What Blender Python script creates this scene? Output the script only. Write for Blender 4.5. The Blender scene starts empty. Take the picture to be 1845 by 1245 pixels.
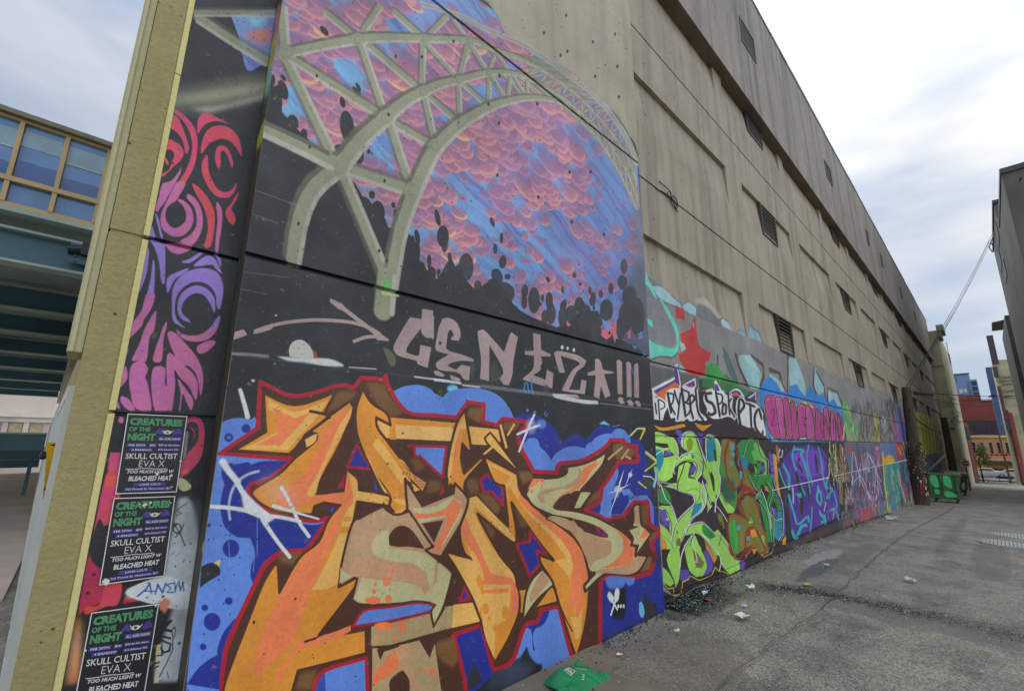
import bpy, bmesh, math, random
import numpy as np
from mathutils import Vector, Matrix
random.seed(7)
RNG = np.random.default_rng(11)
# ------------------------------------------------------------------ camera
# world: X runs along the alley wall away from the camera, Y into the wall, Z up
FOC, YAW, PITCH, ROLL, EYE = 802.27, .75638, .21182, .00954, 1.6
_F = np.array([math.sin(YAW)*math.cos(PITCH), math.cos(YAW)*math.cos(PITCH), math.sin(PITCH)])
_r0 = np.array([math.cos(YAW), -math.sin(YAW), 0.0]); _u0 = np.cross(_r0, _F)
_R = _r0*math.cos(ROLL)+_u0*math.sin(ROLL); _U = -_r0*math.sin(ROLL)+_u0*math.cos(ROLL)
scene = bpy.context.scene
cam_d = bpy.data.cameras.new('camera'); cam = bpy.data.objects.new('camera', cam_d)
scene.collection.objects.link(cam); scene.camera = cam
cam_d.sensor_fit = 'HORIZONTAL'; cam_d.sensor_width = 36.0; cam_d.lens = 36.0*FOC/1845.0
cam_d.clip_start = 0.05; cam_d.clip_end = 2000
cam.matrix_world = Matrix(((_R[0], _U[0], -_F[0], 0), (_R[1], _U[1], -_F[1], 0), (_R[2], _U[2], -_F[2], EYE), (0, 0, 0, 1)))
# ------------------------------------------------------------------ world, sun, exposure
SUN_EL, SUN_AZ = math.radians(48), math.radians(62)      # sun stands behind the big wall, to the right
world = bpy.data.worlds.new('World'); scene.world = world; world.use_nodes = True
wn, wl = world.node_tree.nodes, world.node_tree.links
wn.clear()
def wnode(t, **k):
    n = wn.new(t)
    for a, b in k.items(): setattr(n, a, b)
    return n
w_out = wnode('ShaderNodeOutputWorld'); w_bg = wnode('ShaderNodeBackground'); wl.new(w_bg.outputs[0], w_out.inputs[0])
sky = wnode('ShaderNodeTexSky', sky_type='NISHITA', sun_disc=False, sun_elevation=SUN_EL, sun_rotation=math.radians(62), air_density=1.0, dust_density=1.5)
tc = wnode('ShaderNodeTexCoord')
mp = wnode('ShaderNodeMapping'); mp.inputs['Scale'].default_value = (1.0, 1.0, 3.2); mp.inputs['Rotation'].default_value = (0.25, 0.1, 0.6); mp.inputs['Location'].default_value = (.35, .2, .1)
wl.new(tc.outputs['Generated'], mp.inputs[0])
n1 = wnode('ShaderNodeTexNoise'); n1.inputs['Scale'].default_value = 1.7; n1.inputs['Detail'].default_value = 7; n1.inputs['Roughness'].default_value = .52; n1.inputs['Distortion'].default_value = .35
wl.new(mp.outputs[0], n1.inputs[0])
cr = wnode('ShaderNodeValToRGB'); cr.color_ramp.elements[0].position = .33; cr.color_ramp.elements[1].position = .60
cr.color_ramp.elements[0].color = (.62, .62, .62, 1); cr.color_ramp.elements[1].color = (1, 1, 1, 1)
wl.new(n1.outputs[0], cr.inputs[0])
n2 = wnode('ShaderNodeTexNoise'); n2.inputs['Scale'].default_value = 2.3; n2.inputs['Detail'].default_value = 6
wl.new(mp.outputs[0], n2.inputs[0])
cr2 = wnode('ShaderNodeValToRGB'); cr2.color_ramp.elements[0].position = .38; cr2.color_ramp.elements[1].position = .60
cr2.color_ramp.elements[0].color = (5.2, 6.2, 7.8, 1); cr2.color_ramp.elements[1].color = (9.4, 9.5, 9.6, 1)
wl.new(n2.outputs[0], cr2.inputs[0])
d2 = wnode('ShaderNodeVectorMath', operation='DOT_PRODUCT'); wl.new(tc.outputs['Generated'], d2.inputs[0]); d2.inputs[1].default_value = (-.05, .86, .50)
m2 = wnode('ShaderNodeMapRange'); wl.new(d2.outputs['Value'], m2.inputs[0]); m2.inputs[1].default_value = .80; m2.inputs[2].default_value = 1.0; m2.inputs[3].default_value = 1.0; m2.inputs[4].default_value = .55
cf = wnode('ShaderNodeMath', operation='MULTIPLY'); wl.new(cr.outputs[0], cf.inputs[0]); wl.new(m2.outputs[0], cf.inputs[1])
wm = wnode('ShaderNodeMix', data_type='RGBA'); wl.new(cf.outputs[0], wm.inputs[0]); wl.new(sky.outputs[0], wm.inputs[6]); wl.new(cr2.outputs[0], wm.inputs[7])
# glow round the veiled sun; zenith and rear sky raised to light the wall
SUNV = (math.cos(SUN_EL)*math.sin(SUN_AZ), math.cos(SUN_EL)*math.cos(SUN_AZ), math.sin(SUN_EL))
def wmath(op, a, b=0.0, c=None):
    n = wnode('ShaderNodeMath', operation=op)
    for i, v in enumerate((a, b)+((c,) if c is not None else ())):
        if isinstance(v, bpy.types.NodeSocket): wl.new(v, n.inputs[i])
        else: n.inputs[i].default_value = v
    return n.outputs[0]
dt = wnode('ShaderNodeVectorMath', operation='DOT_PRODUCT'); wl.new(tc.outputs['Generated'], dt.inputs[0]); dt.inputs[1].default_value = SUNV
gm = wnode('ShaderNodeMapRange'); wl.new(dt.outputs['Value'], gm.inputs[0]); gm.inputs[1].default_value = .84; gm.inputs[2].default_value = 1.0; gm.inputs[3].default_value = 0; gm.inputs[4].default_value = .30
gm.interpolation_type = 'SMOOTHSTEP'
sx = wnode('ShaderNodeSeparateXYZ'); wl.new(tc.outputs['Generated'], sx.inputs[0])
zen = wmath('MULTIPLY', wmath('POWER', wmath('MAXIMUM', sx.outputs[2], 0.0), 4.0), 1.6)
south = wmath('MULTIPLY', wmath('MAXIMUM', wmath('MULTIPLY', sx.outputs[1], -1.0), 0.0), .9)
tot = wmath('ADD', wmath('ADD', wmath('ADD', zen, south), gm.outputs[0]), .97)
wv = wnode('ShaderNodeVectorMath', operation='SCALE'); wl.new(wm.outputs[2], wv.inputs[0]); wl.new(tot, wv.inputs['Scale'])
wl.new(wv.outputs[0], w_bg.inputs[0]); w_bg.inputs[1].default_value = 0.10
sun_d = bpy.data.lights.new('sun', 'SUN'); sun_d.energy = 1.2; sun_d.angle = math.radians(14); sun_d.color = (1.0, .95, .87)
sun = bpy.data.objects.new('sun', sun_d); scene.collection.objects.link(sun)
_sd = Vector((math.cos(SUN_EL)*math.sin(SUN_AZ), math.cos(SUN_EL)*math.cos(SUN_AZ), math.sin(SUN_EL)))
sun.rotation_euler = (-_sd).to_track_quat('-Z', 'Y').to_euler()
scene.view_settings.view_transform = 'Standard'; scene.view_settings.look = 'None'
scene.view_settings.exposure = 0.0; scene.view_settings.gamma = 1.0

# ------------------------------------------------------------------ where a seen point lies on a real plane
def ray(u, v): return _F + _R*((u-922.5)/FOC) - _U*((v-622.5)/FOC)
def onY(u, v, Y):
    d = ray(u, v); p = d*(Y/d[1]); p[2] += EYE; return p
def onX(u, v, X):
    d = ray(u, v); p = d*(X/d[0]); p[2] += EYE; return p
def onZ(u, v, z):
    d = ray(u, v); p = d*((z-EYE)/d[2]); p[2] += EYE; return p
YM, YW = 2.45, 2.5735          # mural bay face, main wall face
S0, S1 = 0.462, 4.385          # mural bay from / to
# ------------------------------------------------------------------ painter: spray paint rasterised in the wall's own metres
def lin(c):
    c = np.asarray(c, float)/255.0
    return np.where(c <= .04045, c/12.92, ((c+.055)/1.055)**2.4)
PG = 1.2                      # albedo of a paint against its look in open shade
class Canvas:
    def __init__(s, name, axis, at, a0, a1, b0, b1, ppm, ppmb=None):
        s.name, s.axis, s.at, s.a0, s.a1, s.b0, s.b1 = name, axis, at, a0, a1, b0, b1
        s.pa, s.pb = ppm, ppmb or ppm
        s.W, s.H = int((a1-a0)*s.pa), int((b1-b0)*s.pb)
        s.A = np.zeros((s.H, s.W, 4), np.float32); s.A[..., :3] = .3
    def px(s, pts):            # photo points -> canvas pixels, plus pixels per photo pixel (vertical) at each
        out = []
        for u, v in pts:
            d = ray(u, v)
            if s.axis == 'Y': k = s.at/d[1]; a = d[0]*k
            else: k = s.at/d[0]; a = d[1]*k
            b = d[2]*k+EYE
            out.append(((a-s.a0)*s.pa, (b-s.b0)*s.pb, k/FOC))
        return np.array(out)
    def blend(s, x0, y0, cov, col):
        h, w = cov.shape
        X0, Y0, X1, Y1 = max(x0, 0), max(y0, 0), min(x0+w, s.W), min(y0+h, s.H)
        if X1 <= X0 or Y1 <= Y0: return
        c = cov[Y0-y0:Y1-y0, X0-x0:X1-x0, None].astype(np.float32)
        if col.ndim == 3: col = col[Y0-y0:Y1-y0, X0-x0:X1-x0]
        T = s.A[Y0:Y1, X0:X1]; al = T[..., 3:4]
        oa = c+al*(1-c)
        T[..., :3] = np.where(oa > 1e-4, (col*c+T[..., :3]*al*(1-c))/np.maximum(oa, 1e-4), T[..., :3])
        T[..., 3:4] = oa
    def image(s):
        im = bpy.data.images.new(s.name, s.W, s.H, alpha=True, float_buffer=True)
        im.alpha_mode = 'CHANNEL_PACKED'
        im.pixels.foreach_set(np.ascontiguousarray(s.A).ravel()); im.update()
        return im
def catmull(p, n=5, closed=True):
    p = np.asarray(p, float); m = len(p)
    if m < 3: return p
    out = []
    rng = range(m) if closed else range(m-1)
    for i in rng:
        if closed: a, b, c, d = p[(i-1) % m], p[i], p[(i+1) % m], p[(i+2) % m]
        else: a, b, c, d = p[max(i-1, 0)], p[i], p[i+1], p[min(i+2, m-1)]
        for k in range(n):
            t = k/n
            out.append(.5*((2*b)+(-a+c)*t+(2*a-5*b+4*c-d)*t*t+(-a+3*b-3*c+d)*t**3))
    if not closed: out.append(p[-1])
    return np.array(out)
def soften(p, n=4):
    # hand-drawn edge: curves through the shallow turns, corners kept where the line really breaks
    p = np.asarray(p, float); m = len(p)
    if m < 5: return p
    a, b, c = np.roll(p, 1, 0), p, np.roll(p, -1, 0); u, v = b-a, c-b
    ang = np.abs((np.arctan2(v[:, 1], v[:, 0])-np.arctan2(u[:, 1], u[:, 0])+math.pi) % (2*math.pi)-math.pi)
    cor = ang > math.radians(48); out = []
    for i in range(m):
        j = (i+1) % m; B, C_ = p[i], p[j]
        A_ = 2*B-C_ if cor[i] else p[i-1]; D_ = 2*C_-B if cor[j] else p[(j+1) % m]
        for k in range(n):
            t = k/n; out.append(.5*((2*B)+(-A_+C_)*t+(2*A_-5*B+4*C_-D_)*t*t+(-A_+3*B-3*C_+D_)*t**3))
    return np.array(out)
def box(a, r):
    if r < 1: return a
    r = int(r); k = 2*r+1
    for ax in (0, 1):
        p = np.pad(a, [(r+1, r) if ax == i else (0, 0) for i in (0, 1)], mode='edge')
        c = np.cumsum(p, axis=ax)
        a = ((c[k:] - c[:-k]) if ax == 0 else (c[:, k:] - c[:, :-k]))/k
    return a
def fillcov(P, x0, y0, w, h):
    SUB = 3
    D = np.zeros((h*SUB, w+2), np.float64)
    Q = np.roll(P, -1, axis=0)
    for (xa, ya), (xb, yb) in zip(P, Q):
        if ya == yb: continue
        sg = 1.0
        if ya > yb: xa, ya, xb, yb = xb, yb, xa, ya; sg = -1.0
        r0 = max(int(math.ceil((ya-y0)*SUB-.5)), 0); r1 = min(int(math.ceil((yb-y0)*SUB-.5)), h*SUB)
        if r1 <= r0: continue
        r = np.arange(r0, r1); yy = (r+.5)/SUB+y0
        x = np.clip(xa+(yy-ya)*(xb-xa)/(yb-ya)-x0, 0, w+.999)
        xi = x.astype(int); f = x-xi; xi = np.minimum(xi, w)
        D[r, xi] += sg*(1-f); D[r, np.minimum(xi+1, w+1)] += sg*f
    c = np.minimum(np.abs(np.cumsum(D, axis=1)[:, :w]), 1.0)
    return c.reshape(h, SUB, w).mean(1)
class St: pass
st = St(); st.cv = []; st.t = (0, 0, 1); st.off = (0, 0)
def use(*cv): st.cv = cv
def tile(x0, y0, s): st.t = (x0, y0, s)
def prs(a):
    if isinstance(a, str):
        v = [float(q) for q in a.replace(',', ' ').split()]
        a = list(zip(v[::2], v[1::2]))
    x0, y0, s = st.t
    return np.array([(x0+x/s+st.off[0], y0+y/s+st.off[1]) for x, y in a])
C = dict(blk=(30, 33, 34), blk2=(42, 46, 48), red=(165, 15, 38), brn=(74, 38, 20), brn2=(126, 88, 44), org=(212, 136, 42), yel=(222, 168, 84),
         sal=(228, 122, 72), tan=(184, 144, 106), sage=(188, 182, 130), lbl=(88, 126, 200), dbl=(26, 40, 132), wht=(206, 208, 206),
         oli=(138, 141, 112), olid=(92, 90, 74), olih=(172, 166, 152), tag=(160, 136, 132), prp=(138, 108, 188), pnk=(196, 100, 160),
         mag=(178, 48, 96), rdp=(196, 62, 78), cya=(110, 190, 220), beige=(150, 142, 120), grn=(118, 178, 72), lim=(152, 204, 84), dgr=(40, 130, 52), tea=(26, 130, 146),
         vio=(92, 72, 160), dk=(48, 36, 38), olv=(118, 112, 40), rd2=(150, 40, 26), mnt=(92, 190, 168), pbl=(140, 178, 178), gry=(108, 108, 108), mgn=(168, 56, 128),
         vpr=(78, 44, 140), tq=(50, 160, 160), gld=(200, 140, 38), sky=(40, 120, 190), ylw=(206, 190, 60))
def col(c): return (lin(C[c] if isinstance(c, str) else c)*PG).astype(np.float32)
def P(c, pts, sm=0, soft=0, a=1.0):
    q = prs(pts)
    q = catmull(q, 6) if sm else soften(q)
    for cv in st.cv:
        z = cv.px(q); zz = z[:, :2]; pad = int(soft*cv.pa)*3+2
        x0, y0 = int(max(zz[:, 0].min()-pad, -pad)), int(max(zz[:, 1].min()-pad, -pad))
        x1, y1 = int(min(zz[:, 0].max()+pad, cv.W+pad)), int(min(zz[:, 1].max()+pad, cv.H+pad))
        if x1-x0 < 1 or y1-y0 < 1: continue
        c_ = fillcov(zz, x0, y0, x1-x0, y1-y0)
        r = int(soft*cv.pa)
        if r: c_ = box(box(c_, r), max(r//2, 1))
        cv.blend(x0, y0, c_*a, col(c))
def L(c, w, pts, sm=1, soft=.25, a=1.0, taper=0, closed=0, w2=None):
    q = prs(pts)
    if closed and not sm: q = soften(q)
    if closed: q = np.vstack([q, q[:1]])
    if sm and len(q) > 2: q = catmull(q, 5, closed=False)
    for cv in st.cv:
        z = cv.px(q); n = len(z)
        W = z[:, 2]*(w/st.t[2])*cv.pb*.5
        # the width is meant as seen: widen where the wall runs away from the eye
        dq = np.hypot(*np.gradient(q, axis=0).T) if n > 1 else np.ones(1); dz = np.hypot(np.gradient(z[:, 0])/cv.pa, np.gradient(z[:, 1])/cv.pb)
        dep = z[:, 2]*FOC; W = W*np.clip((dq/np.maximum(dz, 1e-6))*dep**2/(FOC*abs(cv.at)), .6, 7)
        if w2 is not None: W = W*np.linspace(1, w2, n)
        if taper: t = np.linspace(0, 1, n); W = W*np.clip(np.minimum(t, 1-t)*2/taper+.12, 0, 1)
        asp = cv.pb/cv.pa
        mr = W.max()*(1+soft)+2
        x0, y0 = int(z[:, 0].min()-mr/asp-1), int(z[:, 1].min()-mr)
        x1, y1 = int(z[:, 0].max()+mr/asp+2), int(z[:, 1].max()+mr+1)
        x0, y0, x1, y1 = max(x0, 0), max(y0, 0), min(x1, cv.W), min(y1, cv.H)
        if x1 <= x0 or y1 <= y0: continue
        c_ = np.zeros((y1-y0, x1-x0), np.float32)
        for i in range(n-1):
            ax, ay, bx, by = z[i, 0]*asp, z[i, 1], z[i+1, 0]*asp, z[i+1, 1]
            m = max(W[i], W[i+1])*(1+soft)+1.5
            X0, X1 = int(max(min(z[i, 0], z[i+1, 0])-m/asp, x0)), int(min(max(z[i, 0], z[i+1, 0])+m/asp+1, x1))
            Y0, Y1 = int(max(min(ay, by)-m, y0)), int(min(max(ay, by)+m+1, y1))
            if X1 <= X0 or Y1 <= Y0: continue
            gx = (np.arange(X0, X1)+.5)*asp; gy = (np.arange(Y0, Y1)+.5)[:, None]
            dx, dy = bx-ax, by-ay; l2 = dx*dx+dy*dy+1e-9
            t = np.clip(((gx-ax)*dx+(gy-ay)*dy)/l2, 0, 1)
            d = np.hypot(gx-ax-t*dx, gy-ay-t*dy)
            ww = W[i]+(W[i+1]-W[i])*t; sf = np.maximum(ww*soft, .6)
            e = np.clip((ww+sf*.5-d)/(sf*1.0+.4), 0, 1)
            e = e*e*(3-2*e)*np.minimum(1, ww/.5)
            sl = c_[Y0-y0:Y1-y0, X0-x0:X1-x0]; np.maximum(sl, e, out=sl)
        cv.blend(x0, y0, c_*a, col(c))
def E(c, cx, cy, rx, ry, rot=0, soft=0, a=1.0):
    t = np.linspace(0, 2*math.pi, 22, endpoint=False); r = math.radians(rot)
    P(c, [(cx+rx*math.cos(q)*math.cos(r)-ry*math.sin(q)*math.sin(r), cy+rx*math.cos(q)*math.sin(r)+ry*math.sin(q)*math.cos(r)) for q in t], 0, soft, a)
def PO(c, oc, w, pts, sm=0, **k):
    P(c, pts, sm, **k); L(oc, w, pts, sm=sm, closed=1, soft=.2)
def fbm(h, w, cell, octv=4, seed=0):
    g = np.random.default_rng(seed); out = np.zeros((h, w), np.float32); amp = 1; tot = 0
    for o in range(octv):
        c = max(cell/(2**o), 2); gh, gw = int(h/c)+3, int(w/c)+3
        n = g.random((gh, gw)).astype(np.float32)
        y = np.arange(h)/c; x = np.arange(w)/c; yi = y.astype(int); xi = x.astype(int)
        fy = (y-yi)[:, None]; fx = (x-xi)[None]; fy = fy*fy*(3-2*fy); fx = fx*fx*(3-2*fx)
        v = (n[yi][:, xi]*(1-fx)+n[yi][:, xi+1]*fx)*(1-fy)+(n[yi+1][:, xi]*(1-fx)+n[yi+1][:, xi+1]*fx)*fy
        out += v*amp; tot += amp; amp *= .55
    return out/tot
CM = Canvas('mural paint', 'Y', YM, S0, S1, -.05, 6.9, 380)
CS = Canvas('swirl paint', 'Y', YW, .085, S0, -.05, 5.4, 380)
CR = Canvas('return paint', 'X', S0, YM, YW, -.05, 5.4, 260)
CG = Canvas('green piece paint', 'Y', YW, S1, 13.0, -.5, 4.3, 190, 230)
CH = Canvas('far pieces paint', 'Y', YW, 13.0, 42.0, -1.8, 4.3, 50, 100)
# ------------------------------------------------------------------ the mural: black ground, painted sky under a lattice arch
def full(cv, c):
    cv.A[..., :3] = col(c); cv.A[..., 3] = 1
tile(0, 0, 1)
use(CM)
# black ground of the bay up to the arch; above it the concrete stays bare
OUT = '505,-30 700,-34 850,-8 891,21 908,55 945,78 973,97 1008,117 1038,138 1069,164 1100,195 1116,214 1132,241 1144,266'
P('blk', '200,1500 300,22 500,-60 700,-40 850,-10 891,21 910,60 945,80 973,98 1008,118 1038,139 1069,165 1100,196 1117,216 1133,243 1150,280 1162,420 1175,640 1195,1090 1260,1500', soft=.012)
n_ = fbm(CM.H, CM.W, 160, 4, 3)
wet = np.clip((n_-.5)*3, 0, 1)[..., None]
CM.A[..., :3] = CM.A[..., :3]*(1-wet)+col('blk2')*wet
use(CS); full(CS, 'blk')
use(CR); full(CR, (58, 52, 42))
def skyfill(cv, pts, seed):
    q = prs(pts); z = cv.px(q)[:, :2]
    x0, y0 = int(max(z[:, 0].min()-3, 0)), int(max(z[:, 1].min()-3, 0)); x1, y1 = int(min(z[:, 0].max()+3, cv.W)), int(min(z[:, 1].max()+3, cv.H))
    w, h = x1-x0, y1-y0
    m = fillcov(z, x0, y0, w, h)
    a = fbm(h, w, .34*cv.pa, 4, seed); b = fbm(h, w, .5*cv.pa, 3, seed+1)
    # brush streaks running up to the right on the wall
    yy, xx = np.mgrid[0:h, 0:w].astype(np.float32)
    s = fbm(1, 4096, 26, 3, seed+2)[0]; s2 = fbm(1, 4096, 7, 2, seed+4)[0]
    k = ((xx*.46+yy*.88+60*a)).astype(int) % 4000
    st_ = s[k]*.7+s2[k]*.3
    c1, c2, c3, c4 = (col(v) for v in ((78, 104, 172), (110, 164, 198), (98, 84, 150), (140, 130, 184)))
    wy = (yy+y0)/cv.H
    t = np.clip((st_-.40)*2.6, 0, 1)[..., None]; u = np.clip((b-.42)*4, 0, 1)[..., None]
    lf = np.clip((x0+xx)/cv.W, 0, 1)[..., None]
    base = c2*(1-lf*.75)+c1*(lf*.75)
    base = base*(1-t)+(c3*(.4+.5*lf)+c1*(.6-.5*lf))*t
    base = base*(1-u*.4)+c4*u*.4
    cv.blend(x0, y0, m, base.astype(np.float32))
    return m
def puff(cv, cx, cy, r, warm, seed=0):
    z = cv.px([(cx, cy)])[0]; R = r*z[2]*cv.pa
    if R < 2: return
    ex = 1.0+.5*random.random(); ang = random.uniform(-.5, .3)
    n = int(R*ex)+3; x0, y0 = int(z[0])-n, int(z[1])-n
    if x0 > cv.W or y0 > cv.H or x0+2*n < 0 or y0+2*n < 0: return
    g = np.arange(-n, n); dx, dy = np.meshgrid(g, g)
    a = (dx*math.cos(ang)+dy*math.sin(ang))/(R*ex); b = (-dx*math.sin(ang)+dy*math.cos(ang))/R
    d = np.hypot(a, b)
    lit = np.clip((a*.45-b*.9), -1, 1)                         # lower right faces the painted light
    e = np.clip((1-d)*R/4.2, 0, 1)
    al = e*np.clip(.80+.6*lit, .25, 1)
    mv, sl, rm = col((128, 92, 124)), col((182, 114, 128)), col((206, 142, 138) if warm < .72 else (226, 186, 120))
    if warm < .3: sl = col((152, 102, 134)); rm = col((182, 126, 150))
    t = np.clip(.35+.7*lit, 0, 1)[..., None]
    c_ = mv*(1-t)+sl*t
    k = (np.clip((d-.62)*4, 0, 1)*np.clip(lit*1.8, 0, 1))[..., None]*.8
    c_ = c_*(1-k)+rm*k
    cv.blend(x0, y0, al*.94, c_.astype(np.float32))
use(CM)
SKYP = ('488,130 493,60 505,-10 700,-34 850,-8 891,21 908,55 945,78 973,97 1008,117 1038,138 1069,164 1100,195 1130,241 1148,285 1157,420 1166,560 1169,640 '
        '1120,612 1104,608 1100,598 1084,600 1078,560 1046,560 1030,575 1003,590 980,580 955,570 938,560 925,548 900,510 892,500 872,512 858,524 840,505 820,480 812,462 800,482 790,502 775,500 764,475 755,468 752,440 745,430 735,420 700,410 690,385 660,358 652,352 640,330 600,300 565,262 552,247 530,228 508,216 495,190 490,150')
m_ = skyfill(CM, SKYP, 21)
save = CM.A.copy()
pts_ = []
for _ in range(1700):
    x, y = random.uniform(486, 1166), -30+650*random.random()**.72
    pts_.append((y, x))
pts_.sort(reverse=True)
for y, x in pts_:
    lowr = np.clip((y-180)/380, 0, 1)
    if x > 1100 and random.random() < .35: continue
    if math.sin(x*.021+y*.035)+math.sin(x*.05-y*.018)*.7+random.uniform(-.9, .9) < (-.42 if y < 170 else -.62): continue
    r = random.uniform(.55, 1.15)*(30-18*lowr)*(1.0 if x > 700 else .8)
    warm = random.random()*.8 if x < 850 else random.random()*(.45+.35*lowr)
    if x > 1050: warm *= .5; r *= .8
    if random.random() < .3: r *= .6
    for k in range(random.choice((0, 1, 1, 2))): puff(CM, x+random.uniform(-1.3, 1.3)*r, y+random.uniform(.1, .6)*r, r*random.uniform(.4, .7), warm)
    puff(CM, x, y, r, warm)
# clip the puffs back to the painted sky
mk = np.zeros((CM.H, CM.W), np.float32); z = CM.px(prs(SKYP))[:, :2]
mk = fillcov(z, 0, 0, CM.W, CM.H)[..., None].astype(np.float32)
CM.A = CM.A*mk+save*(1-mk)
# fading out to grey near the right edge of the bay
P('blk2', '1120,600 1128,520 1150,470 1168,500 1178,660 1120,640', soft=.10, a=.75)
P((96, 98, 100), '1138,400 1160,330 1175,640 1130,600 1140,500', soft=.09, a=.55)
# black drips and lobes along the lower edge of the sky
D = 'blk'
tile(300, 15, 4.61)
for e in ((1310, 190, 24, 50, -40), (970, 580, 16, 34, -35), (968, 680, 38, 86, -18), (1592, 655, 15, 40, -28), (1462, 782, 22, 46, -15), (1580, 690, 18, 50, -45), (1500, 985, 58, 135, -8),
          (1140, 1060, 30, 60, 0), (1600, 1230, 40, 70, 0), (885, 600, 18, 50, 0), (930, 700, 40, 60, -20), (1050, 950, 45, 65, -15), (1440, 1180, 60, 50, 0), (1680, 1190, 14, 22, 0)): E(D, *e)
P(D, '850,640 900,650 960,760 960,860 1010,920 1080,1000 1110,1060 1180,1090 1000,1060 830,960 845,780')
tile(400, 285, 4.61)
for e in ((1245, 305, 26, 34, -10), (1422, 390, 16, 26, -15), (1445, 470, 20, 46, -10), (1790, 495, 22, 70, -12), (1622, 655, 22, 62, -12), (1835, 650, 50, 90, 0), (1190, 410, 56, 90, -12), (1290, 460, 62, 105, 0),
          (1365, 640, 42, 72, 0), (1720, 860, 18, 60, 0), (1800, 960, 16, 42, 0), (1590, 700, 16, 60, -8), (1620, 780, 26, 90, 0), (1740, 960, 36, 60, 0), (1560, 900, 70, 160, 0), (1230, 620, 70, 200, -15)): E(D, *e)
tile(800, 285, 4.61)
for e in ((400, 530, 18, 42, -18), (477, 665, 15, 46, 0), (425, 752, 18, 42, 0), (487, 862, 31, 55, 5), (45, 820, 17, 40, 0), (183, 905, 62, 115, 0), (3, 700, 28, 85, 0), (440, 980, 46, 66, -20), (280, 1072, 33, 56, 0), (120, 970, 40, 90, 0),
          (392, 1058, 38, 56, 0), (527, 985, 26, 24, 0), (662, 1112, 22, 42, 0), (742, 1185, 38, 100, 0), (820, 1160, 12, 30, 0), (872, 1180, 29, 62, 0), (985, 1222, 22, 40, 15), (985, 1092, 13, 32, 0), (863, 1010, 16, 26, -20), (1083, 972, 15, 25, 0),
          (1385, 1082, 22, 50, 0), (1212, 1100, 13, 33, 0), (1125, 1222, 44, 55, 0), (1232, 1190, 27, 42, 0), (1302, 1130, 18, 34, 0), (500, 1120, 85, 90, -20), (340, 1160, 60, 90, 0), (665, 1190, 24, 60, 0), (1495, 900, 30, 60, 0), (1480, 1030, 40, 60, 0), (1540, 1150, 60, 90, 0), (1330, 1230, 30, 50, 0)):
    E((44, 48, 50) if e[0] > 900 else D, *e, a=.93)
tile(780, 500, 4.61)
for e in ((640, 130, 36, 60, 0), (765, 110, 26, 55, 0), (840, 190, 50, 110, 0), (910, 170, 13, 34, 0), (965, 190, 30, 70, 0), (1085, 230, 25, 50, 15), (1080, 330, 40, 90, 0), (1215, 220, 38, 60, 0), (1440, 270, 56, 90, 0), (1330, 170, 24, 50, 0), (930, 330, 30, 60, 0),
          (980, 300, 40, 90, 0), (1150, 300, 50, 70, 0), (1260, 330, 60, 110, 0), (1430, 465, 14, 22, 0), (1490, 470, 20, 40, 0), (1600, 330, 60, 120, 0), (1560, 420, 40, 100, 0), (1350, 400, 60, 120, 0), (1700, 330, 60, 160, 0)): E((42, 46, 48), *e, a=.95)
for p in ('1110,360 1145,390 1130,410 1108,395', '1390,420 1410,380 1395,480 1440,515 1480,480 1500,370 1525,380 1520,500 1510,545 1480,420 1430,440', '1610,480 1635,430 1645,500 1625,510'): P((196, 92, 100), p)
for p in ('1690,480 1735,445 1740,500 1705,515 1715,480', '1655,570 1690,565 1680,605', '1735,615 1790,655 1770,670'): P((104, 120, 190), p, a=.8)
# ---- lattice beams
def beam(w, pts, a=1.0, hi=1):
    q = np.array(prs(pts)); s = st.t[2]
    o = np.array([[.30, .95]])*w/s*.30
    d = q[-1]-q[0]; nn = np.array([-d[1], d[0]])/max(np.hypot(*d), 1e-6)
    if nn[1] < -.3 or (abs(nn[1]) <= .3 and nn[0] < 0): nn = -nn
    if nn[0] < -.3 and nn[1] < .85 and abs(d[1]) > abs(d[0]): nn = -nn
    x = lambda k: [((a_-st.t[0])*s, (b_-st.t[1])*s) for a_, b_ in q+nn*k*w/s]
    L('olid', w*.8, x(-.26), soft=.8, a=.75*a); L('oli', w*.76, x(.02), soft=.5, a=a)
    if hi: L('olih', w*.30, x(.36), soft=.6, a=.85*a)
tile(0, 0, 1)
INN = '704,515 721,418 745,348 766,300 785,266 828,224 880,194 915,183 949,177 985,179 1015,190 1045,219 1074,247 1101,287 1125,330 1146,375'
MID = '528,466 541,393 565,340 612,298 650,252 695,212 728,184 761,166 793,152 826,145 880,132 921,133 950,142 1000,168 1040,198 1078,234 1108,275 1134,322 1150,370'
UPP = '514,97 575,84 644,72 700,69 765,71 845,74 893,92 945,110 1000,142 1048,180 1095,232 1130,285 1146,330'
OUTR = '760,8 826,28 863,47 908,66 945,82 973,100 1004,121 1038,146 1069,172 1100,205 1130,250 1146,290'
def ipol(s, t):
    q = catmull(prs(s), 6, closed=False); d = np.r_[0, np.cumsum(np.hypot(*np.diff(q, axis=0).T))]
    return np.interp(t*d[-1], d, q[:, 0]), np.interp(t*d[-1], d, q[:, 1])
def zig(A, B, ta, tb, n, w, a=.9):
    for i in range(n):
        t = ta+(tb-ta)*(i/n)**.93; t2 = ta+(tb-ta)*((i+1)/n)**.93
        ww = w*(1-.55*i/n)
        for p0, p1, q0, q1 in ((A, t, B, t), (B, t, A, t2)):
            beam(ww, [ipol(p0, p1), ipol(q0, q1)], a=a)
zig(UPP, OUTR, .52, 1, 13, 7, .75); zig(MID, UPP, .62, 1, 15, 6, .8); zig(INN, MID, .60, 1, 14, 5.5, .85)
L('olih', 9, OUTR, soft=.8, a=.7); L('oli', 5, OUTR, soft=.6, a=.8)
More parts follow.
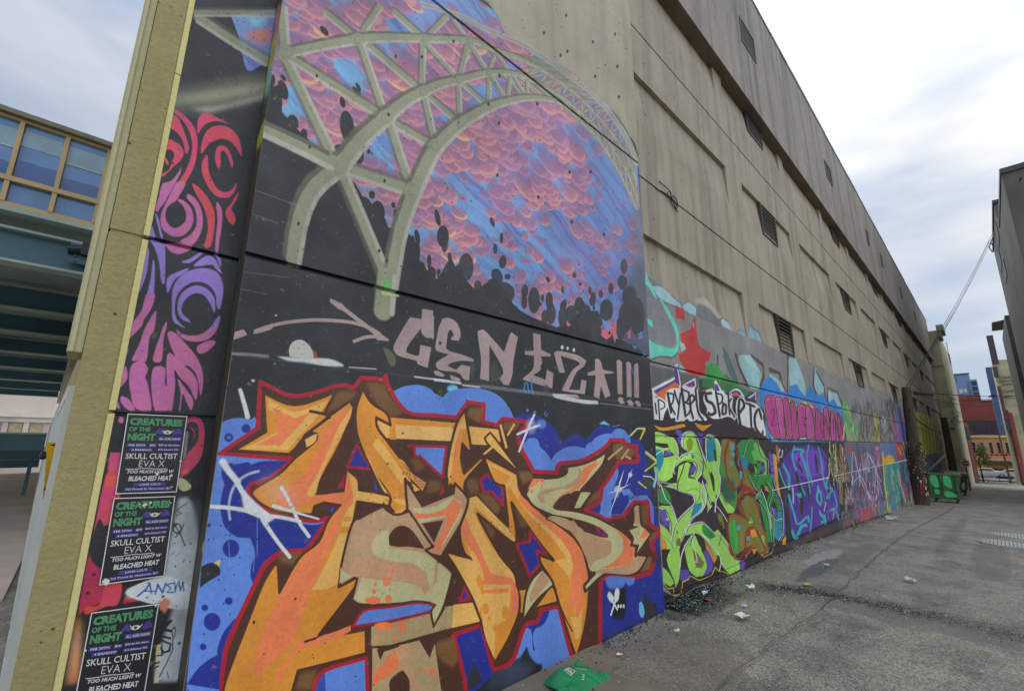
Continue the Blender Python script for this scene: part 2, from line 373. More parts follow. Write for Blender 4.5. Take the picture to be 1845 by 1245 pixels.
for w, p in ((13, '805,30 765,71'), (13, '713,24 762,70'), (14, '588,24 644,70'), (16, '684,12 655,56'), (15, '651,84 692,205'), (14, '655,74 700,113 757,162'), (13, '762,80 760,158'), (10, '770,82 826,143'),
             (12, '843,80 828,140'), (9, '847,80 878,130'), (8, '817,37 843,73'), (8, '893,96 880,130'), (7, '897,100 918,131'), (13, '764,172 783,255'), (12, '769,170 824,220'), (10, '826,150 829,218'), (10, '831,148 876,190'),
             (9, '881,138 881,188'), (8, '884,136 912,180'), (8, '920,136 914,180'), (6, '924,136 948,175'), (6, '950,142 949,175'), (16, '700,216 780,262'), (17, '702,222 741,342'), (21, '508,15 514,97'), (20, '516,108 608,300'),
             (18, '524,104 692,212'), (25, '612,300 742,344'), (22, '614,306 696,500')): beam(w, p)
for k, (w, s_) in enumerate(((26, UPP), (30, MID), (34, INN))):
    q = catmull(prs(s_), 6, closed=False); n = len(q)
    s0 = 0 if k != 1 else 0
    for i in range(0, n-3, 3):
        t = q[i][0]
        ww = np.interp(t, [520, 620, 760, 880, 950, 1040, 1145], [[24, 26, 20, 15, 13, 10, 7], [40, 40, 24, 15, 12, 8, 5], [34, 34, 34, 20, 15, 9, 6]][k])
        ww *= .84
        L('olid', ww*.75, [tuple(q[j]+np.array([-.22, -.26])*ww) for j in range(i, min(i+5, n))], soft=.5, a=.8)
    for i in range(0, n-3, 3):
        t = q[i][0]; ww = np.interp(t, [520, 620, 760, 880, 950, 1040, 1145], [[24, 26, 20, 15, 13, 10, 7], [40, 40, 24, 15, 12, 8, 5], [34, 34, 34, 20, 15, 9, 6]][k])*.84
        L('oli', ww*.78, [tuple(q[j]) for j in range(i, min(i+5, n))], soft=.3, a=1)
        L('olih', ww*.26, [tuple(q[j]+np.array([.34, .3])*ww) for j in range(i, min(i+5, n))], soft=.6, a=.8)
for x, y, r in ((514, 97, 15), (644, 72, 12), (694, 213, 14), (609, 302, 18), (742, 343, 15), (761, 166, 10), (765, 72, 10), (845, 75, 9), (826, 145, 8), (880, 132, 7), (783, 263, 12), (828, 224, 9)):
    E('oli', x, y, r, r, soft=.008); L('olid', 2, [(x+r*.45*math.cos(t), y+r*.6*math.sin(t)) for t in np.linspace(.8, 5.2, 9)], a=.4)
L('oli', 24, '476,232 540,262 600,292'); L('olih', 10, '474,243 535,272 596,303', soft=.7); L('olid', 8, '478,222 540,250 590,276', soft=.7)
L('oli', 34, '697,500 690,560', sm=0, soft=.3); L('olih', 10, '712,500 706,565', sm=0, soft=.6); L((160, 190, 120), 7, '690,528 716,531', sm=0)
E((96, 176, 96), 697, 511, 8, 8)
for y_ in ('440,336 540,372', '455,386 500,402', '437,490 520,500', '430,520 480,530'): L((120, 122, 110), 1.6, y_, soft=.8, a=.55)
# ---- paint spilled across the lower ground; arrow and lettering
tile(380, 500, 4.61)
L((150, 150, 146), 26, '150,632 330,640 470,655', soft=1.2, a=.55)
P('wht', '550,655 700,665 850,668 1000,680 1100,725 1100,738 950,732 780,705 640,690', soft=.004, a=.85); L((170, 172, 168), 12, '1150,745 1370,760', soft=.9, a=.8)
P((182, 182, 168), '655,655 648,600 670,545 720,518 770,525 820,570 850,630 850,668 740,668', sm=0); P((150, 60, 26), '845,590 880,630 890,672 855,665')
P('tag', '165,525 160,505 185,462 270,430 300,470 280,485'); P('tag', '352,468 360,435 470,395 515,405 500,430 400,460')
L('tag', 30, '500,400 650,370 850,354 1050,360 1200,380 1320,420 1400,470', soft=.15)
P('tag', '990,172 1100,225 1110,245 1340,420 1480,515 1475,528 1380,520 1350,470 1180,340 1100,280 1060,260 990,205'); L('tag', 30, '1190,530 1290,495 1400,490', soft=.15)
P((88, 92, 64), '1435,590 1480,600 1530,660 1530,720 1500,735 1470,690', sm=1, a=.9)
L((170, 165, 160), 18, '1690,825 1844,845', sm=0, soft=.8, a=.8)
L('wht', 34, '238,935 275,1060 300,1160', soft=.3, w2=1.2)
E((180, 178, 160), 345, 858, 16, 12); E((150, 148, 140), 540, 315, 12, 8)
# CENTZA!!!
P('tag', '1755,260 1845,275 1844,500 1790,500 1750,460 1745,420 1640,560 1620,620 1700,650 1730,640 1740,560 1830,580 1800,750 1720,720 1700,690 1560,650 1515,600 1530,540 1640,350 1680,335 1750,345')
tile(780, 500, 4.61)
P('tag', '75,345 130,335 200,380 230,470 215,525 155,520 150,500 175,480 150,430 125,460 108,590 150,615 240,640 340,680 335,700 240,690 150,710 120,735 190,765 240,725 310,740 300,850 260,848 205,790 60,770 25,740 35,700 130,640 30,610 20,570 45,430')
P('tag', '5,780 40,775 100,810 80,825 20,810'); P('tag', '140,805 225,840 228,870 150,850'); P('tag', '-6,300 8,330 8,500 -6,520')
P('tag', '370,450 395,437 440,450 590,620 640,470 660,458 705,495 668,700 660,800 632,895 585,888 555,840 580,760 470,560 465,860 390,840 400,690 380,540')
P('tag', '830,460 893,475 898,600 980,640 975,655 895,655 905,700 890,770 830,810 935,850 945,765 1000,795 990,920 920,900 750,850 755,830 830,760 840,650 765,640 765,610 838,610')
P('tag', '1005,625 1050,610 1200,645 1275,690 1250,740 1190,790 1130,930 1220,935 1235,845 1275,860 1260,970 1100,945 1068,935 1150,780 1220,720 1190,690 1060,650 1095,790 1050,790 1010,650')
E('wht', 1073, 580, 12, 17, a=.8); E('wht', 1118, 588, 9, 14, a=.8); E('wht', 1170, 602, 10, 16, a=.8)
P('tag', '1345,680 1370,672 1395,700 1410,765 1500,785 1490,795 1420,800 1475,980 1430,1000 1395,900 1380,1005 1335,985 1352,810 1285,815 1285,790 1345,770')
for p in ('1525,690 1545,682 1570,700 1575,970 1535,965', '1605,705 1625,698 1645,715 1650,995 1610,990', '1670,725 1685,714 1705,735 1712,1000 1672,995', '1535,1000 1560,990 1580,1000 1580,1050 1545,1050', '1612,1020 1640,1015 1655,1030 1655,1068 1615,1062', '1675,1030 1700,1020 1716,1035 1718,1075 1685,1068'): P('tag', p)
L('sky', 8, '1648,740 1665,810', a=.8)
L('sky', 14, '815,840 822,960', a=.8); L('sky', 12, '760,950 762,880 785,885 790,955', a=.8); L('sky', 10, '705,945 745,935', a=.6)
P('wht', '0,835 120,850 225,872 230,890 60,868 0,862', a=.7); L('wht', 16, '240,895 380,910', soft=.8, a=.7)
L((150, 150, 146), 26, '400,905 600,930 760,950 980,975', soft=1.2, a=.35)
P('wht', '985,965 1100,975 1200,1010 1360,1025 1365,1052 1230,1045 1010,1000', a=.75, soft=.003); P('tag', '1085,965 1200,975 1205,1002 1090,990', a=.8); L((130, 130, 124), 10, '1380,1045 1800,1095', soft=.8, a=.6)
E((70, 74, 50), 510, 790, 34, 90, soft=.02, a=.7); E((60, 60, 56), 940, 930, 22, 44, a=.7); E((70, 80, 74), 330, 760, 16, 80, soft=.01, a=.6)
E('cya', 155, 925, 44, 30, soft=.01)
E('lbl', 775, 1102, 10, 14, a=.8); L('lbl', 7, '930,1110 915,1130 930,1150 942,1130', a=.7); E('lbl', 838, 1120, 11, 13, a=.7)
# ------------------------------------------------------------------ the orange wildstyle piece
tile(0, 0, 1); use(CM)
# blue clouds behind it
P('lbl', '340,1260 336,1222 360,1010 393,765 410,756 430,753 450,756 470,764 560,900 620,1000 620,1260', sm=0)
P('lbl', '705,706 722,698 740,694 760,695 775,702 780,708 795,716 805,707 823,701 851,699 870,702 888,708 903,719 915,735 923,752 940,800 980,850 820,850 730,760')
P('dbl', '923,753 935,747 950,746 966,749 978,755 993,768 1004,783 1010,797 1018,789 1030,783 1043,784 1055,792 1066,777 1075,769 1086,766 1101,768 1118,776 1131,787 1149,792 1160,811 1168,860 1172,900 1183,930 1189,1020 1196,1095 1186,1112 1079,1158 1060,1000 1000,860 940,800')
P('lbl', '938,803 946,795 950,790 957,789 964,790 969,797 971,805 982,815 991,829 998,818 1008,811 1020,805 1034,804 1046,806 1052,808 1056,800 1064,796 1070,789 1080,784 1090,781 1100,781 1106,774 1114,772 1123,775 1130,783 1134,792 1134,805 1120,800 1090,810 1040,845 1005,856 960,852 940,815')
P('lbl', '1108,835 1112,855 1101,883 1118,881 1131,880 1141,892 1164,892 1175,913 1176,946 1165,950 1150,905 1118,935 1092,940 1060,905 1085,870')
for p in ('1078,900 1068,905 1062,912 1050,920 1075,930 1080,915', '1100,900 1108,893 1112,897 1115,880 1122,893 1130,890 1130,905 1115,930 1100,935'): P('dbl', p, sm=0)
P('dbl', '400,835 415,834 430,835 445,832 452,836 465,832 485,830 520,829 500,850 450,870 440,885 480,925 560,945 600,930 560,990 500,1005 480,1010 466,1050 455,1052 450,1035 452,1015 458,1000 456,985 449,968 425,966 405,950 397,925 396,905 401,880 403,873 400,862 398,850')
P('dbl', '336,1230 352,1206 372,1188 390,1178 391,1165 400,1140 415,1120 430,1106 430,1130 402,1180 395,1240')
for e in ((442, 772, 8, 8), (411, 788, 8, 8), (415, 987, 15, 16), (411, 1081, 7, 7), (368, 1093, 6, 6), (381, 1118, 15, 16), (365, 1163, 6, 6)): E('dbl', *e)
E('lbl', 411, 788, 4, 3, a=.8)
P(D, '361,1020 375,1013 388,1012 396,1025 395,1034 375,1046 359,1058'); P('ylw', '384,1013 392,1008 396,1006 394,1018')
for p in ('411,975 413,1020', '372,980 370,1010', '457,1000 455,1028', '462,880 462,1000'): L((120, 150, 210), 1.6, p, soft=.6, a=.7)
OUTL = ('468,688 530,714 608,695 636,699 649,681 690,684 693,678 700,700 731,742 780,748 821,752 841,724 870,729 868,760 893,766 904,754 947,760 949,764 938,775 932,790 939,812 960,849 1003,851 1001,843 1007,834 1047,829 1086,807 1099,792 1121,793 1123,799 1146,805 1143,815 1147,823 '
        '1146,831 1112,833 1101,851 1090,868 1078,882 1082,883 1078,902 1066,911 1052,919 1075,928 1093,936 1106,931 1119,931 1140,904 1165,904 1169,942 1187,956 1171,979 1178,1000 1173,1022 1168,1032 1139,1039 1106,1034 1087,1041 1080,1050 1079,1158 1032,1181 1027,1179 1004,1092 973,1097 '
        '965,1118 943,1127 921,1188 887,1205 865,1125 815,1142 834,1220 838,1260 661,1260 658,1183 590,1203 569,1222 560,1260 396,1260 405,1170 428,1114 459,1049 476,1016 506,993 546,991 566,968 590,932 560,938 493,926 466,905 445,884 450,872 483,861 528,827 394,817 462,772')
P('dbl', '815,1142 870,1120 892,1210 834,1260')
P('lbl', '569,1222 590,1203 661,1180 663,1260 560,1260'); P('dbl', '569,1222 583,1206 586,1260 560,1260', a=.8)
P('lbl', '945,1126 965,1118 974,1096 1004,1091 1030,1180 980,1207 905,1245 921,1188'); P('dbl', '975,1098 988,1095 984,1112 975,1125 962,1132 957,1148 962,1170 958,1170 955,1133 944,1128 965,1118')
P((30, 32, 36), '947,1162 953,1180 964,1192 975,1195 973,1210 900,1245 921,1192 935,1182', soft=.01); P((40, 42, 48), '852,1195 862,1212 866,1225 838,1245 842,1215')
P((60, 66, 90), '885,1205 925,1188 960,1200 940,1225 880,1240', soft=.03, a=.7)
PO('brn', 'red', 7.5, OUTL)
for p, w in (('398,1222 405,1170 428,1114 459,1049 476,1016 506,993 546,991', 9), ('462,772 394,817 528,827', 8), ('468,690 464,772', 7)): L('red', w, p, sm=0, soft=.1)
# shaded drop sides
for p, a_ in (('602,713 611,705 640,706 628,722 583,746 576,744 590,735', .7), ('657,690 690,690 700,715 725,745 700,752 676,725', .6), ('845,735 868,735 863,762 838,750', .8), ('905,760 935,762 925,775 905,775', .7), ('1102,800 1120,798 1123,803 1140,808 1138,822 1110,828 1100,812', .8),
              ('1062,885 1080,887 1074,900 1056,910', .7), ('1150,910 1163,908 1165,945 1155,945', .6), ('1170,960 1184,958 1170,975 1164,968', .9), ('1165,1003 1174,1002 1168,1025 1152,1030', .9), ('836,862 858,862 862,888 845,893', .6), ('770,866 793,868 790,885 765,888', .6), ('738,826 753,826 765,842 748,850', .6),
              ('860,888 880,890 900,915 890,930 870,905', .7), ('785,1155 815,1146 822,1185 815,1200 795,1190 783,1170', .8), ('930,848 955,850 958,862 940,872', .8), ('500,998 545,994 525,1015 503,1012', .8), ('540,1208 568,1206 560,1240 530,1240', .7), ('862,925 880,935 890,960 880,975 868,950', .5), ('925,912 940,925 955,945 935,950', .5)): P('brn2', p, a=a_, soft=.012)
def hole(p, c='dbl'): PO(c, 'red', 5, p)
for p in ('641,801 667,844 624,841', '745,803 734,803 802,805 795,859 754,821 745,822'):
    hole(p, 'dbl' if p[0] == '6' else 'lbl')
hole('863,864 876,853 889,868 904,877 904,909 884,885 869,885'); hole('928,979 953,974 952,957 986,998 965,992 971,1014 953,1037'); hole('836,1056 845,1077 826,1081')
hole('634,1127 654,1099 700,1092 743,1085 770,1086 780,1092 776,1099 740,1108 700,1117', 'lbl'); P('red', '619,853 618,879 606,879'); P((20, 70, 160), '672,861 680,884 673,881'); E((20, 70, 160), 597, 917, 4, 5); hole('736,974 740,967 753,982', 'pnk'); P('red', '795,872 790,892 799,885')
# letters: each an outline and a fill
O1 = ('474,709 530,730 602,708 584,741 590,751 629,723 636,735 630,751 611,799 580,857 565,892 619,884 623,846 643,862 645,884 667,885 701,893 720,895 717,924 711,929 700,911 641,903 632,944 615,1010 608,1057 643,1038 639,1055 567,1149 657,1133 658,1175 535,1206 520,1260 400,1260 406,1222 442,1127 472,1051 '
      '493,1016 499,1016 502,1066 537,1005 572,975 590,935 613,907 591,903 565,911 561,926 504,922 470,907 452,890 459,879 502,853 528,827 546,812 567,794 569,781 559,779 520,818 422,811 478,778')
PO('org', 'brn', 5, O1)
P('yel', '481,718 529,742 590,720 572,748 516,811 436,809 500,778 497,745 483,738'); P('sal', '488,733 530,754 559,742 504,803 461,801 500,781 494,746')
L('brn', 6, '558,741 584,746 592,752', sm=0, soft=.1); L('brn', 6, '590,752 548,784', sm=0, soft=.1); P('brn', '545,785 556,795 566,793 530,824 520,818')
P('yel', '570,781 562,784 548,792 551,806 566,796')
P('sal', '622,738 592,765 572,790 570,800 580,795 548,850 530,868 503,888 500,905 520,912 560,905 575,892 560,888 580,850 600,800 615,765', sm=1)
P('yel', '624,745 632,735 628,755 605,800 578,850 566,890 552,888 575,845 595,800 608,770', sm=1)
P('sal', '568,892 619,886 624,848 634,870 633,884 640,900 632,905 620,915 612,930 605,960 580,1010 560,1060 545,1105 545,1120 520,1160 480,1200 458,1220 455,1195 475,1130 505,1065 540,1010 572,980 598,935 616,908 570,900', sm=0)
P('yel', '626,850 640,866 643,884 700,895 712,905 705,922 698,908 640,900 632,940 618,1000 606,1050 585,1060 560,1062 600,985 618,930 634,902 632,880')
for p in ('619,930 632,930 630,938 616,938', '612,948 628,948 624,960 606,960', '690,898 712,900 718,912 700,908'): P('org', p)
P('org', '540,1110 580,1095 575,1130 560,1150 520,1190 500,1225 470,1230 530,1150'); P('sal', '520,1180 540,1150 590,1140 630,1125 630,1135 590,1155 545,1165 520,1190 500,1230 490,1225')
P('brn', '604,1100 640,1082 650,1088 636,1112 610,1128 567,1149'); L('brn', 5, '548,1154 567,1148', sm=0)
O2 = '652,701 668,726 695,745 702,766 676,752 678,770 694,792 712,816 739,848 769,868 760,888 737,864 728,862 735,914 713,927 700,911 700,892 667,844 645,794 639,762 640,734'
PO('yel', 'brn', 5, '676,753 702,766 700,753 819,762 808,797 693,791 678,770'); P('org', '700,752 819,762 817,770 710,765 712,792 700,791'); P((226, 174, 100), '712,766 818,772 810,794 712,790')
PO('org', 'brn', 5, O2); P('yel', '680,790 700,815 720,845 738,866 745,885 755,882 738,868 728,862 722,872 695,835 668,800'); P('yel', '716,826 724,830 738,848 742,852 739,849'); P('yel', '660,820 672,850 690,885 698,888 700,892 680,862'); P('yel', '704,897 733,900 735,912 712,905'); P('yel', '705,924 733,912 716,928')
PO('yel', 'brn', 4, '841,766 897,772 902,796 884,803 843,802')
PO('org', 'brn', 5, '836,738 841,772 847,809 842,813 831,799 829,827 834,853 865,823 869,829 836,868 840,898 834,905 822,888 810,872 804,883 804,848 811,801 821,762')
P('yel', '835,752 838,772 832,775 826,790 818,800 808,870 805,850 813,800 824,765'); L('sal', 4, '829,776 822,795 818,830 817,865', soft=.2)
PO('yel', 'brn', 4, '871,789 881,779 895,796 932,846 929,847 880,803'); L('brn', 7, '900,766 911,806', sm=0, soft=.1); L('yel', 4.5, '900,767 910,805', sm=0, soft=.1); L('yel', 4, '924,765 913,783', sm=0, soft=.1); L('yel', 4, '884,806 870,818', sm=0, soft=.1)
O5 = ('869,821 930,853 939,890 982,931 1015,953 1043,979 1053,1000 1057,1035 1059,1068 1055,1110 1047,1149 1038,1179 1030,1168 1004,1084 993,1047 973,1016 969,999 995,1008 960,959 938,924 919,905 927,945 929,974 917,974 858,924 865,940 884,975 905,1010 917,1029 930,1060 934,1079 932,1105 917,1142 889,1190 873,1149 850,1079 '
      '821,1025 800,992 826,1000 850,1008 834,994 826,955 839,914 852,892 914,948 906,875 887,866')
P('org', '932,1063 948,1061 941,1103 933,1101'); P('org', '965,1092 992,1055 1003,1081 960,1093')
PO('org', 'brn', 5, O5)
P('yel', '874,830 928,857 936,892 980,932 1012,956 1035,1000 1045,1040 1040,1070 1020,1035 1000,1010 985,975 955,935 930,905 912,880 902,862 888,858'); P('org', '881,838 918,858 912,870 920,900 950,945 975,980 1000,1010 1018,1003 1005,985 985,960 950,925 925,890 910,870 890,865')
P('sal', '928,860 932,892 940,895 985,936 1016,958 1040,985 1052,1010 1057,1040 1058,1065 1050,1060 1040,1065 1025,1045 1030,1015 1015,980 985,950 945,915 930,890', sm=0, a=1)
P('yel', '840,898 856,893 912,952 925,970 925,973 915,968 855,912 850,920 862,945 880,980 905,1012 925,1040 925,1090 890,1080 850,1010 836,960'); P('sal', '828,950 838,930 848,960 862,985 872,1010 882,1032 920,1040 930,1062 932,1080 928,1105 905,1125 915,1095 918,1056 868,1052 868,1030 855,1000 840,980')
for p in ('869,1060 916,1058 914,1066 870,1070', '880,1077 918,1088 915,1095 885,1085'): P('sal', p)
P('yel', '868,1052 918,1052 916,1058 869,1062'); P('yel', '868,1068 917,1068 912,1110 892,1130 888,1185 872,1145 866,1105'); P('org', '905,1118 928,1100 915,1142 889,1188 893,1140')
for e in ((873, 1095, 6, 10), (908, 1102, 6, 12), (890, 1130, 4, 8), (879, 1113, 3, 4)): E('org', *e)
P('yel', '806,998 832,1004 850,1010 862,1030 855,1045 868,1075 862,1100 848,1070 822,1022')
P('sal', '1028,1040 1040,1060 1050,1066 1044,1105 1036,1112 1030,1085 1020,1110 1024,1065'); P('yel', '1024,1110 1040,1110 1048,1090 1044,1140 1036,1152 1030,1130'); L('brn', 2.5, '1003,1081 1020,1120 1029,1136', sm=0)
# tan and sage letters
PO('tan', 'brn', 5, '728,862 759,911 815,888 817,870 836,890 841,905 828,942 804,983 793,1002 778,998 765,990 736,930 731,905')
P('sage', '737,908 745,915 780,912 812,895 828,905 830,925 815,950 800,975 790,990 780,985 800,950 805,930 770,938 755,942 748,930')
P('sal', '745,922 770,925 800,915 814,897 822,903 830,908 825,925 805,960 788,995 776,990 790,965 802,938 800,928 770,932 750,934')
P('brn', '758,942 797,936 780,977')
PO('tan', 'brn', 5, '632,944 648,932 666,922 689,911 700,925 718,926 735,920 765,965 778,984 765,990 776,999 804,1021 813,1031 812,1040 798,1090 780,1128 774,1103 782,1090 776,1084 743,1081 720,1086 652,1088 632,1079 643,1036 611,1055 613,1018')
P('brn', '694,979 700,962 710,950 722,946 735,950 748,964 763,988 735,984 712,984'); P((186, 150, 112), '640,945 668,928 690,918 715,932 740,930 765,970 755,965 735,943 715,942 700,950 690,975 700,995 740,1000 770,1015 765,1050 720,1040 670,1040 630,1020 625,990')
P('sage', '698,952 682,960 670,972 668,990 678,1002 700,1008 730,1006 760,1015 772,1030 770,1060 775,1080 745,1050 720,1045 700,1042 650,1040 620,1030 612,1020 610,1050 650,1028 700,1034 700,1010'); P('sage', '700,986 730,990 760,995 790,1015 810,1032 808,1045 795,1090 780,1120 777,1100 785,1088 770,1082 745,1080 720,1083 660,1085 636,1078 650,1040 700,1045 745,1052 768,1075 772,1060 770,1030 745,1015 700,1010')
P((196, 146, 108), '636,1000 700,1010 740,1014 766,1030 770,1058 764,1072 752,1054 722,1044 690,1042 650,1040 628,1028'); P((196, 146, 108), '783,1012 787,1012 785,1048 778,1055')
for e in ((695, 1047, 7, 8), (674, 1051, 3, 4), (672, 1064, 4, 5), (670, 1080, 14, 7), (698, 1078, 6, 8), (705, 1028, 3, 5)): E('sal', *e)
P((170, 146, 100), '667,1127 700,1121 775,1103 779,1127 798,1092 851,1084 864,1119 798,1134 700,1162 667,1162'); P('yel', '815,1088 851,1084 864,1119 812,1131'); L('brn', 4.5, '667,1164 700,1162 798,1135 864,1120', sm=0, soft=.1); L('brn', 4, '774,1104 779,1128 798,1094', sm=0, soft=.1); L('brn', 4.5, '851,1083 865,1119', sm=0)
for e in ((690, 1127, 18, 8), (722, 1127, 8, 10), (708, 1146, 4, 4), (678, 1147, 3, 4)): E('sal', *e)
P((178, 152, 106), '669,1166 700,1165 753,1152 772,1184 781,1158 795,1260 668,1260'); P((196, 146, 108), '720,1160 735,1158 745,1170 728,1190 745,1215 760,1240 740,1240 715,1200 705,1165')
P('brn', '677,1168 690,1162 718,1158 715,1164 690,1172 683,1188'); P('sal', '690,1190 710,1168 716,1190 714,1205 688,1222 668,1235 672,1210'); P('brn', '700,1225 712,1212 724,1205 735,1222 736,1245 700,1245')
for e in ((776, 1208, 6, 8), (755, 1206, 3, 4), (764, 1206, 2, 3)): E('sal', *e)
PO('sage', 'brn', 4, '975,1024 990,1042 995,1053 965,1080 940,1116 944,1075 955,1045'); P((186, 140, 106), '975,1028 988,1045 975,1062 955,1085 952,1075 962,1048')
# the last letter
PO('sage', 'brn', 5, '960,862 985,861 1004,859 1017,853 1020,844 1012,842 1045,836 1069,827 1088,815 1101,800 1097,816 1078,845 1045,883 1067,885 1056,900 1045,916 1032,917 1021,913 1023,890 1006,898 996,911 1002,916 1034,920 1067,929 1097,944 1121,959 1141,981 1142,1001 1163,1002 1150,1026 1130,1035 1098,1033 1082,1037 1052,1065 1050,1054 1069,1032 1058,1026 1050,996 1037,974 1015,948 982,933 993,928 960,912 944,890')
P('tan', '1000,932 1030,936 1050,952 1075,966 1100,975 1100,1000 1080,1018 1062,1024 1050,996 1038,972 1014,946 985,934'); P('tan', '1141,1000 1162,1003 1149,1025 1130,1034 1098,1032 1070,1032 1078,1025 1110,1022 1135,1010')
P('sal', '1105,950 1122,962 1140,982 1140,1000 1130,1015 1095,1022 1082,1022 1105,1010 1120,990 1118,970'); P('sage', '1062,1022 1070,1010 1090,1002 1105,985 1105,965 1095,950 1110,958 1120,972 1118,990 1105,1008 1085,1018 1064,1026')
P('tan', '1040,842 1048,850 1045,870 1030,878 1005,882 990,886 975,892 980,905 972,905 965,895 970,885 990,880 1015,875 1032,865 1040,855'); P('sal', '1048,846 1075,826 1070,835 1080,832 1062,850 1050,870 1030,885 1010,893 998,906 994,912 996,905 1008,892 1030,880 1046,862'); P('sal', '958,862 972,862 965,872 948,882')
for e in ((975, 866, 4, 4), (974, 875, 2, 4), (956, 885, 3, 3)): E('sal', *e)
P('brn', '1023,890 1034,884 1046,884 1042,893 1032,916 1010,916 999,912 1008,898'); P('brn', '1092,806 1100,803 1108,830 1100,846 1088,864 1076,882 1050,883 1075,855')
P('brn', '1028,933 1050,938 1075,948 1093,962 1093,968 1080,967 1060,960 1045,954'); P('red', '1069,948 1080,950 1095,964 1088,967 1076,960'); P('dbl', '1074,951 1082,954 1090,963 1080,960')
PO('tan', 'brn', 5, '982,933 993,928 1028,935 1012,946'); P('tan', '984,933 994,929 1020,935 1050,955 1030,958')
PO('tan', 'brn', 5, '1097,939 1104,936 1119,944 1132,955 1140,972 1135,981 1147,984 1143,1001 1170,961 1155,948 1151,908 1141,910 1130,928 1119,943')
P('sage', '1140,940 1150,945 1169,961 1145,996 1150,980 1138,978 1140,968 1132,955'); P('sal', '1158,950 1168,961 1158,970 1150,968 1154,962'); P('sal', '1145,958 1150,956 1148,964'); P('brn', '1130,928 1140,912 1141,940 1132,955 1120,944'); P('brn', '1118,944 1150,948 1132,955')
for p in ('1094,827 1104,818 1119,806', '1118,826 1130,810', '1126,822 1134,826'): L('tan', 4, p, sm=0, soft=.1)
L('brn', 4, '1120,934 1097,940', sm=0)
# small spots, drill lumps, a written line and white flares
for x, y in ((500, 737), (583, 741)): L('brn', 1.5, [(x+4*math.cos(t), y+4*math.sin(t)) for t in np.linspace(0, 5, 8)], a=.8)
for k, s_ in enumerate(('724,848 724,855', '727,850 724,852 727,855', '730,852 733,852 730,855 733,855', '736,852 736,857')): L((40, 34, 90), 1.2, s_, sm=0)
for p in ('745,853 745,863', '749,853 747,863', '753,855 757,863', '747,866 768,868', '750,871 766,872', '752,876 765,877', '755,858 762,862'): L((50, 40, 110), 1.2, p, sm=0)
tile(320, 740, 4.61)
L((214, 216, 214), 62, '370,420 420,500 500,590', soft=.8, w2=.7, a=.9)
L('wht', 44, '420,500 480,580 540,680 620,770 720,850 760,880', soft=.45); L('wht', 34, '255,790 400,800 540,820 650,860 740,890', soft=.4); P('wht', '520,680 560,700 700,820 800,890 740,930 720,960 680,890 600,840 480,830 540,810 540,770', soft=.004)
L('wht', 36, '700,900 760,990 830,1090 925,1210', soft=.3, w2=.9); L('wht', 34, '760,870 880,885 1010,915', soft=.4, w2=.8); L((190, 200, 214), 22, '665,500 570,530 490,590 440,680 420,800 430,900', soft=.9, a=.7)
L('wht', 30, '855,630 910,730 950,810 1000,920 1085,1040', soft=.3); L('wht', 30, '790,785 900,820 1040,860 1165,895', soft=.3, w2=.5); E('wht', 860, 640, 14, 20, soft=.004)
P((214, 206, 196), '750,560 850,620 960,800 900,830 800,720 700,600', soft=.05, a=.35)
tile(700, 740, 4.61)
for p, w in (('1200,35 1160,120 1075,335', 18), ('1060,195 1160,150 1245,120', 20)): L('wht', w, p, sm=0, soft=.3)
E((120, 150, 210), 1260, 110, 40, 38, soft=.01, a=.5); E((200, 200, 210), 1175, 130, 40, 60, soft=.02, a=.35)
tile(980, 740, 4.61)
for p, w in (('655,490 620,600 600,680 530,870', 13), ('515,690 620,650 710,605', 14), ('725,480 700,540 660,640', 9), ('665,555 755,520', 9)): L('wht', w, p, sm=0, soft=.3, taper=.8)
E((200, 200, 200), 605, 650, 34, 26, soft=.01, a=.8); E('wht', 707, 530, 16, 18, soft=.006)
for p, c in (('715,205 770,145 830,150 790,235', 'ylw'),): L(c, 12, p, sm=0); L((190, 196, 190), 10, '700,210 760,150 800,148', sm=0)
L('ylw', 13, '835,350 930,420 830,500', sm=0); L((200, 206, 190), 9, '835,335 900,385 925,410', sm=0); P((20, 60, 60), '850,370 915,425 850,480')
L('ylw', 13, '775,590 840,640', sm=0); L((196, 196, 190), 11, '815,540 880,548 915,580', sm=0); P((22, 70, 56), '800,570 830,550 870,560 900,600 870,640 820,625'); L((120, 190, 200), 22, '915,480 925,540 905,620', soft=.4)
for k in range(14): E((110, 60, 90), random.uniform(840, 900), random.uniform(560, 620), 6, 5, a=.6)
for k in range(10): E((130, 50, 120), random.uniform(870, 925), random.uniform(650, 705), 6, 4, a=.7)
for k in range(9): L((14, 18, 40), 4, [(random.uniform(700, 790), random.uniform(670, 735)) for _ in range(3)], a=.9)
P('cya', '450,110 490,85 540,120 500,112', soft=.006); L('lbl', 7, '560,130 620,118', sm=0); L((170, 190, 230), 3, '450,850 640,860', sm=0, a=.6); L((170, 190, 230), 3, '850,800 940,800', sm=0, a=.6)
tile(1000, 950, 4.61)
P('lbl', '405,420 470,400 590,412 655,420 640,470 600,480 570,450 560,490 520,520 440,500 415,460', soft=.01, a=.9); P((14, 15, 18), '465,520 520,500 575,485 580,560 575,700 560,760 470,760 450,700 460,620', soft=.02)
L('wht', 46, '440,560 462,590', soft=.6); L('wht', 40, '505,540 500,575', soft=.4); L('wht', 14, '445,570 480,630 508,680', w2=.8); L('wht', 13, '505,570 480,640 455,720', sm=0)
for x in (515, 537, 560): E('wht', x, 650, 8, 16)
P((40, 42, 44), '740,510 755,570 790,610 835,630 840,700 830,760 730,770 725,620', soft=.008); P('cya', '690,620 705,612 725,650 732,710 720,745 700,740 688,690', soft=.004, a=.8); P((60, 66, 64), '700,580 712,565 718,610 700,612', a=.8)
P((28, 30, 34), '780,210 830,190 870,230 870,340 830,290 800,300', soft=.02, a=.7)
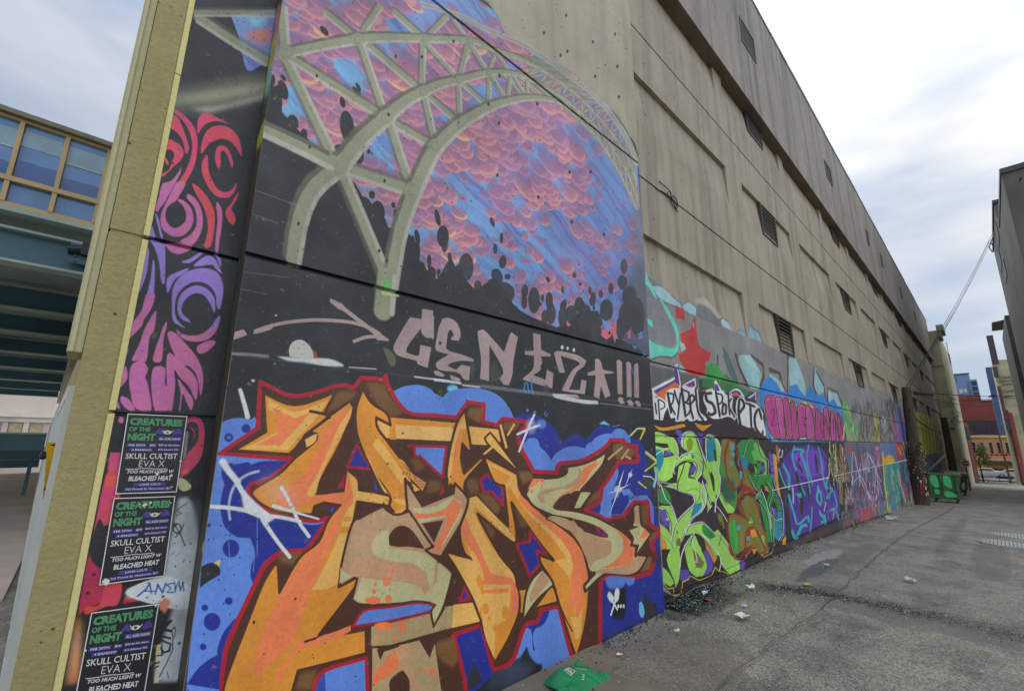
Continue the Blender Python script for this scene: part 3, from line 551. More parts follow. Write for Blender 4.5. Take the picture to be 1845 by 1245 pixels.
P((46, 48, 52), '370,900 700,760 900,700 905,760 600,960 370,1010', soft=.03, a=.5)
for k in range(60): E((120, 110, 96) if k % 3 else (40, 40, 40), random.uniform(150, 900), 1060-random.uniform(150, 900)*.42+random.uniform(-30, 0), 5, 3, a=.4)
# ------------------------------------------------------------------ top of the corner face and the bay's return
tile(300, 15, 4.61); use(CS)
m_ = skyfill(CS, '535,60 960,0 960,300 800,470 760,490 700,525 665,515 640,440 625,370 600,240 560,130', 33)
P((196, 110, 90), '620,240 700,200 800,170 880,190 870,260 800,300 740,290 680,250', soft=.02, a=.85); P((120, 190, 215), '660,70 850,60 800,150 720,160 690,110', soft=.02, a=.8)
beam(95, '280,90 600,300 830,440', a=.8); beam(70, '240,40 900,45', a=.6); P((96, 98, 80), '20,690 450,610 880,540 850,760 450,830 20,880', soft=.03, a=.8); P((138, 138, 112), '40,740 450,680 860,610 860,680 450,760 40,800', soft=.02, a=.85); P((160, 152, 138), '200,830 500,800 860,690 860,740 500,830 330,870', soft=.015, a=.8); P((64, 68, 62), '60,800 250,820 330,880 200,870 60,840', soft=.03, a=.5)
tile(0, 0, 1); use(CR)
for p, c, a_ in (('500,10 510,10 500,70 488,90', (170, 110, 110), .8), ('488,80 505,60 500,120 485,150 470,190', (150, 150, 60), .9), ('480,130 498,100 492,150 478,180', (110, 170, 180), .6), ('476,215 484,212 470,262 455,275', (150, 158, 50), .9), ('505,10 515,10 512,60 502,60', (100, 98, 60), .8)): P(c, p, soft=.02, a=a_)
E((176, 170, 110), 369, 990, 5, 14, soft=.01)
# ------------------------------------------------------------------ pink and violet swirls on the corner face
use(CS)
MG, PK, VI = (196, 62, 86), (184, 98, 148), (142, 114, 190)
def SW(p, sm=1): P(MG, p, sm)
tile(200, 180, 7.38)
for p in ('840,120 930,175 1060,300 1130,430 1150,600 1120,830 1060,980 960,1150 870,1300 800,1300 880,1130 1000,930 1075,700 1070,520 1010,360 910,230 840,170',
          '830,205 900,260 960,390 1010,540 1035,640 1010,720 985,690 970,600 930,500 860,420 800,370 812,270', '765,530 850,560 930,620 965,720 920,810 830,890 700,1020 670,1010 690,980 770,930 810,830 840,760 830,700 790,665 735,650',
          '715,770 750,800 765,860 745,865 710,805', '1145,400 1160,260 1210,190 1280,182 1340,200 1440,255 1565,320 1450,290 1340,290 1240,340 1190,400 1165,450',
          '1205,715 1200,620 1240,470 1330,370 1460,345 1580,380 1680,480 1730,640 1738,755 1700,700 1650,620 1570,545 1480,520 1400,535 1300,590',
          '1385,790 1390,700 1420,625 1480,612 1540,640 1600,750 1622,850 1610,905 1590,860 1540,730 1490,675 1455,710 1460,820 1440,915 1410,890',
          '1275,735 1215,820 1210,960 1260,1100 1320,1200 1420,1290 1560,1300 1640,1220 1665,1110 1600,1200 1500,1230 1410,1180 1350,1080 1300,960 1290,830',
          '1080,1120 1160,1160 1270,1280 1360,1450 1380,1600 1360,1800 1320,1950 1240,1950 1285,1760 1280,1600 1230,1430 1140,1270'): SW(p)
P(PK, '930,885 900,960 800,1080 690,1110 660,1180 640,1280 590,1450 620,1500 650,1440 700,1380 830,1150 920,980')
tile(200, 330, 7.38)
for p in ('990,0 870,0 720,290 665,420 665,560 720,650 830,710 950,700 1050,610 1095,480 1060,330 970,240 905,215 890,235 960,310 1000,420 980,520 900,585 830,595 760,540 725,450 745,340 850,250 930,130',):
    P(PK, p, 1)
P('blk', '745,330 850,250 930,280 990,380 985,500 900,585 830,595 760,545 725,450', 1)
for p in ('1005,175 1040,150 1130,220 1195,340 1220,500 1200,640 1140,760 1080,820 1000,810 920,770 1040,700 1120,600 1140,480 1110,330 1030,230', '720,790 850,790 1070,830 1040,890 960,930 880,945 780,900',
          '1400,262 1460,320 1480,450 1460,650 1440,760 1425,900 1385,900 1395,700 1415,500'): P(PK, p, 1)
SW('1690,125 1660,230 1600,340 1640,420 1650,500 1620,555 1570,520 1525,430 1530,360 1590,280'); P(VI, '600,410 640,500 670,640 690,720 660,720 620,560 590,420', 1)
P(VI, '540,570 570,640 585,720 500,690', 1); P(VI, '540,720 700,790 720,850 715,1300 670,1300 640,1060 580,860 530,780', 1); P(VI, '440,890 500,880 495,1050 460,1240 360,1480 330,1450 400,1230', 1); P(VI, '555,1035 580,1080 575,1400 545,1500 480,1500 530,1260', 1)
P(VI, '1250,900 1190,960 1050,1060 940,1050 1060,1000 1150,940', 1); P(VI, '1100,1105 1240,980 1330,975 1400,1040 1470,1200 1380,1130 1330,1085', 1); P(VI, '1385,930 1440,950 1465,1100 1440,1080', 1)
tile(200, 480, 7.38)
P(VI, '1000,30 1030,40 980,90 860,160 800,260 750,355 740,200 790,120', 1)
P(VI, '820,700 815,350 880,180 1020,70 1200,25 1380,60 1470,180 1490,350 1440,570 1400,500 1390,380 1320,270 1200,210 1060,220 930,310 860,440 850,620 890,730 985,820 900,780', 1)
P(VI, '1045,720 1040,745 930,690 885,580 900,430 980,320 1120,255 1260,290 1360,400 1385,520 1370,615 1320,500 1240,390 1140,355 1030,400 950,500 945,620', 1)
for p in ('870,835 930,890 1060,920 1200,900 1330,800 1430,660 1445,700 1400,850 1300,960 1150,1000 1000,980 900,910', '1140,1100 1160,1050 1290,990 1380,990 1370,1040 1290,1120 1210,1160 1160,1150'): P(PK, p, 1)
P(VI, '1330,800 1430,660 1445,700 1420,780 1300,870', 1)
P(PK, '480,360 580,360 560,500 500,620 440,700 400,800 240,960 225,920 250,820 310,720 400,600 440,470', 1); P(PK, '595,590 600,650 570,850 510,950 470,1250 380,1250 280,1250 320,1150 390,1000 440,850 530,680', 1)
P(PK, '735,735 740,800 700,950 670,1250 560,1250 590,1100 640,960 680,840', 1); P(PK, '750,890 800,900 900,990 1050,1130 1160,1300 900,1300 830,1130 780,1000', 1); P(PK, '220,1080 225,1130 180,1240 170,1150', 1)
tile(0, 400, 2.964)
for p in ('700,770 750,740 790,780 775,830 790,870 805,1010 720,990 700,920 690,850', '650,930 690,950 720,1005 680,1000 645,960', '640,880 650,800 672,770 680,830 655,870', '820,780 880,780 880,860 905,900 890,1015 830,1010 808,880',
          '895,600 930,590 1000,660 1060,740 1085,830 1070,925 1050,820 1000,760 930,700', '890,730 910,700 960,750 1030,810 1055,870 1045,950 1010,880 960,830 930,790 935,870 915,1015 900,1015 890,850', '950,840 990,890 1030,950 1020,1005 995,960 975,920 960,1015 955,1000 965,920', '630,960 640,995 620,990 618,970'): P(PK, p, 1)
# lower panel, behind the posters
tile(0, 740, 2.466)
P((26, 26, 28), '520,0 960,0 830,1200 290,1200', 0)
P(MG, '470,290 530,270 520,480 440,520 400,640', 1, a=.9); P((170, 40, 60), '400,640 480,560 500,800 380,880 350,900 370,770', 1); P('blk', '440,480 470,560 460,700 400,640', 1)
E((200, 90, 120), 538, 41, 12, 14); P((180, 60, 110), '490,185 535,185 530,265 478,262'); P((196, 70, 80), '470,290 520,290 510,340 465,330')
tile(140, 735, 8.02)
P((176, 52, 92), '1560,190 1640,130 1730,130 1810,220 1830,400 1790,680 1700,830 1560,950 1490,1010 1480,980 1500,760 1550,740 1600,620 1640,500 1680,380 1640,300 1590,280 1560,250', 1); P((44, 40, 48), '1580,230 1660,195 1730,240 1750,350 1730,480 1640,600 1590,640 1580,600 1650,480 1690,380 1660,300 1600,280', 1); E((196, 90, 40), 1550, 920, 50, 40, soft=.006); P((120, 120, 120), '1560,350 1600,330 1590,450 1560,700 1520,740 1530,600')
P((170, 168, 122), '1425,1040 1470,1010 1520,1020 1560,1040 1640,1120 1620,1170 1540,1200 1480,1180 1450,1120'); 
tile(120, 1075, 8.02)
P((196, 60, 70), '280,150 480,100 560,-200 790,-200 740,100 560,140 300,250 255,200', 1); P((176, 30, 36), '820,100 1180,20 1300,-80 1100,-120 850,0')
P((196, 110, 80), '1340,100 1410,30 1500,100 1350,200'); P((200, 130, 80), '1500,300 1600,140 1580,350 1520,330'); P((206, 120, 90), '170,250 180,450 210,1240 20,1240 60,900 130,500', soft=.01, a=.9); P((196, 180, 110), '120,500 160,300 180,600 150,900 60,1240 30,1240', soft=.02, a=.6)
P((196, 168, 110), '1270,700 1360,680 1380,850 1320,1240 1260,1240 1290,980')
tile(0, 740, 2.466)
P((176, 184, 188), '795,390 830,385 860,440 880,590 865,700 870,760 850,900 840,1010 835,1200 780,1200 690,1200 700,1100 770,880 700,830 570,830 565,795 640,770 720,740 760,560 780,470', soft=.008, a=.95)
P((196, 202, 204), '565,795 720,735 830,770 870,830 860,870 780,880 600,835', 1); P((110, 116, 120), '800,380 880,420 890,560 840,600 790,500', soft=.03, a=.5); P((50, 52, 54), '740,880 840,860 850,960 800,1000 740,960', soft=.03, a=.4); P((196, 120, 90), '700,850 740,830 760,850 730,900', soft=.003)
L((12, 80, 160), 9, '612,822 650,790 665,765 672,810', sm=0); L((12, 80, 160), 7, '640,800 690,800', sm=0); L((12, 80, 160), 8, '690,815 700,770 722,808 735,765', sm=0); L((12, 80, 160), 7, '770,765 738,772 760,788 740,805 770,806', sm=0); L((12, 80, 160), 7, '775,760 778,805 782,780 795,755 800,800 812,760 816,800', sm=0)
for p, w in (('830,410 785,440 805,455 785,465', 5), ('850,420 868,450 860,490', 3), ('772,500 768,530 785,545 805,530 800,505 780,500', 7), ('770,500 800,545 820,598', 7), ('815,505 800,540 780,560', 6), ('760,640 775,625', 4), ('780,645 795,630', 3), ('812,672 820,660', 4)): L((14, 14, 16), w, p, sm=0)
E((14, 14, 16), 775, 588, 3, 4)
tile(120, 1075, 8.02)
for p, w in (('1290,480 1500,350 1390,470 1510,490', 46), ('1280,600 1400,570 1500,600', 36), ('1260,660 1380,630 1500,680 1480,780 1400,800 1360,740', 34), ('1530,580 1520,480 1550,430 1575,480 1560,560 1530,620 1530,760 1440,960 1340,1150', 20), ('1290,700 1270,850 1380,840 1370,700', 26), ('1280,960 1340,940', 26), ('1280,1020 1320,1000', 24), ('1450,1080 1470,1170', 18)): L((14, 14, 16), w, p, sm=0)
# colour drift inside the swirls: magenta above, violet in the middle, pink below
A = CS.A; hue = fbm(CS.H, CS.W, 30, 3, 8); v = A[..., :3]; sat = (v.max(-1)-v.min(-1)) > .12
sat &= (v[..., 0] > v[..., 1]*1.8)
k = np.clip((hue-.5)*3, -1, 1)[..., None]*sat[..., None]
v += k*np.array([.03, .01, -.05], np.float32)*PG; np.clip(v, .01, 1, out=v)
# ------------------------------------------------------------------ the big wall beyond the bay
use(CG, CH); tile(0, 0, 1)
# grey-painted zone up to the panel foot, then the pieces
P((126, 123, 119), '1150,470 1165,532 1226,560 1340,604 1440,645 1640,725 1760,775 1786,800 1786,880 1800,1400 1150,1400'); 
tile(1140, 460, 6.15)
P((112, 112, 114), '140,230 200,235 330,340 430,440 560,530 700,700 500,600 140,450', soft=.01); P((104, 104, 108), '720,560 790,535 880,580 960,700 980,800 700,680', soft=.01); P((168, 160, 142), '690,510 760,470 830,480 940,600 1000,700 940,690 860,580 780,540', soft=.03, a=.8)
P('mnt', '150,170 180,200 190,260 230,350 275,480 250,470 180,340 130,320 125,280 145,240'); P('pbl', '225,340 330,350 440,440 540,540 520,580 400,530 300,470 260,410'); P('pbl', '530,575 570,530 640,515 710,570 705,665 640,650')
P('pbl', '985,730 1010,700 1060,730 1100,830 1040,805 1000,780'); P((110, 150, 166), '1165,860 1200,820 1260,870 1240,900'); P((120, 150, 164), '1285,790 1330,800 1380,850 1440,960 1400,950 1280,900')
for p in ('440,445 540,530 560,580', '545,560 630,505 715,575', '960,720 1005,690 1070,740', '1160,850 1200,815 1270,890 1295,780 1390,850 1450,980'): L((96, 104, 124), 14, p, sm=0)
P((118, 118, 120), '150,480 310,520 400,700 470,880 460,1000 400,1030 180,890 165,820 215,800 220,730 160,700', 0); P('mnt', '300,490 340,520 490,780 510,960 490,1080 440,1130 350,1115 190,1150 178,920 280,985 440,1025 480,980 480,870 410,710')
P('pbl', '180,930 230,1080 200,1130'); P('mnt', '160,700 220,730 225,800 165,760'); L((96, 60, 60), 16, '180,1165 300,1120 430,1135 500,1080', a=.9); L((96, 66, 66), 10, '160,910 300,1000 460,1025 490,960', a=.7)
P((176, 60, 52), '470,550 570,600 580,710 480,700'); P((176, 52, 46), '680,685 700,700 705,800 740,1000 865,1080 840,1180 740,1120 700,1180 800,1242 560,1242 500,1100 590,1050 540,950 525,870 640,820'); P((196, 120, 110), '660,750 680,740 682,800 668,810')
P('pbl', '520,960 570,980 590,1040 540,1060'); P((70, 100, 90), '990,1000 1060,1100 1110,1242 1040,1242'); P((70, 70, 72), '930,1120 945,1080 950,1242 935,1242'); P((60, 150, 64), '860,1190 920,1200 960,1290 880,1300 820,1260')
tile(1160, 640, 6.15)
P('pbl', '1060,0 1180,0 1300,200 1295,320 1260,380 1180,370 1080,150 1045,60'); P((150, 190, 180), '1085,0 1130,0 1240,120 1290,180 1250,160 1120,60'); L((84, 64, 66), 26, '1020,0 1060,140 1100,230 1150,340', sm=0); L((84, 64, 66), 26, '1190,0 1320,110 1330,220 1290,340', sm=0)
P((176, 50, 44), '380,0 640,0 740,0 680,90 690,140 670,230 560,220 470,180 450,120 400,60'); P('pbl', '395,100 440,130 470,190 400,190'); P((54, 140, 62), '690,230 690,120 740,90 800,100 860,180 890,250 890,380 700,330'); P((60, 120, 70), '850,250 900,200 960,260 1050,330 1150,380 1050,430 900,380')
P((70, 104, 90), '870,0 930,0 1010,180 1060,320 1000,300 930,160'); P((84, 66, 68), '1385,140 1395,130 1515,190 1520,260 1500,280 1500,215 1390,185'); P('pbl', '1390,200 1500,280 1560,400 1520,400 1470,300 1390,260'); L((84, 66, 68), 14, '1510,200 1540,330 1590,420', sm=0)
P('pbl', '1600,20 1690,40 1780,300 1790,460 1740,400 1700,320 1620,350'); L((70, 60, 60), 14, '1598,0 1590,400', sm=0)
P('sky', '1270,400 1330,300 1350,250 1400,240 1460,300 1500,380 1600,430 1620,340 1680,320 1740,400 1800,470 1844,340 1950,500 1950,620 1844,520 1270,400'); P((60, 120, 180), '1260,400 1400,430 1844,540 1844,1000 1400,1000 1320,700', a=1)
# dark strip and letters of the tag row
P((44, 62, 56), '600,250 870,330 1260,420 1240,560 1000,560 620,400'); P((92, 92, 90), '75,110 620,240 560,500 90,500'); P((50, 110, 60), '650,250 870,300 1190,400 1100,470 870,400 650,350')
P('wht', '85,370 340,240 330,130 370,90 410,330 400,360 300,400 130,500'); P((84, 52, 130), '100,400 345,270 335,150 365,115 400,340 345,300 130,430'); P((196, 96, 40), '130,430 345,295 395,350 420,420 230,520')
P('wht', '430,330 570,250 580,340 540,400'); P((84, 52, 130), '455,330 560,280 570,340 520,360'); P((196, 96, 40), '480,350 540,330 520,380'); P((196, 96, 40), '620,400 760,360 720,640 630,640'); P('wht', '780,290 800,280 870,400 790,400'); P((84, 52, 130), '785,310 820,330 845,400 790,390')
P('wht', '940,420 1000,370 1060,380 1120,470 1040,460 960,430'); P((84, 52, 130), '950,420 1010,385 1060,400 1090,450'); P((196, 96, 40), '960,440 1030,410 1060,450 1020,600 980,560'); P('wht', '1150,470 1240,410 1245,500'); P((84, 52, 130), '1170,480 1235,430 1235,500')
P('dk', '85,430 240,500 330,400 480,360 640,400 760,380 900,440 1100,460 1250,540 1340,640 1340,900 1200,960 1000,820 700,740 400,740 120,800', 0)
P('wht', '95,395 125,410 130,470 180,460 250,520 260,580 230,640 205,740 150,720 110,730'); P('wht', '250,400 300,370 345,365 400,360 440,340 520,360 560,370 600,390 610,500 620,620 690,690 700,740 650,755 590,710 520,740 480,700 410,750 350,750 350,690 300,700 270,600 240,480')
P('wht', '670,430 700,380 760,370 790,400 880,390 910,440 960,440 990,470 980,590 1030,680 1010,720 940,680 850,700 760,700 700,640 700,590 660,500'); P('wht', '1030,500 1060,460 1110,470 1130,510 1200,520 1270,560 1320,640 1320,700 1350,870 1320,910 1260,890 1220,800 1150,800 1130,830 1090,830 1050,760 1020,600')
K = (46, 38, 40)
for w, p in ((22, '128,540 140,640'), (22, '160,500 175,700'), (20, '170,490 220,520 230,570 185,600'), (34, '265,430 300,620'), (26, '280,420 330,440 320,520 300,560 345,650'), (26, '340,400 380,530'), (26, '405,430 375,700'), (34, '420,380 460,660'), (26, '430,380 500,420 480,510 460,520 520,560 500,640 465,670'),
             (30, '530,530 560,480 535,440 510,480 520,600 545,690'), (30, '575,400 600,620 660,720'), (40, '750,420 690,430 700,500 760,540 790,620 750,660 715,640'), (32, '800,420 840,660'), (24, '810,420 870,450 860,520 830,540'), (30, '880,540 870,640 905,640 910,560 880,540'), (26, '935,430 950,640'), (24, '970,480 940,560 1005,680'),
             (36, '1060,640 1110,560 1090,500 1060,500 1050,640 1080,790 1120,800'), (32, '1130,530 1230,570'), (32, '1180,560 1190,770'), (34, '1300,680 1270,600 1230,680 1240,800 1300,880 1320,850')): L(K, w*.85, p, soft=.15)
P('gld', '105,830 110,750 250,770 330,760 420,720 440,730 420,850 500,750 600,730 640,860 700,760 800,760 860,720 1000,820 1050,850 1100,860 1350,940 1480,1000 1480,1400 100,1400')
# pink bubble letters
PO('mgn', 'ylw', 14, '1340,560 1350,480 1400,440 1480,480 1570,500 1640,520 1690,560 1780,520 1844,560 1900,600 1960,640 2060,800 2100,940 2000,930 1900,920 1760,920 1600,920 1520,910 1470,940 1420,900 1370,760')
for p in ('1480,490 1510,700 1550,860', '1560,520 1600,820', '1700,560 1720,800', '1640,600 1620,700 1640,880', '1400,760 1420,620 1470,600', '1400,760 1470,770', '1700,900 1760,740 1700,680', '1760,700 1800,720 1770,800', '1850,600 1870,900', '1930,650 1950,900', '1410,640 1500,900 1520,900'): L((70, 20, 50), 12, p)
P((54, 44, 52), '1360,960 1480,960 2100,960 2100,1400 1360,1400')
# ---- green letters (tiles 980,740 and 1160,820)
tile(980, 740, 4.61); use(CG)
P('dk', '915,70 1100,90 1400,80 1600,100 1900,260 2000,500 2100,1400 960,1400', 0)
P('gld', '915,120 1000,140 1150,110 1180,130 1050,160 960,160'); P('gld', '1250,100 1330,120 1400,110 1320,170 1280,140'); P('gld', '960,990 1020,1040 1000,1100 990,1245 962,1245'); P('gld', '1340,1110 1430,1245 1370,1245'); P('gld', '940,590 975,610 960,640')
for q in ('1090,140 1150,180 1140,260 1120,280', '1280,180 1320,190 1320,290 1300,260', '1210,440 1260,450 1250,510 1215,530', '950,800 1010,800 1060,900 1060,940 980,930', '1330,610 1380,620 1390,760 1350,720', '1160,640 1250,660 1280,720 1200,700', '1340,1160 1400,1160 1400,1245 1340,1245'):
    P('vio', q)
for q in ('970,880 1050,885', '965,830 1030,840', '1330,660 1385,665', '1215,490 1255,485', '1095,215 1150,215'): L('dk', 14, q, sm=0)
def G(p, c='lim', sm=1): P(c, p, sm); L('wht', 9, p, sm=sm, closed=1, soft=.2, a=.95); L((26, 24, 24), 6, [(x+5, y+3) for x, y in zip(*[iter([float(v) for v in p.replace(',', ' ').split()])]*2)], sm=sm, closed=1, a=.8)
tile(1160, 820, 6.15)
G('120,30 160,-30 230,-60 380,0 360,-150 250,-220 110,-240', 'lim'); P('lim', '100,-180 200,-230 330,-180 380,-60 360,80 140,60')
G('100,-130 260,-210 340,-180 380,-80 390,30 450,-10 560,-30 640,40 650,130 640,200 600,260 600,300 680,360 690,500 640,620 540,700 500,770 450,850 400,1000 340,1250 250,1250 300,1000 320,880 350,760 400,690 500,600 560,540 540,440 460,420 400,400 340,370 200,330 150,290 140,170', 'lim')
P('dk', '150,270 240,290 320,240 330,170 430,70 540,70 580,150 550,210 500,230 540,240 590,270 500,300 330,310 250,340 180,330'); P('lim', '390,120 470,80 520,90 500,160 490,250 600,270 520,300 370,380 370,260 380,180'); L((26, 24, 24), 6, '455,70 400,240 375,380 380,490', sm=1); P('vio', '520,110 580,120 580,170 520,210 490,200')
L((26, 24, 24), 8, '140,280 200,300 280,280 330,230 340,150 430,70 540,60 590,120 570,220 540,250')
L((26, 24, 24), 7, '335,340 350,400 440,410 560,370 620,420 600,500 480,600 380,700 320,820', a=1)
for e in ((610, 30, 24, 50), (545, 0, 18, 40), (480, -20, 12, 32), (422, -15, 9, 20), (368, 40, 6, 14)): E('dgr', *e)
P('dk', '210,20 230,-60 290,-60 340,0 250,25'); P('vio', '215,10 240,-40 290,-45 310,0')
P('dk', '120,-140 260,-130 280,-90 220,-80 120,-110'); P('tea', '130,-70 200,-60 220,60 170,190 140,100'); P('tea', '640,520 560,540 520,680 500,780 560,700 640,600')
G('560,0 420,-100 440,-200 500,-250 570,-230 600,-120 690,60 690,-200 740,-220 800,-180 850,-60 830,160 850,260 840,420 800,500 780,620 840,600 900,720 940,860 1000,1100 1060,1250 880,1250 800,1160 760,1050 650,900 560,860 460,880 500,780 640,740 700,650 710,560 640,400 700,300 640,200', 'lim')
P((118, 140, 30), '470,-150 510,-200 550,-150 530,-60 490,-30'); P('tea', '680,-100 720,-210 780,-190 800,-80 790,60 720,80 690,0'); P('dk', '770,-60 800,-60 810,60 790,70'); P('dk', '750,180 780,260 785,400 770,380 735,220'); P('dk', '700,640 760,560 720,500 790,520 800,420 880,640 920,720 990,880 960,1000 850,860 820,820 760,870 640,740'); P('lim', '820,430 870,420 940,500 1010,600 990,640 930,640 880,560')
P('dgr', '160,370 230,360 290,440 310,540 220,540 160,500'); P('dgr', '640,770 720,780 800,900 740,930 660,870'); P('lim', '160,560 300,560 330,640 370,760 300,880 260,740'); P('vio', '170,600 240,600 270,700 190,690'); P('vio', '200,720 290,720 290,800 230,780'); L('dk', 8, '160,560 240,600 300,740 310,880', sm=1)
P('gld', '175,880 270,990 240,1200 180,1240'); P('lim', '175,760 280,860 330,1000 350,1250 240,1250 260,1000 180,860'); L('wht', 6, '175,750 285,855 340,1000 360,1250'); L((26, 24, 24), 6, '165,860 290,960 340,1100 350,1250')
P('dk', '440,1050 560,870 640,900 700,1060 670,1100 640,1080 590,1180 480,1060'); P('lim', '500,920 570,880 640,1060 600,1180 560,1100'); P('lim', '440,1040 480,1060 590,1180 640,1070 690,1250 400,1250'); P('olv', '550,1060 600,1120 620,1250 560,1250'); P('vio', '670,1060 740,1050 760,1250 690,1250')
for e in ((385, 965, 26, 50), (430, 925, 12, 24), (370, 1080, 14, 36), (368, 855, 10, 20), (895, 1090, 8, 26), (922, 1130, 18, 60)): E('olv', *e)
P('olv', '820,640 860,660 900,800 880,820 830,720')
# bottom of the green letters (tile 1000,950)
tile(1000, 950, 4.61)
P('dk', '870,200 960,180 1560,260 1500,400 1200,480 1060,560 985,560 900,480 870,420'); P('lim', '880,320 940,370 990,460 960,490 890,450'); P('lim', '960,180 1030,150 1040,300 1030,430 1000,500 990,440 930,280'); P('lim', '1070,150 1160,60 1190,150 1240,240 1260,330 1230,400 1170,410 1110,340'); P('olv', '1140,180 1180,210 1240,290 1220,340 1170,330')
P('vio', '1230,200 1300,200 1310,330 1280,380 1230,400 1260,320'); P('vio', '1040,350 1110,350 1120,430 1040,440'); P('gld', '1240,110 1350,250 1320,300 1260,160'); P('lim', '1360,180 1440,200 1530,280 1535,350 1450,390 1380,300'); P('vio', '1530,270 1580,270 1570,350 1535,350')
L('wht', 7, '1230,60 1370,240 1365,360'); L('wht', 7, '1130,70 1180,270 1150,280'); L('ylw', 8, '900,460 940,510 985,500 990,565 1050,555 1060,450 1110,430 1120,400 1200,440 1300,400 1330,330', sm=0); L('ylw', 7, '1330,330 1360,360 1410,370 1440,390', sm=0)
P((42, 40, 40), '885,520 990,570 1060,560 1200,500 1560,390 1844,240 1844,330 1400,520 900,740')
tile(1160, 820, 6.15)
for q in ('140,180 150,260 200,300 330,330 400,395 540,440 560,530 480,610 400,690 345,770 315,880 300,960', '390,30 450,-12 560,-30 640,40 650,130 640,200 590,270 610,300 680,360 690,500 640,620 540,700 500,770 450,850', '140,290 190,330 240,470 310,560 370,740', '460,870 500,780 640,740 720,800 850,930 930,1040', '560,870 480,960 420,1100 400,1240', '840,420 900,420 1010,580', '430,-110 430,-220 500,-260 580,-220 640,-60 690,50 690,-190 740,-225 810,-180 850,-60 830,160 850,260 835,420 800,500 790,620', '120,25 160,-25 240,-55 360,-10 380,20', '650,290 700,430 745,520', '800,560 850,610 930,740 1000,900', '360,60 330,150 340,200', '600,400 660,520 620,620 520,700'):
    L('wht', 13, q, soft=.2, a=.95)
    L((26, 24, 24), 8, [(x+9, y+4) for x, y in zip(*[iter([float(v) for v in q.replace(',', ' ').split()])]*2)], a=.85)
for q in ('455,80 420,200 375,300 372,390', '500,90 530,110 500,230', '720,180 745,260 775,400', '700,420 740,540 800,560', '800,730 850,740 870,830 830,1000', '560,-250 600,-120 650,20 690,140', '630,60 655,110 640,300', '510,1000 560,880 620,1000'): L((26, 24, 24), 9, q)
for q in ('520,-20 460,20 380,60 330,110', '200,560 280,600', '780,60 800,180', '430,930 470,860 560,830', '560,300 640,340 670,430'): L((176, 214, 130), 10, q, soft=.8, a=.7)
# right half: red-brown figure and darker green letter (tile 1160,820)
tile(1160, 820, 6.15)
P('olv', '860,-160 900,-180 1000,-150 1000,60 1060,220 1100,300 1060,360 1000,400 920,260 850,100'); P((70, 140, 60), '840,0 940,200 1030,380 1020,600 900,480 850,240'); P((26, 70, 60), '860,230 1000,280 1020,500 900,540 850,400', soft=.04, a=.8)
for q in ('960,-130 1000,-130 1010,-60 960,-60', '970,0 980,-40 1010,-20 1000,20', '955,60 985,70 980,130 960,120', '1040,40 1060,40 1060,120 1045,110', '1060,170 1090,180 1090,260 1065,250', '1080,500 1120,500 1120,550 1090,550'): P((70, 150, 170), q)
L('rd2', 18, '930,-100 940,-180 900,-40 900,80 940,300 1000,380 1060,330 1110,220'); L('rd2', 14, '1000,-160 1040,0 1080,160 1180,200')
P('olv', '1090,160 1140,140 1190,200 1250,300 1240,400 1100,430 1060,500 1040,450 1100,330'); P('rd2', '1100,310 1240,390 1250,440 1130,400 1060,460')
P('olv', '1130,440 1220,480 1280,560 1300,760 1370,900 1360,1060 1300,1120 1240,1020 1180,1000 1130,1030 1000,1120 960,1060 930,840 940,680 1000,650 1120,700 1060,560'); L('rd2', 20, '930,900 930,760 970,650 1100,680 1150,720 1060,600 1050,480 1180,450 1260,560 1300,760 1370,960 1330,1120 1220,1000 1140,1060 1130,1120', a=.9)
P((64, 160, 60), '945,740 1010,700 1040,900 1040,1080 990,1080 950,980'); P((120, 190, 70), '1170,640 1220,740 1180,760 1150,740 1190,720'); P((120, 180, 60), '1300,880 1340,900 1330,1020 1310,980'); P('rd2', '930,960 960,1100 1040,1150 1090,1100 1060,1170 1000,1150'); P('rd2', '1140,820 1190,790 1260,830 1270,900 1200,900 1140,980')
P('gld', '1180,830 1230,810 1260,900 1190,910'); E((70, 150, 170), 1050, 800, 22, 30); P((70, 150, 170), '1140,910 1180,890 1170,940 1145,945'); P((70, 150, 170), '1280,700 1300,720 1300,770 1285,740'); P((70, 150, 170), '1365,1040 1390,1020 1380,1080 1360,1080')
L('gld', 8, '1130,1120 1220,1000 1330,1130 1420,1080 1450,980', sm=0); P('gld', '1200,1040 1260,1030 1220,1100')
P('dgr', '1040,-80 1160,-180 1240,-170 1300,0 1360,60 1360,200 1430,240 1430,330 1540,560 1530,900 1480,940 1430,880 1420,960 1380,960 1300,600 1280,440 1220,500 1200,480 1300,380 1240,380 1150,210 1240,190 1210,100 1060,40'); P((104, 176, 70), '1180,-60 1240,-150 1310,-60 1360,60 1360,220 1240,230 1220,60')
P('dgr', '1020,-100 1100,-170 1200,-160 1230,-60 1170,-40 1090,-70'); P('tea', '1070,20 1100,0 1160,60 1150,140 1090,160'); P('dk', '1220,100 1270,60 1330,90 1330,180 1290,220'); P('vio', '1290,90 1330,130 1320,190 1295,180'); P('dgr', '1250,90 1300,80 1290,180 1250,300'); L((26, 24, 24), 7, '1220,60 1290,60 1340,110 1330,200 1230,210'); L((26, 24, 24), 6, '1150,210 1250,210 1240,350')
P('dk', '1290,330 1360,320 1390,400 1350,540 1300,420'); P('gld', '1330,330 1370,350 1390,410 1350,390'); P('dk', '1390,600 1440,500 1480,600 1470,720 1420,700'); P('vio', '1420,570 1470,600 1470,700 1400,620'); P('tea', '1290,520 1370,620 1440,860 1400,860 1310,640'); P('tea', '1480,600 1540,640 1520,880 1480,940 1430,880 1470,760')
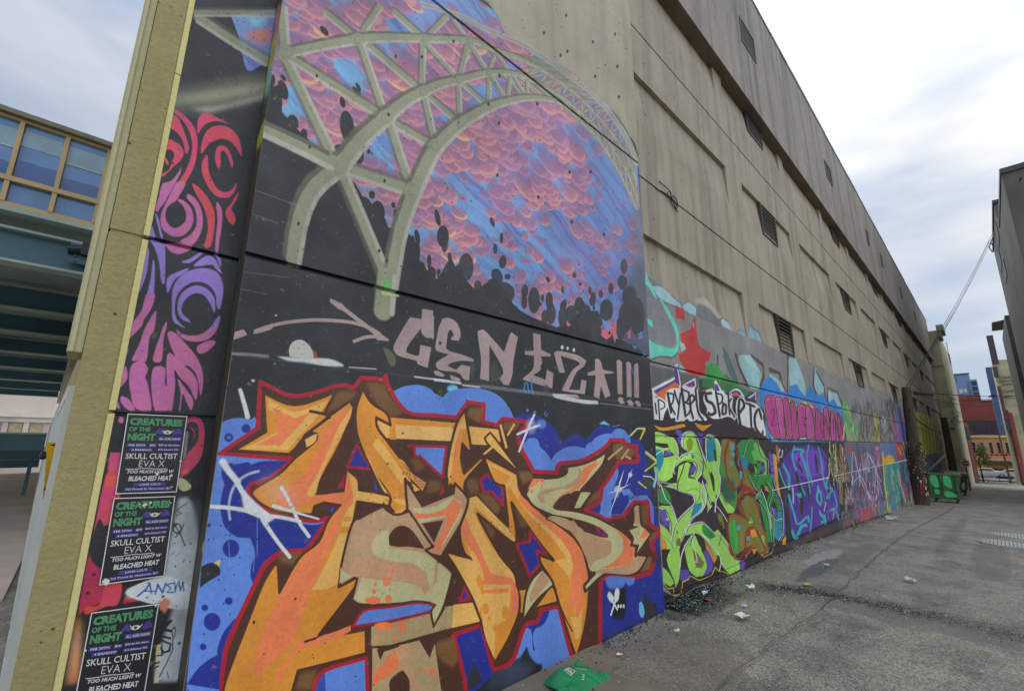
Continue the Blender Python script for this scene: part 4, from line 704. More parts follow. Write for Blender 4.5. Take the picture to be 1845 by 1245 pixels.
P('dgr', '1270,480 1320,440 1420,640 1430,960 1370,960 1330,700'); L('wht', 7, '1220,500 1290,400 1340,470 1400,700 1410,800'); L('wht', 6, '1390,640 1470,720 1530,700 1540,840 1490,950'); P('vio', '1380,-40 1440,0 1480,300 1500,480 1540,500 1580,700 1560,900 1530,860 1540,640 1440,330')
for y in range(-20, 900, 70): L('dk', 9, [(1380+y*.14, y), (1470+y*.12, y+8)], sm=0, soft=.1)
P('gld', '1430,-20 1470,30 1490,300 1520,470 1480,420 1450,200'); P('gld', '1540,940 1585,870 1580,980 1540,990'); P((30, 34, 34), '1500,200 1600,200 1620,980 1590,990 1540,420')
for q in ('1060,20 1100,0 1130,-120 1180,-170 1250,-160 1300,0 1370,60 1370,200 1430,240 1440,330 1530,560 1530,900 1480,945', '1150,215 1240,390 1300,380 1220,500 1290,440', '1360,300 1420,420 1380,560 1430,640 1430,960', '1270,500 1360,640 1400,900', '1220,100 1270,60 1335,90 1335,190 1280,230'):
    L((30, 26, 24), 9, q); L('wht', 5, [(x+9, y-4) for x, y in zip(*[iter([float(v) for v in q.replace(',', ' ').split()])]*2)], a=.7)
for q in ('930,-120 900,40 930,240 1000,385 1070,330 1100,230 1080,100', '1040,470 1080,560 1130,700 1160,720', '945,680 930,840 990,1100 1050,1150 1120,1040 1130,860 1200,790 1260,850 1350,1060'): L((130, 34, 24), 15, q)
for q in ('1100,160 1180,200 1250,300', '1060,470 1160,430 1230,480 1280,600 1300,760', '1170,640 1230,760'): L((50, 44, 20), 8, q)
# purple piece
use(CG, CH)
P((30, 38, 46), '1490,-20 2400,-20 2400,900 1590,1000')
tile(1340, 780, 6.15)
P((36, 38, 42), '330,100 1120,100 1080,900 470,1230 440,600')
P('vpr', '500,210 560,150 640,150 720,130 800,160 860,170 920,250 930,400 960,560 1040,640 1070,800 1050,940 900,1010 700,1100 560,1170 520,1040 490,700 540,670 440,500 390,420 440,290')
P((110, 60, 176), '520,240 640,200 700,180 830,200 900,330 900,430 800,480 620,470 560,400')
for w, p in ((16, '560,150 540,280 600,470 640,600 680,680'), (22, '560,180 660,190 640,240 700,420 730,640'), (14, '720,140 700,300 760,560'), (18, '830,170 860,300 880,480 910,600'), (14, '390,400 430,520 470,600'), (24, '440,360 500,480 500,600'), (22, '500,700 560,900 600,1010 700,930 720,960'), (34, '540,1100 580,1160 640,1040 700,1020'), (20, '820,600 860,700 850,790 810,720 830,600'), (18, '930,500 920,600 980,620 920,720 960,700'), (20, '950,860 1010,840 1050,940'), (30, '840,880 900,960 860,990'), (14, '760,830 740,1080'), (14, '1000,660 1030,800 980,860')): L('tq', w, p)
for w, p in ((40, '590,480 640,700 640,850'), (30, '700,560 720,700'), (26, '620,280 600,340 650,420'), (26, '800,280 810,400')): L((36, 40, 50), w, p)
P('tq', '570,670 640,660 640,720 590,700'); L('wht', 14, '545,620 550,760', soft=.8, a=.8); L('wht', 12, '910,770 890,860', soft=.8, a=.7); L('wht', 14, '400,180 380,260 420,260 430,200', a=.6); L((170, 110, 80), 30, '370,180 380,280', soft=.6, a=.7)
L((196, 190, 196), 13, '315,635 600,570 1000,480 1200,430', sm=0, soft=.3); P((80, 60, 56), '470,1235 1100,950 1300,850 1300,1000 480,1300', soft=.01, a=.7)
# ---- far pieces
use(CG, CH)
tile(1340, 640, 6.15)
def jit(n, xr, yr, cols, w=(6, 14), ln=(60, 160), a=.9):
    for _ in range(n):
        x, y = random.uniform(*xr), random.uniform(*yr); h = random.uniform(*ln); d = random.uniform(-18, 30)
        L(random.choice(cols), random.uniform(*w), [(x, y), (x+d*.5+random.uniform(-12, 12), y+h*.5), (x+d, y+h)], soft=.4, a=a)
P((60, 120, 180), '770,400 1100,600 1130,960 770,960'); P('mgn', '770,520 860,650 930,600 1000,640 1060,650 1140,900 1130,940 760,940')
for q in ('230,520 250,450 300,440 345,480 405,880 370,922 325,905 265,780', '345,480 385,460 425,510 465,880 440,922 405,900', '430,500 490,495 535,880 485,915', '520,520 565,540 612,880 590,930 540,905', '592,570 660,535 692,640 685,880 640,905 612,880', '685,565 725,560 772,700 782,900 742,925 695,900',
          '800,590 860,665 885,900 835,942 790,900', '880,600 930,595 952,900 900,942', '962,620 1000,650 1022,925 970,935', '1040,640 1090,720 1132,935 1060,935'):
    P((176, 70, 140) if q[0] in '369' else 'mgn', q, 1); L('ylw', 16, q, closed=1, soft=.2, a=.6); L((52, 18, 40), 12, q, closed=1, soft=.2)
for q in ('300,620 340,600 330,700 310,780 370,760', '640,690 700,700 660,740 700,800', '590,640 580,760', '440,600 450,800', '845,720 860,860', '910,700 930,820', '990,720 1000,860', '1070,760 1095,850'): L((52, 18, 40), 8, q, soft=.2)
for q in ('260,500 290,470', '360,490 380,480', '620,570 650,560', '700,590 720,590'): L((214, 140, 190), 8, q, soft=.6, a=.7)
P('pbl', '780,160 800,140 890,330 900,400 830,440 780,330'); L((70, 62, 66), 14, '780,150 770,330 800,420', sm=0); L((70, 62, 66), 14, '800,170 890,340 900,440 930,540', sm=0); P('sky', '690,480 700,380 740,350 780,400 830,500 860,440 900,450 930,540 980,510 1030,490 1090,600 900,560')
P('pbl', '935,400 1030,430 1080,560 1040,560 1000,480 940,520'); L((74, 62, 60), 16, '930,500 930,360 1040,410 1090,540', sm=0)
for p in ('860,640 900,700 870,900', '960,620 940,880', '1000,650 1060,900', '1060,660 1100,900'): L((84, 26, 60), 9, p)
P((90, 150, 84), '1095,500 1130,490 1200,620 1290,900 1280,945 1140,945'); jit(22, (1110, 1290), (560, 850), [(60, 120, 70), (150, 190, 120), (170, 140, 110), (90, 100, 150)])
jit(120, (1280, 1640), (600, 900), [(84, 76, 72), (120, 108, 92), (150, 136, 84), (70, 66, 66), (120, 90, 70), (140, 140, 130), (70, 84, 100)])
jit(60, (1180, 1700), (500, 640), [(84, 80, 80), (70, 70, 76), (92, 90, 90), (104, 104, 104)], ln=(50, 120), a=.7)
jit(26, (1440, 1520), (620, 900), [(170, 160, 60), (150, 140, 70), (90, 90, 50)]); jit(30, (1520, 1600), (680, 900), [(120, 90, 60), (150, 170, 160), (90, 120, 150)])
jit(60, (1500, 1800), (600, 900), [(150, 140, 110), (60, 60, 66), (170, 120, 80), (110, 130, 140), (90, 60, 90)], w=(4, 9), ln=(30, 80))
jit(50, (1650, 1790), (660, 900), [(170, 60, 120), (60, 90, 160), (110, 110, 150), (60, 120, 170), (160, 90, 60), (60, 70, 110)])
jit(14, (1560, 1700), (480, 560), [(70, 72, 80), (60, 60, 70), (90, 110, 120)], ln=(80, 160)); P((60, 84, 150), '1690,560 1740,580 1790,800 1790,940 1740,940 1700,700', a=.7)
# lower row, far
P((76, 80, 100), '1110,960 1350,960 2100,960 2100,1300 1900,1400 1110,1900'); tile(1340, 780, 6.15)
P((40, 38, 40), '900,100 1110,100 1100,560 1110,950 1070,950 1060,640 960,560')
jit(70, (940, 1120), (110, 480), [(150, 150, 60), (60, 56, 50), (90, 120, 90), (140, 60, 50), (190, 180, 150)], w=(5, 12)); jit(40, (1040, 1160), (330, 540), [(130, 110, 60), (60, 50, 50), (150, 140, 120)])
P((96, 98, 112), '1120,100 1240,100 1260,350 1180,420 1130,250'); P((96, 96, 110), '1260,100 1500,100 1530,350 1330,400'); E((180, 50, 50), 1187, 180, 22, 30); E((190, 110, 130), 1478, 170, 18, 28); P((150, 90, 110), '1465,200 1510,220 1530,340 1470,360')
jit(60, (850, 1200), (120, 900), [(70, 60, 50), (150, 150, 80), (110, 90, 60), (60, 50, 60), (90, 110, 100)], w=(4, 9), ln=(30, 90))
P((54, 42, 44), '1090,545 1190,540 1215,830 1110,870'); jit(26, (1120, 1180), (560, 760), [(160, 150, 140), (60, 44, 44), (110, 90, 100)], w=(4, 8)); P((110, 110, 50), '1050,560 1095,550 1100,800 1065,780')
jit(130, (1190, 1520), (230, 700), [(150, 40, 44), (190, 180, 196), (110, 110, 150), (150, 60, 70), (130, 130, 160), (70, 70, 110)], w=(5, 13))
for p in ('1200,420 1215,210 1290,500 1400,740', '1330,260 1370,220 1430,330 1520,540', '1350,400 1380,240 1450,380 1540,700', '1210,560 1300,480 1390,700'): L((190, 184, 200), 7, p, a=.85)
jit(60, (1210, 1540), (640, 900), [(120, 130, 160), (150, 60, 60), (80, 90, 130), (160, 100, 120)]); 
P((96, 110, 150), '1500,100 1690,100 1700,300 1540,350'); P((196, 160, 40), '1530,220 1560,280 1600,240 1650,250 1690,330 1540,360'); P((50, 130, 130), '1550,360 1720,320 1790,800 1610,860 1570,700'); jit(60, (1560, 1740), (360, 700), [(60, 140, 150), (40, 100, 120), (110, 140, 90), (60, 110, 160), (170, 170, 90)], w=(4, 10))
L('ylw', 14, '1545,230 1560,520 1600,860', a=.8); L('ylw', 12, '1710,430 1790,760', a=.8); P((170, 60, 40), '1690,110 1740,100 1760,290 1710,300'); jit(14, (1695, 1750), (120, 250), [(200, 150, 50), (180, 90, 40)], w=(5, 9), ln=(20, 50)); P((130, 170, 160), '1760,100 1790,100 1800,290 1775,290')
jit(70, (1740, 1900), (120, 800), [(110, 70, 90), (170, 40, 100), (70, 70, 120), (60, 120, 140), (90, 84, 96), (60, 60, 70)], w=(6, 18))
jit(40, (1100, 1450), (860, 1000), [(150, 60, 60), (110, 90, 140), (140, 140, 60), (90, 110, 90)], ln=(40, 90)); P((176, 60, 50), '1280,860 1420,800 1430,960 1290,1000', a=.6); jit(50, (1440, 1900), (700, 900), [(90, 100, 130), (60, 110, 130), (150, 60, 80), (170, 160, 60)], ln=(40, 100))
L((196, 190, 180), 9, '1000,480 1200,430 1530,355 1844,292', sm=0, soft=.4); L((190, 186, 150), 7, '1560,350 1600,345', sm=0)
tile(1340, 780, 6.15)
jit(70, (430, 1080), (160, 1000), [(60, 30, 110), (120, 80, 180), (40, 130, 140), (30, 34, 44), (150, 130, 190)], w=(3, 7), ln=(30, 110), a=.7)
tile(1590, 660, 4.787)
P((170, 172, 64), '285,385 440,440 450,540 490,740 330,770 320,600'); 
for x in (318, 345, 372, 400, 425): L((60, 66, 50), 6, [(x, 400+(x-318)*.4), (x+30, 560), (x+45, 750)], sm=0)
P((80, 84, 120), '315,780 520,735 560,900 560,1000 340,1000'); jit(30, (330, 540), (790, 900), [(60, 100, 150), (90, 90, 140), (120, 80, 120), (60, 120, 150)], w=(4, 10), ln=(40, 100)); P((50, 100, 160), '490,745 530,735 560,900 530,900')
P((100, 122, 134), '450,700 600,700 640,920 540,920', a=.6)
use(CM); tile(0, 0, 1)
for (u, v) in ((1010, 100), (1068, 76), (1022, 93), (1112, 120), (1072, 138), (1115, 175), (1108, 62), (1020, 28), (980, 60), (760, 103), (817, 75), (900, 137), (713, 102), (880, 188), (968, 188), (899, 222), (697, 470), (538, 403), (683, 452), (693, 326), (1070, 555), (1045, 512), (520, 560), (456, 1119), (890, 690), (955, 652), (976, 660), (1095, 622), (1030, 400), (1088, 423), (970, 355), (896, 316), (1064, 310), (700, 207), (558, 265), (874, 520), (973, 548), (1041, 571), (793, 618), (1098, 600), (571, 137), (1026, 310)):
    E((14, 14, 14), u, v, 2.3, 3.3); E((90, 84, 70), u-1, v+3, 2.4, 1.2, a=.5)
for k in range(420): E((14, 14, 14), random.uniform(480, 1160), random.uniform(0, 700), random.uniform(.5, 1.2), random.uniform(.6, 1.7), a=.9)
for cv, sd in ((CM, 51), (CS, 52), (CG, 53), (CH, 54)):
    g1 = fbm(cv.H, cv.W, .5*cv.pa, 5, sd); g2 = fbm(cv.H, cv.W, 5, 2, sd+9)
    cv.A[..., :3] *= np.clip(1+(g1-.5)*.55+(g2-.5)*.22, .5, 1.4)[..., None]
    gg_ = np.random.default_rng(sd); q_ = gg_.random((cv.H, cv.W)) < .0012
    cv.A[q_, :3] = cv.A[q_, :3]*.4+.10
CM_IM, CS_IM, CR_IM, CG_IM, CH_IM = (c.image() for c in (CM, CS, CR, CG, CH))
# ------------------------------------------------------------------ mesh helpers
class MB:
    def __init__(s): s.v, s.f, s.m = [], [], []
    def face(s, pts, mi=0):
        n = len(s.v); s.v += [tuple(map(float, p)) for p in pts]; s.f.append(tuple(range(n, n+len(pts)))); s.m.append(mi)
    def box(s, x0, x1, y0, y1, z0, z1, mi=0):
        p = [(x0, y0, z0), (x1, y0, z0), (x1, y1, z0), (x0, y1, z0), (x0, y0, z1), (x1, y0, z1), (x1, y1, z1), (x0, y1, z1)]
        s.hexa(p, mi)
    def hexa(s, p, mi=0):
        n = len(s.v); s.v += [tuple(map(float, q)) for q in p]
        for f in ((0, 3, 2, 1), (4, 5, 6, 7), (0, 1, 5, 4), (1, 2, 6, 5), (2, 3, 7, 6), (3, 0, 4, 7)): s.f.append(tuple(n+i for i in f)); s.m.append(mi)
    def prism(s, poly, x0, x1, mi=0):           # polygon of (y, z), extruded along x
        n = len(s.v); k = len(poly)
        s.v += [(x0, y, z) for y, z in poly]+[(x1, y, z) for y, z in poly]
        for i in range(k): j = (i+1) % k; s.f.append((n+i, n+j, n+k+j, n+k+i)); s.m.append(mi)
        s.f.append(tuple(n+i for i in range(k))); s.f.append(tuple(n+k+i for i in reversed(range(k)))); s.m += [mi, mi]
    def vprism(s, poly, z0, z1, mi=0):          # polygon of (x, y), extruded upward
        n = len(s.v); k = len(poly)
        s.v += [(x, y, z0) for x, y in poly]+[(x, y, z1) for x, y in poly]
        for i in range(k): j = (i+1) % k; s.f.append((n+i, n+j, n+k+j, n+k+i)); s.m.append(mi)
        s.f.append(tuple(n+i for i in reversed(range(k)))); s.f.append(tuple(n+k+i for i in range(k))); s.m += [mi, mi]
    def bar(s, a, b, w, h=None, mi=0, up=(0, 0, 1)):
        a, b = Vector(a), Vector(b); h = h or w; d = (b-a).normalized(); u = Vector(up)
        if abs(d.dot(u)) > .98: u = Vector((1, 0, 0))
        r = d.cross(u).normalized()*w/2; u2 = r.cross(d).normalized()*h/2
        s.hexa([a-r-u2, a+r-u2, b+r-u2, b-r-u2, a-r+u2, a+r+u2, b+r+u2, b-r+u2], mi)
    def tube(s, pts, r, n=8, mi=0, r2=None, cap=True):
        pts = [Vector(p) for p in pts]; base = len(s.v); m = len(pts)
        for i, p in enumerate(pts):
            d = (pts[min(i+1, m-1)]-pts[max(i-1, 0)]).normalized(); u = Vector((0, 0, 1)) if abs(d.z) < .95 else Vector((1, 0, 0))
            a = d.cross(u).normalized(); b = d.cross(a); rr = r+(((r2 if r2 is not None else r)-r)*i/max(m-1, 1))
            for k in range(n):
                t = 2*math.pi*k/n; s.v.append(tuple(p+(a*math.cos(t)+b*math.sin(t))*rr))
        for i in range(m-1):
            for k in range(n):
                j = (k+1) % n; s.f.append((base+i*n+k, base+i*n+j, base+(i+1)*n+j, base+(i+1)*n+k)); s.m.append(mi)
        if cap: s.f.append(tuple(base+k for k in reversed(range(n)))); s.f.append(tuple(base+(m-1)*n+k for k in range(n))); s.m += [mi, mi]
    def build(s, name, mats, parent=None, bevel=0, smooth=False):
        me = bpy.data.meshes.new(name); me.from_pydata(s.v, [], s.f)
        for m in (mats if isinstance(mats, (list, tuple)) else [mats]): me.materials.append(m)
        me.polygons.foreach_set('material_index', s.m); me.update()
        bm = bmesh.new(); bm.from_mesh(me)
        if bevel: bmesh.ops.remove_doubles(bm, verts=bm.verts, dist=1e-5)
        bmesh.ops.recalc_face_normals(bm, faces=bm.faces); bm.to_mesh(me); bm.free()
        if smooth: me.polygons.foreach_set('use_smooth', [True]*len(me.polygons))
        o = bpy.data.objects.new(name, me); scene.collection.objects.link(o)
        if bevel:
            b = o.modifiers.new('bevel', 'BEVEL'); b.width = bevel; b.segments = 2; b.limit_method = 'ANGLE'
        if parent: o.parent = parent; o.matrix_parent_inverse = parent.matrix_world.inverted()
        return o
def tag(o, label, cat, group=None):
    o['label'] = label; o['category'] = cat
    if group: o['group'] = group
    return o
def thing(name, label, cat, loc=(0, 0, 0), group=None):
    o = bpy.data.objects.new(name, None); scene.collection.objects.link(o); o.location = loc; o.empty_display_size = .2
    o.matrix_world = Matrix.Translation(loc)
    return tag(o, label, cat, group)
def struct(o): o['kind'] = 'structure'; return o
def copy_tree(o, loc=None, label=None):
    c = o.copy(); scene.collection.objects.link(c)
    if loc is not None: c.location = loc
    if label: c['label'] = label
    for ch in [k for k in bpy.data.objects if k.parent == o]:
        d = ch.copy(); scene.collection.objects.link(d); d.parent = c; d.matrix_parent_inverse = ch.matrix_parent_inverse.copy()
        for g in [k for k in bpy.data.objects if k.parent == ch]:
            e = g.copy(); scene.collection.objects.link(e); e.parent = d; e.matrix_parent_inverse = g.matrix_parent_inverse.copy()
    return c
# ------------------------------------------------------------------ materials
class NT:
    def __init__(s, name):
        s.mat = bpy.data.materials.new(name); s.mat.use_nodes = True; s.t = s.mat.node_tree; s.n = s.t.nodes; s.l = s.t.links
        s.b = s.n['Principled BSDF']
    def add(s, typ, ins=None, **k):
        n = s.n.new(typ)
        for a, b in k.items(): setattr(n, a, b)
        for a, b in (ins or {}).items():
            if hasattr(b, 'is_linked') or isinstance(b, bpy.types.NodeSocket): s.l.new(b, n.inputs[a])
            else: n.inputs[a].default_value = b
        return n
    def pos(s, scale=(1, 1, 1)):
        g = s.add('ShaderNodeNewGeometry'); return s.add('ShaderNodeMapping', {0: g.outputs['Position'], 'Scale': scale}).outputs[0]
    def noise(s, scale, detail=5, rough=.55, vs=(1, 1, 1), dist=0): return s.add('ShaderNodeTexNoise', {'Vector': s.pos(vs), 'Scale': scale, 'Detail': detail, 'Roughness': rough, 'Distortion': dist}).outputs[0]
    def ramp(s, fac, a, b, ca=(0, 0, 0, 1), cb=(1, 1, 1, 1)):
        r = s.add('ShaderNodeValToRGB', {0: fac}); r.color_ramp.elements[0].position = a; r.color_ramp.elements[1].position = b
        r.color_ramp.elements[0].color = ca; r.color_ramp.elements[1].color = cb; return r.outputs[0]
    def mix(s, f, a, b, mode='MIX'):
        m = s.add('ShaderNodeMix', data_type='RGBA', blend_type=mode)
        for i, v in ((0, f), (6, a), (7, b)):
            if isinstance(v, bpy.types.NodeSocket): s.l.new(v, m.inputs[i])
            else: m.inputs[i].default_value = v if i == 0 else (tuple(v)+(1,) if len(v) == 3 else v)
        return m.outputs[2]
    def math(s, op, a, b=0.0, clamp=False):
        m = s.add('ShaderNodeMath', operation=op, use_clamp=clamp)
        for i, v in ((0, a), (1, b)):
            if isinstance(v, bpy.types.NodeSocket): s.l.new(v, m.inputs[i])
            else: m.inputs[i].default_value = v
        return m.outputs[0]
    def bump(s, h, strength, dist, prev=None):
        b = s.add('ShaderNodeBump', {'Height': h, 'Strength': strength, 'Distance': dist})
        if prev is not None: s.l.new(prev, b.inputs['Normal'])
        return b.outputs[0]
    def done(s, colr=None, rough=None, nrm=None, metal=None, **k):
        for nm, v in (('Base Color', colr), ('Roughness', rough), ('Normal', nrm), ('Metallic', metal)):
            if v is None: continue
            if isinstance(v, bpy.types.NodeSocket): s.l.new(v, s.b.inputs[nm])
            else: s.b.inputs[nm].default_value = (tuple(v)+(1,)) if nm == 'Base Color' and len(v) == 3 else v
        for nm, v in k.items(): s.b.inputs[nm.replace('_', ' ')].default_value = v
        return s.mat
def L3(r, g, b, k=1.0): return tuple((lin((r, g, b))*k).tolist())
def plain(name, rgb, rough=.6, metal=0, var=.25, scale=6, bump=.15, dist=.004, dirt=.3, **k):
    """a real coloured surface with mottling, grime and fine relief"""
    t = NT(name); c = L3(*rgb)
    n = t.noise(scale, 6); d = tuple(v*(1-var) for v in c); l = tuple(min(v*(1+var), 1) for v in c)
    base = t.mix(t.ramp(n, .3, .7), d, l)
    if dirt:
        g = t.noise(scale*.35, 7, .65, (1, 1, .35)); base = t.mix(t.math('MULTIPLY', t.ramp(g, .5, .75), dirt), base, tuple(v*.35 for v in c))
    return t.done(base, rough, t.bump(t.noise(scale*12, 4), bump, dist), metal, **k)
def wallmat(name, cv=(), tone=((126, 120, 104), (158, 152, 136)), k=1.35, stain=.5, pits=1.0, rough=.75, bump=.35, warm=None):
    t = NT(name); a, b = L3(*tone[0], k), L3(*tone[1], k)
    base = t.mix(t.ramp(t.noise(1.1, 7, .6), .3, .7), a, b)
    base = t.mix(t.math('MULTIPLY', t.ramp(t.noise(.9, 8, .66, (3.4, 3.4, .14)), .47, .66), stain), base, tuple(v*.55 for v in a))
    base = t.mix(t.math('MULTIPLY', t.ramp(t.noise(2.3, 6, .6, (3, 3, .25)), .55, .8), stain*.5), base, tuple(min(v*1.25, 1) for v in b))
    fine = t.noise(60, 3, .7)
    base = t.mix(t.ramp(fine, .25, .75, (.82, .82, .82, 1), (1.12, 1.12, 1.12, 1)), (0, 0, 0), (0, 0, 0)) if False else t.mix(1.0, base, t.ramp(fine, .25, .75, (.80, .80, .80, 1), (1.0, 1.0, 1.0, 1)), 'MULTIPLY')
    geo = t.add('ShaderNodeNewGeometry'); sp = t.add('ShaderNodeSeparateXYZ', {0: geo.outputs['Position']})
    for c, im in cv:
        ax = sp.outputs[0] if c.axis == 'Y' else sp.outputs[1]
        u = t.math('DIVIDE', t.math('SUBTRACT', ax, c.a0), c.a1-c.a0); v = t.math('DIVIDE', t.math('SUBTRACT', sp.outputs[2], c.b0), c.b1-c.b0)
        uv = t.add('ShaderNodeCombineXYZ', {0: u, 1: v})
        ti = t.add('ShaderNodeTexImage', {0: uv.outputs[0]}, image=im, extension='CLIP', interpolation='Linear')
        # paint wears thin on the high grain and gathers grime
        wear = t.ramp(t.noise(26, 5, .7), .63, .72, (1, 1, 1, 1), (.5, .5, .5, 1))
        pc = t.mix(1.0, ti.outputs[0], t.ramp(t.noise(2.1, 8, .68, (1.6, 1.6, .7)), .3, .7, (.78, .78, .80, 1), (1.06, 1.05, 1.03, 1)), 'MULTIPLY')
        base = t.mix(t.math('MULTIPLY', ti.outputs[1], wear), base, pc)
    vo = t.add('ShaderNodeTexVoronoi', {'Vector': t.pos(), 'Scale': 9.0, 'Randomness': 1.0}); pit = t.math('LESS_THAN', vo.outputs['Distance'], .065)
    sel = t.math('MULTIPLY', pit, t.math('GREATER_THAN', t.noise(1.7, 3), .5)); 
    vo2 = t.add('ShaderNodeTexVoronoi', {'Vector': t.pos(), 'Scale': 34.0}); p2 = t.math('MULTIPLY', t.math('LESS_THAN', vo2.outputs['Distance'], .13), t.math('GREATER_THAN', t.noise(2.9, 4), .56))
    pp = t.math('MULTIPLY', t.math('MAXIMUM', sel, p2), pits, True)
    base = t.mix(t.math('MULTIPLY', pp, .85), base, (.012, .012, .012))
    bl = t.add('ShaderNodeTexWave', {'Vector': t.pos((.02, .02, 1)), 'Scale': 1.55, 'Distortion': .8, 'Detail': 3.0, 'Detail Scale': 2.0}, bands_direction='Z', wave_profile='SAW').outputs[1]
    nr = t.bump(t.noise(3.5, 5), bump*.5, .02); nr = t.bump(bl, bump*.35, .006, nr); nr = t.bump(t.noise(45, 5, .65), bump, .004, nr); nr = t.bump(t.math('SUBTRACT', 1.0, pp), .6, .004, nr)
    return t.done(base, t.ramp(t.noise(5, 4), .2, .8, (rough-.15,)*3+(1,), (rough+.12,)*3+(1,)), nr)
M = {}
M['mural'] = wallmat('sprayed concrete of the mural bay', [(CM, CM_IM)], tone=((136, 128, 104), (160, 150, 124)), rough=.55, bump=.6, k=1.25)
M['swirl'] = wallmat('sprayed concrete of the corner face', [(CS, CS_IM)], rough=.55, bump=.6)
M['return'] = wallmat('sprayed concrete of the return', [(CR, CR_IM)], rough=.6, bump=.6)
M['wall'] = wallmat('board-formed concrete wall', [(CG, CG_IM), (CH, CH_IM)], tone=((142, 130, 110), (160, 149, 131)), k=1.16, stain=.75)
M['upper'] = wallmat('grey upper concrete', (), tone=((130, 122, 112), (150, 142, 131)), k=1.02, stain=.9)
M['soffit'] = wallmat('brown soffit concrete', (), tone=((92, 78, 62), (118, 102, 82)), k=1.0, stain=.3, pits=.2)
M['beige'] = wallmat('yellow painted stucco', (), tone=((148, 134, 86), (164, 150, 100)), k=1.12, stain=.2, pits=1.0, bump=1.7, rough=.7)
M['beige2'] = wallmat('pale yellow painted edge', (), tone=((182, 170, 112), (194, 182, 124)), k=1.4, stain=.1, pits=.3, bump=.5, rough=.7)
M['dark'] = plain('black void', (12, 12, 12), .9, var=.1, dirt=0)
M['louver'] = plain('dark painted louvre metal', (70, 68, 64), .5, .3, scale=3)
M['teal'] = plain('teal painted steel', (58, 96, 108), .5, .0, scale=1.2, var=.15, bump=.05)
M['teal2'] = plain('grey green flange', (150, 170, 160), .55, .0, scale=1.2, var=.2)
M['girder'] = plain('grey painted girder', (150, 148, 130), .6, .0, scale=1.5)
M['cream'] = plain('cream stucco', (176, 172, 140), .8, scale=.8, dirt=.35)
M['frame'] = plain('tan window frame', (186, 160, 110), .6, scale=2, var=.12, dirt=.15)
M['glass'] = None
def glass(name, rgb, rough=.08, refl=.5):
    t = NT(name); c = L3(*rgb); n = t.noise(.7, 3); return t.done(t.mix(t.ramp(n, .35, .65), tuple(v*.6 for v in c), tuple(min(1, v*1.3) for v in c)), rough, Specular_IOR_Level=refl)
M['glass'] = glass('blue window glass', (84, 130, 184)); M['glassd'] = glass('dark window glass', (40, 46, 54))
M['white'] = plain('white painted metal', (196, 198, 194), .5, scale=3, var=.08, dirt=.2)
M['black'] = plain('black painted metal', (26, 26, 26), .5, scale=3)
M['brick'] = None
def brick(name, a, b, mort, sc=1.0):
    t = NT(name); g = t.add('ShaderNodeNewGeometry'); sp = t.add('ShaderNodeSeparateXYZ', {0: g.outputs['Position']}); cb = t.add('ShaderNodeCombineXYZ', {0: t.math('ADD', sp.outputs[1], sp.outputs[0]), 1: sp.outputs[2]})
    br = t.add('ShaderNodeTexBrick', {'Vector': cb.outputs[0], 'Color1': L3(*a)+(1,), 'Color2': L3(*b)+(1,), 'Mortar': L3(*mort)+(1,), 'Scale': 4.0*sc, 'Mortar Size': .02})
    col_ = t.mix(t.math('MULTIPLY', t.ramp(t.noise(.5, 6), .45, .7), .5), br.outputs[0], tuple(v*.5 for v in L3(*a)))
    return t.done(col_, .85, t.bump(br.outputs[1], .3, -.01))
M['brick'] = brick('red brick', (120, 52, 46), (140, 66, 56), (110, 80, 74)); M['brickd'] = brick('dark purple brick', (72, 60, 72), (88, 72, 84), (70, 64, 70)); M['brickt'] = brick('tan brick', (196, 150, 106), (184, 136, 92), (170, 140, 110))
M['bluewall'] = plain('pale blue cladding', (112, 140, 178), .6, scale=.5, var=.08)
M['stone'] = plain('grey render', (92, 92, 86), .85, scale=.6, dirt=.4)
M['wood'] = None
def wood():
    t = NT('weathered pole timber'); n = t.noise(4, 7, .65, (6, 6, .4)); base = t.mix(t.ramp(n, .35, .7), L3(44, 36, 28), L3(92, 80, 64))
    base = t.mix(t.math('MULTIPLY', t.ramp(t.noise(9, 5), .55, .65), .5), base, L3(24, 20, 16)); return t.done(base, .9, t.bump(n, .8, .02))
M['wood'] = wood()
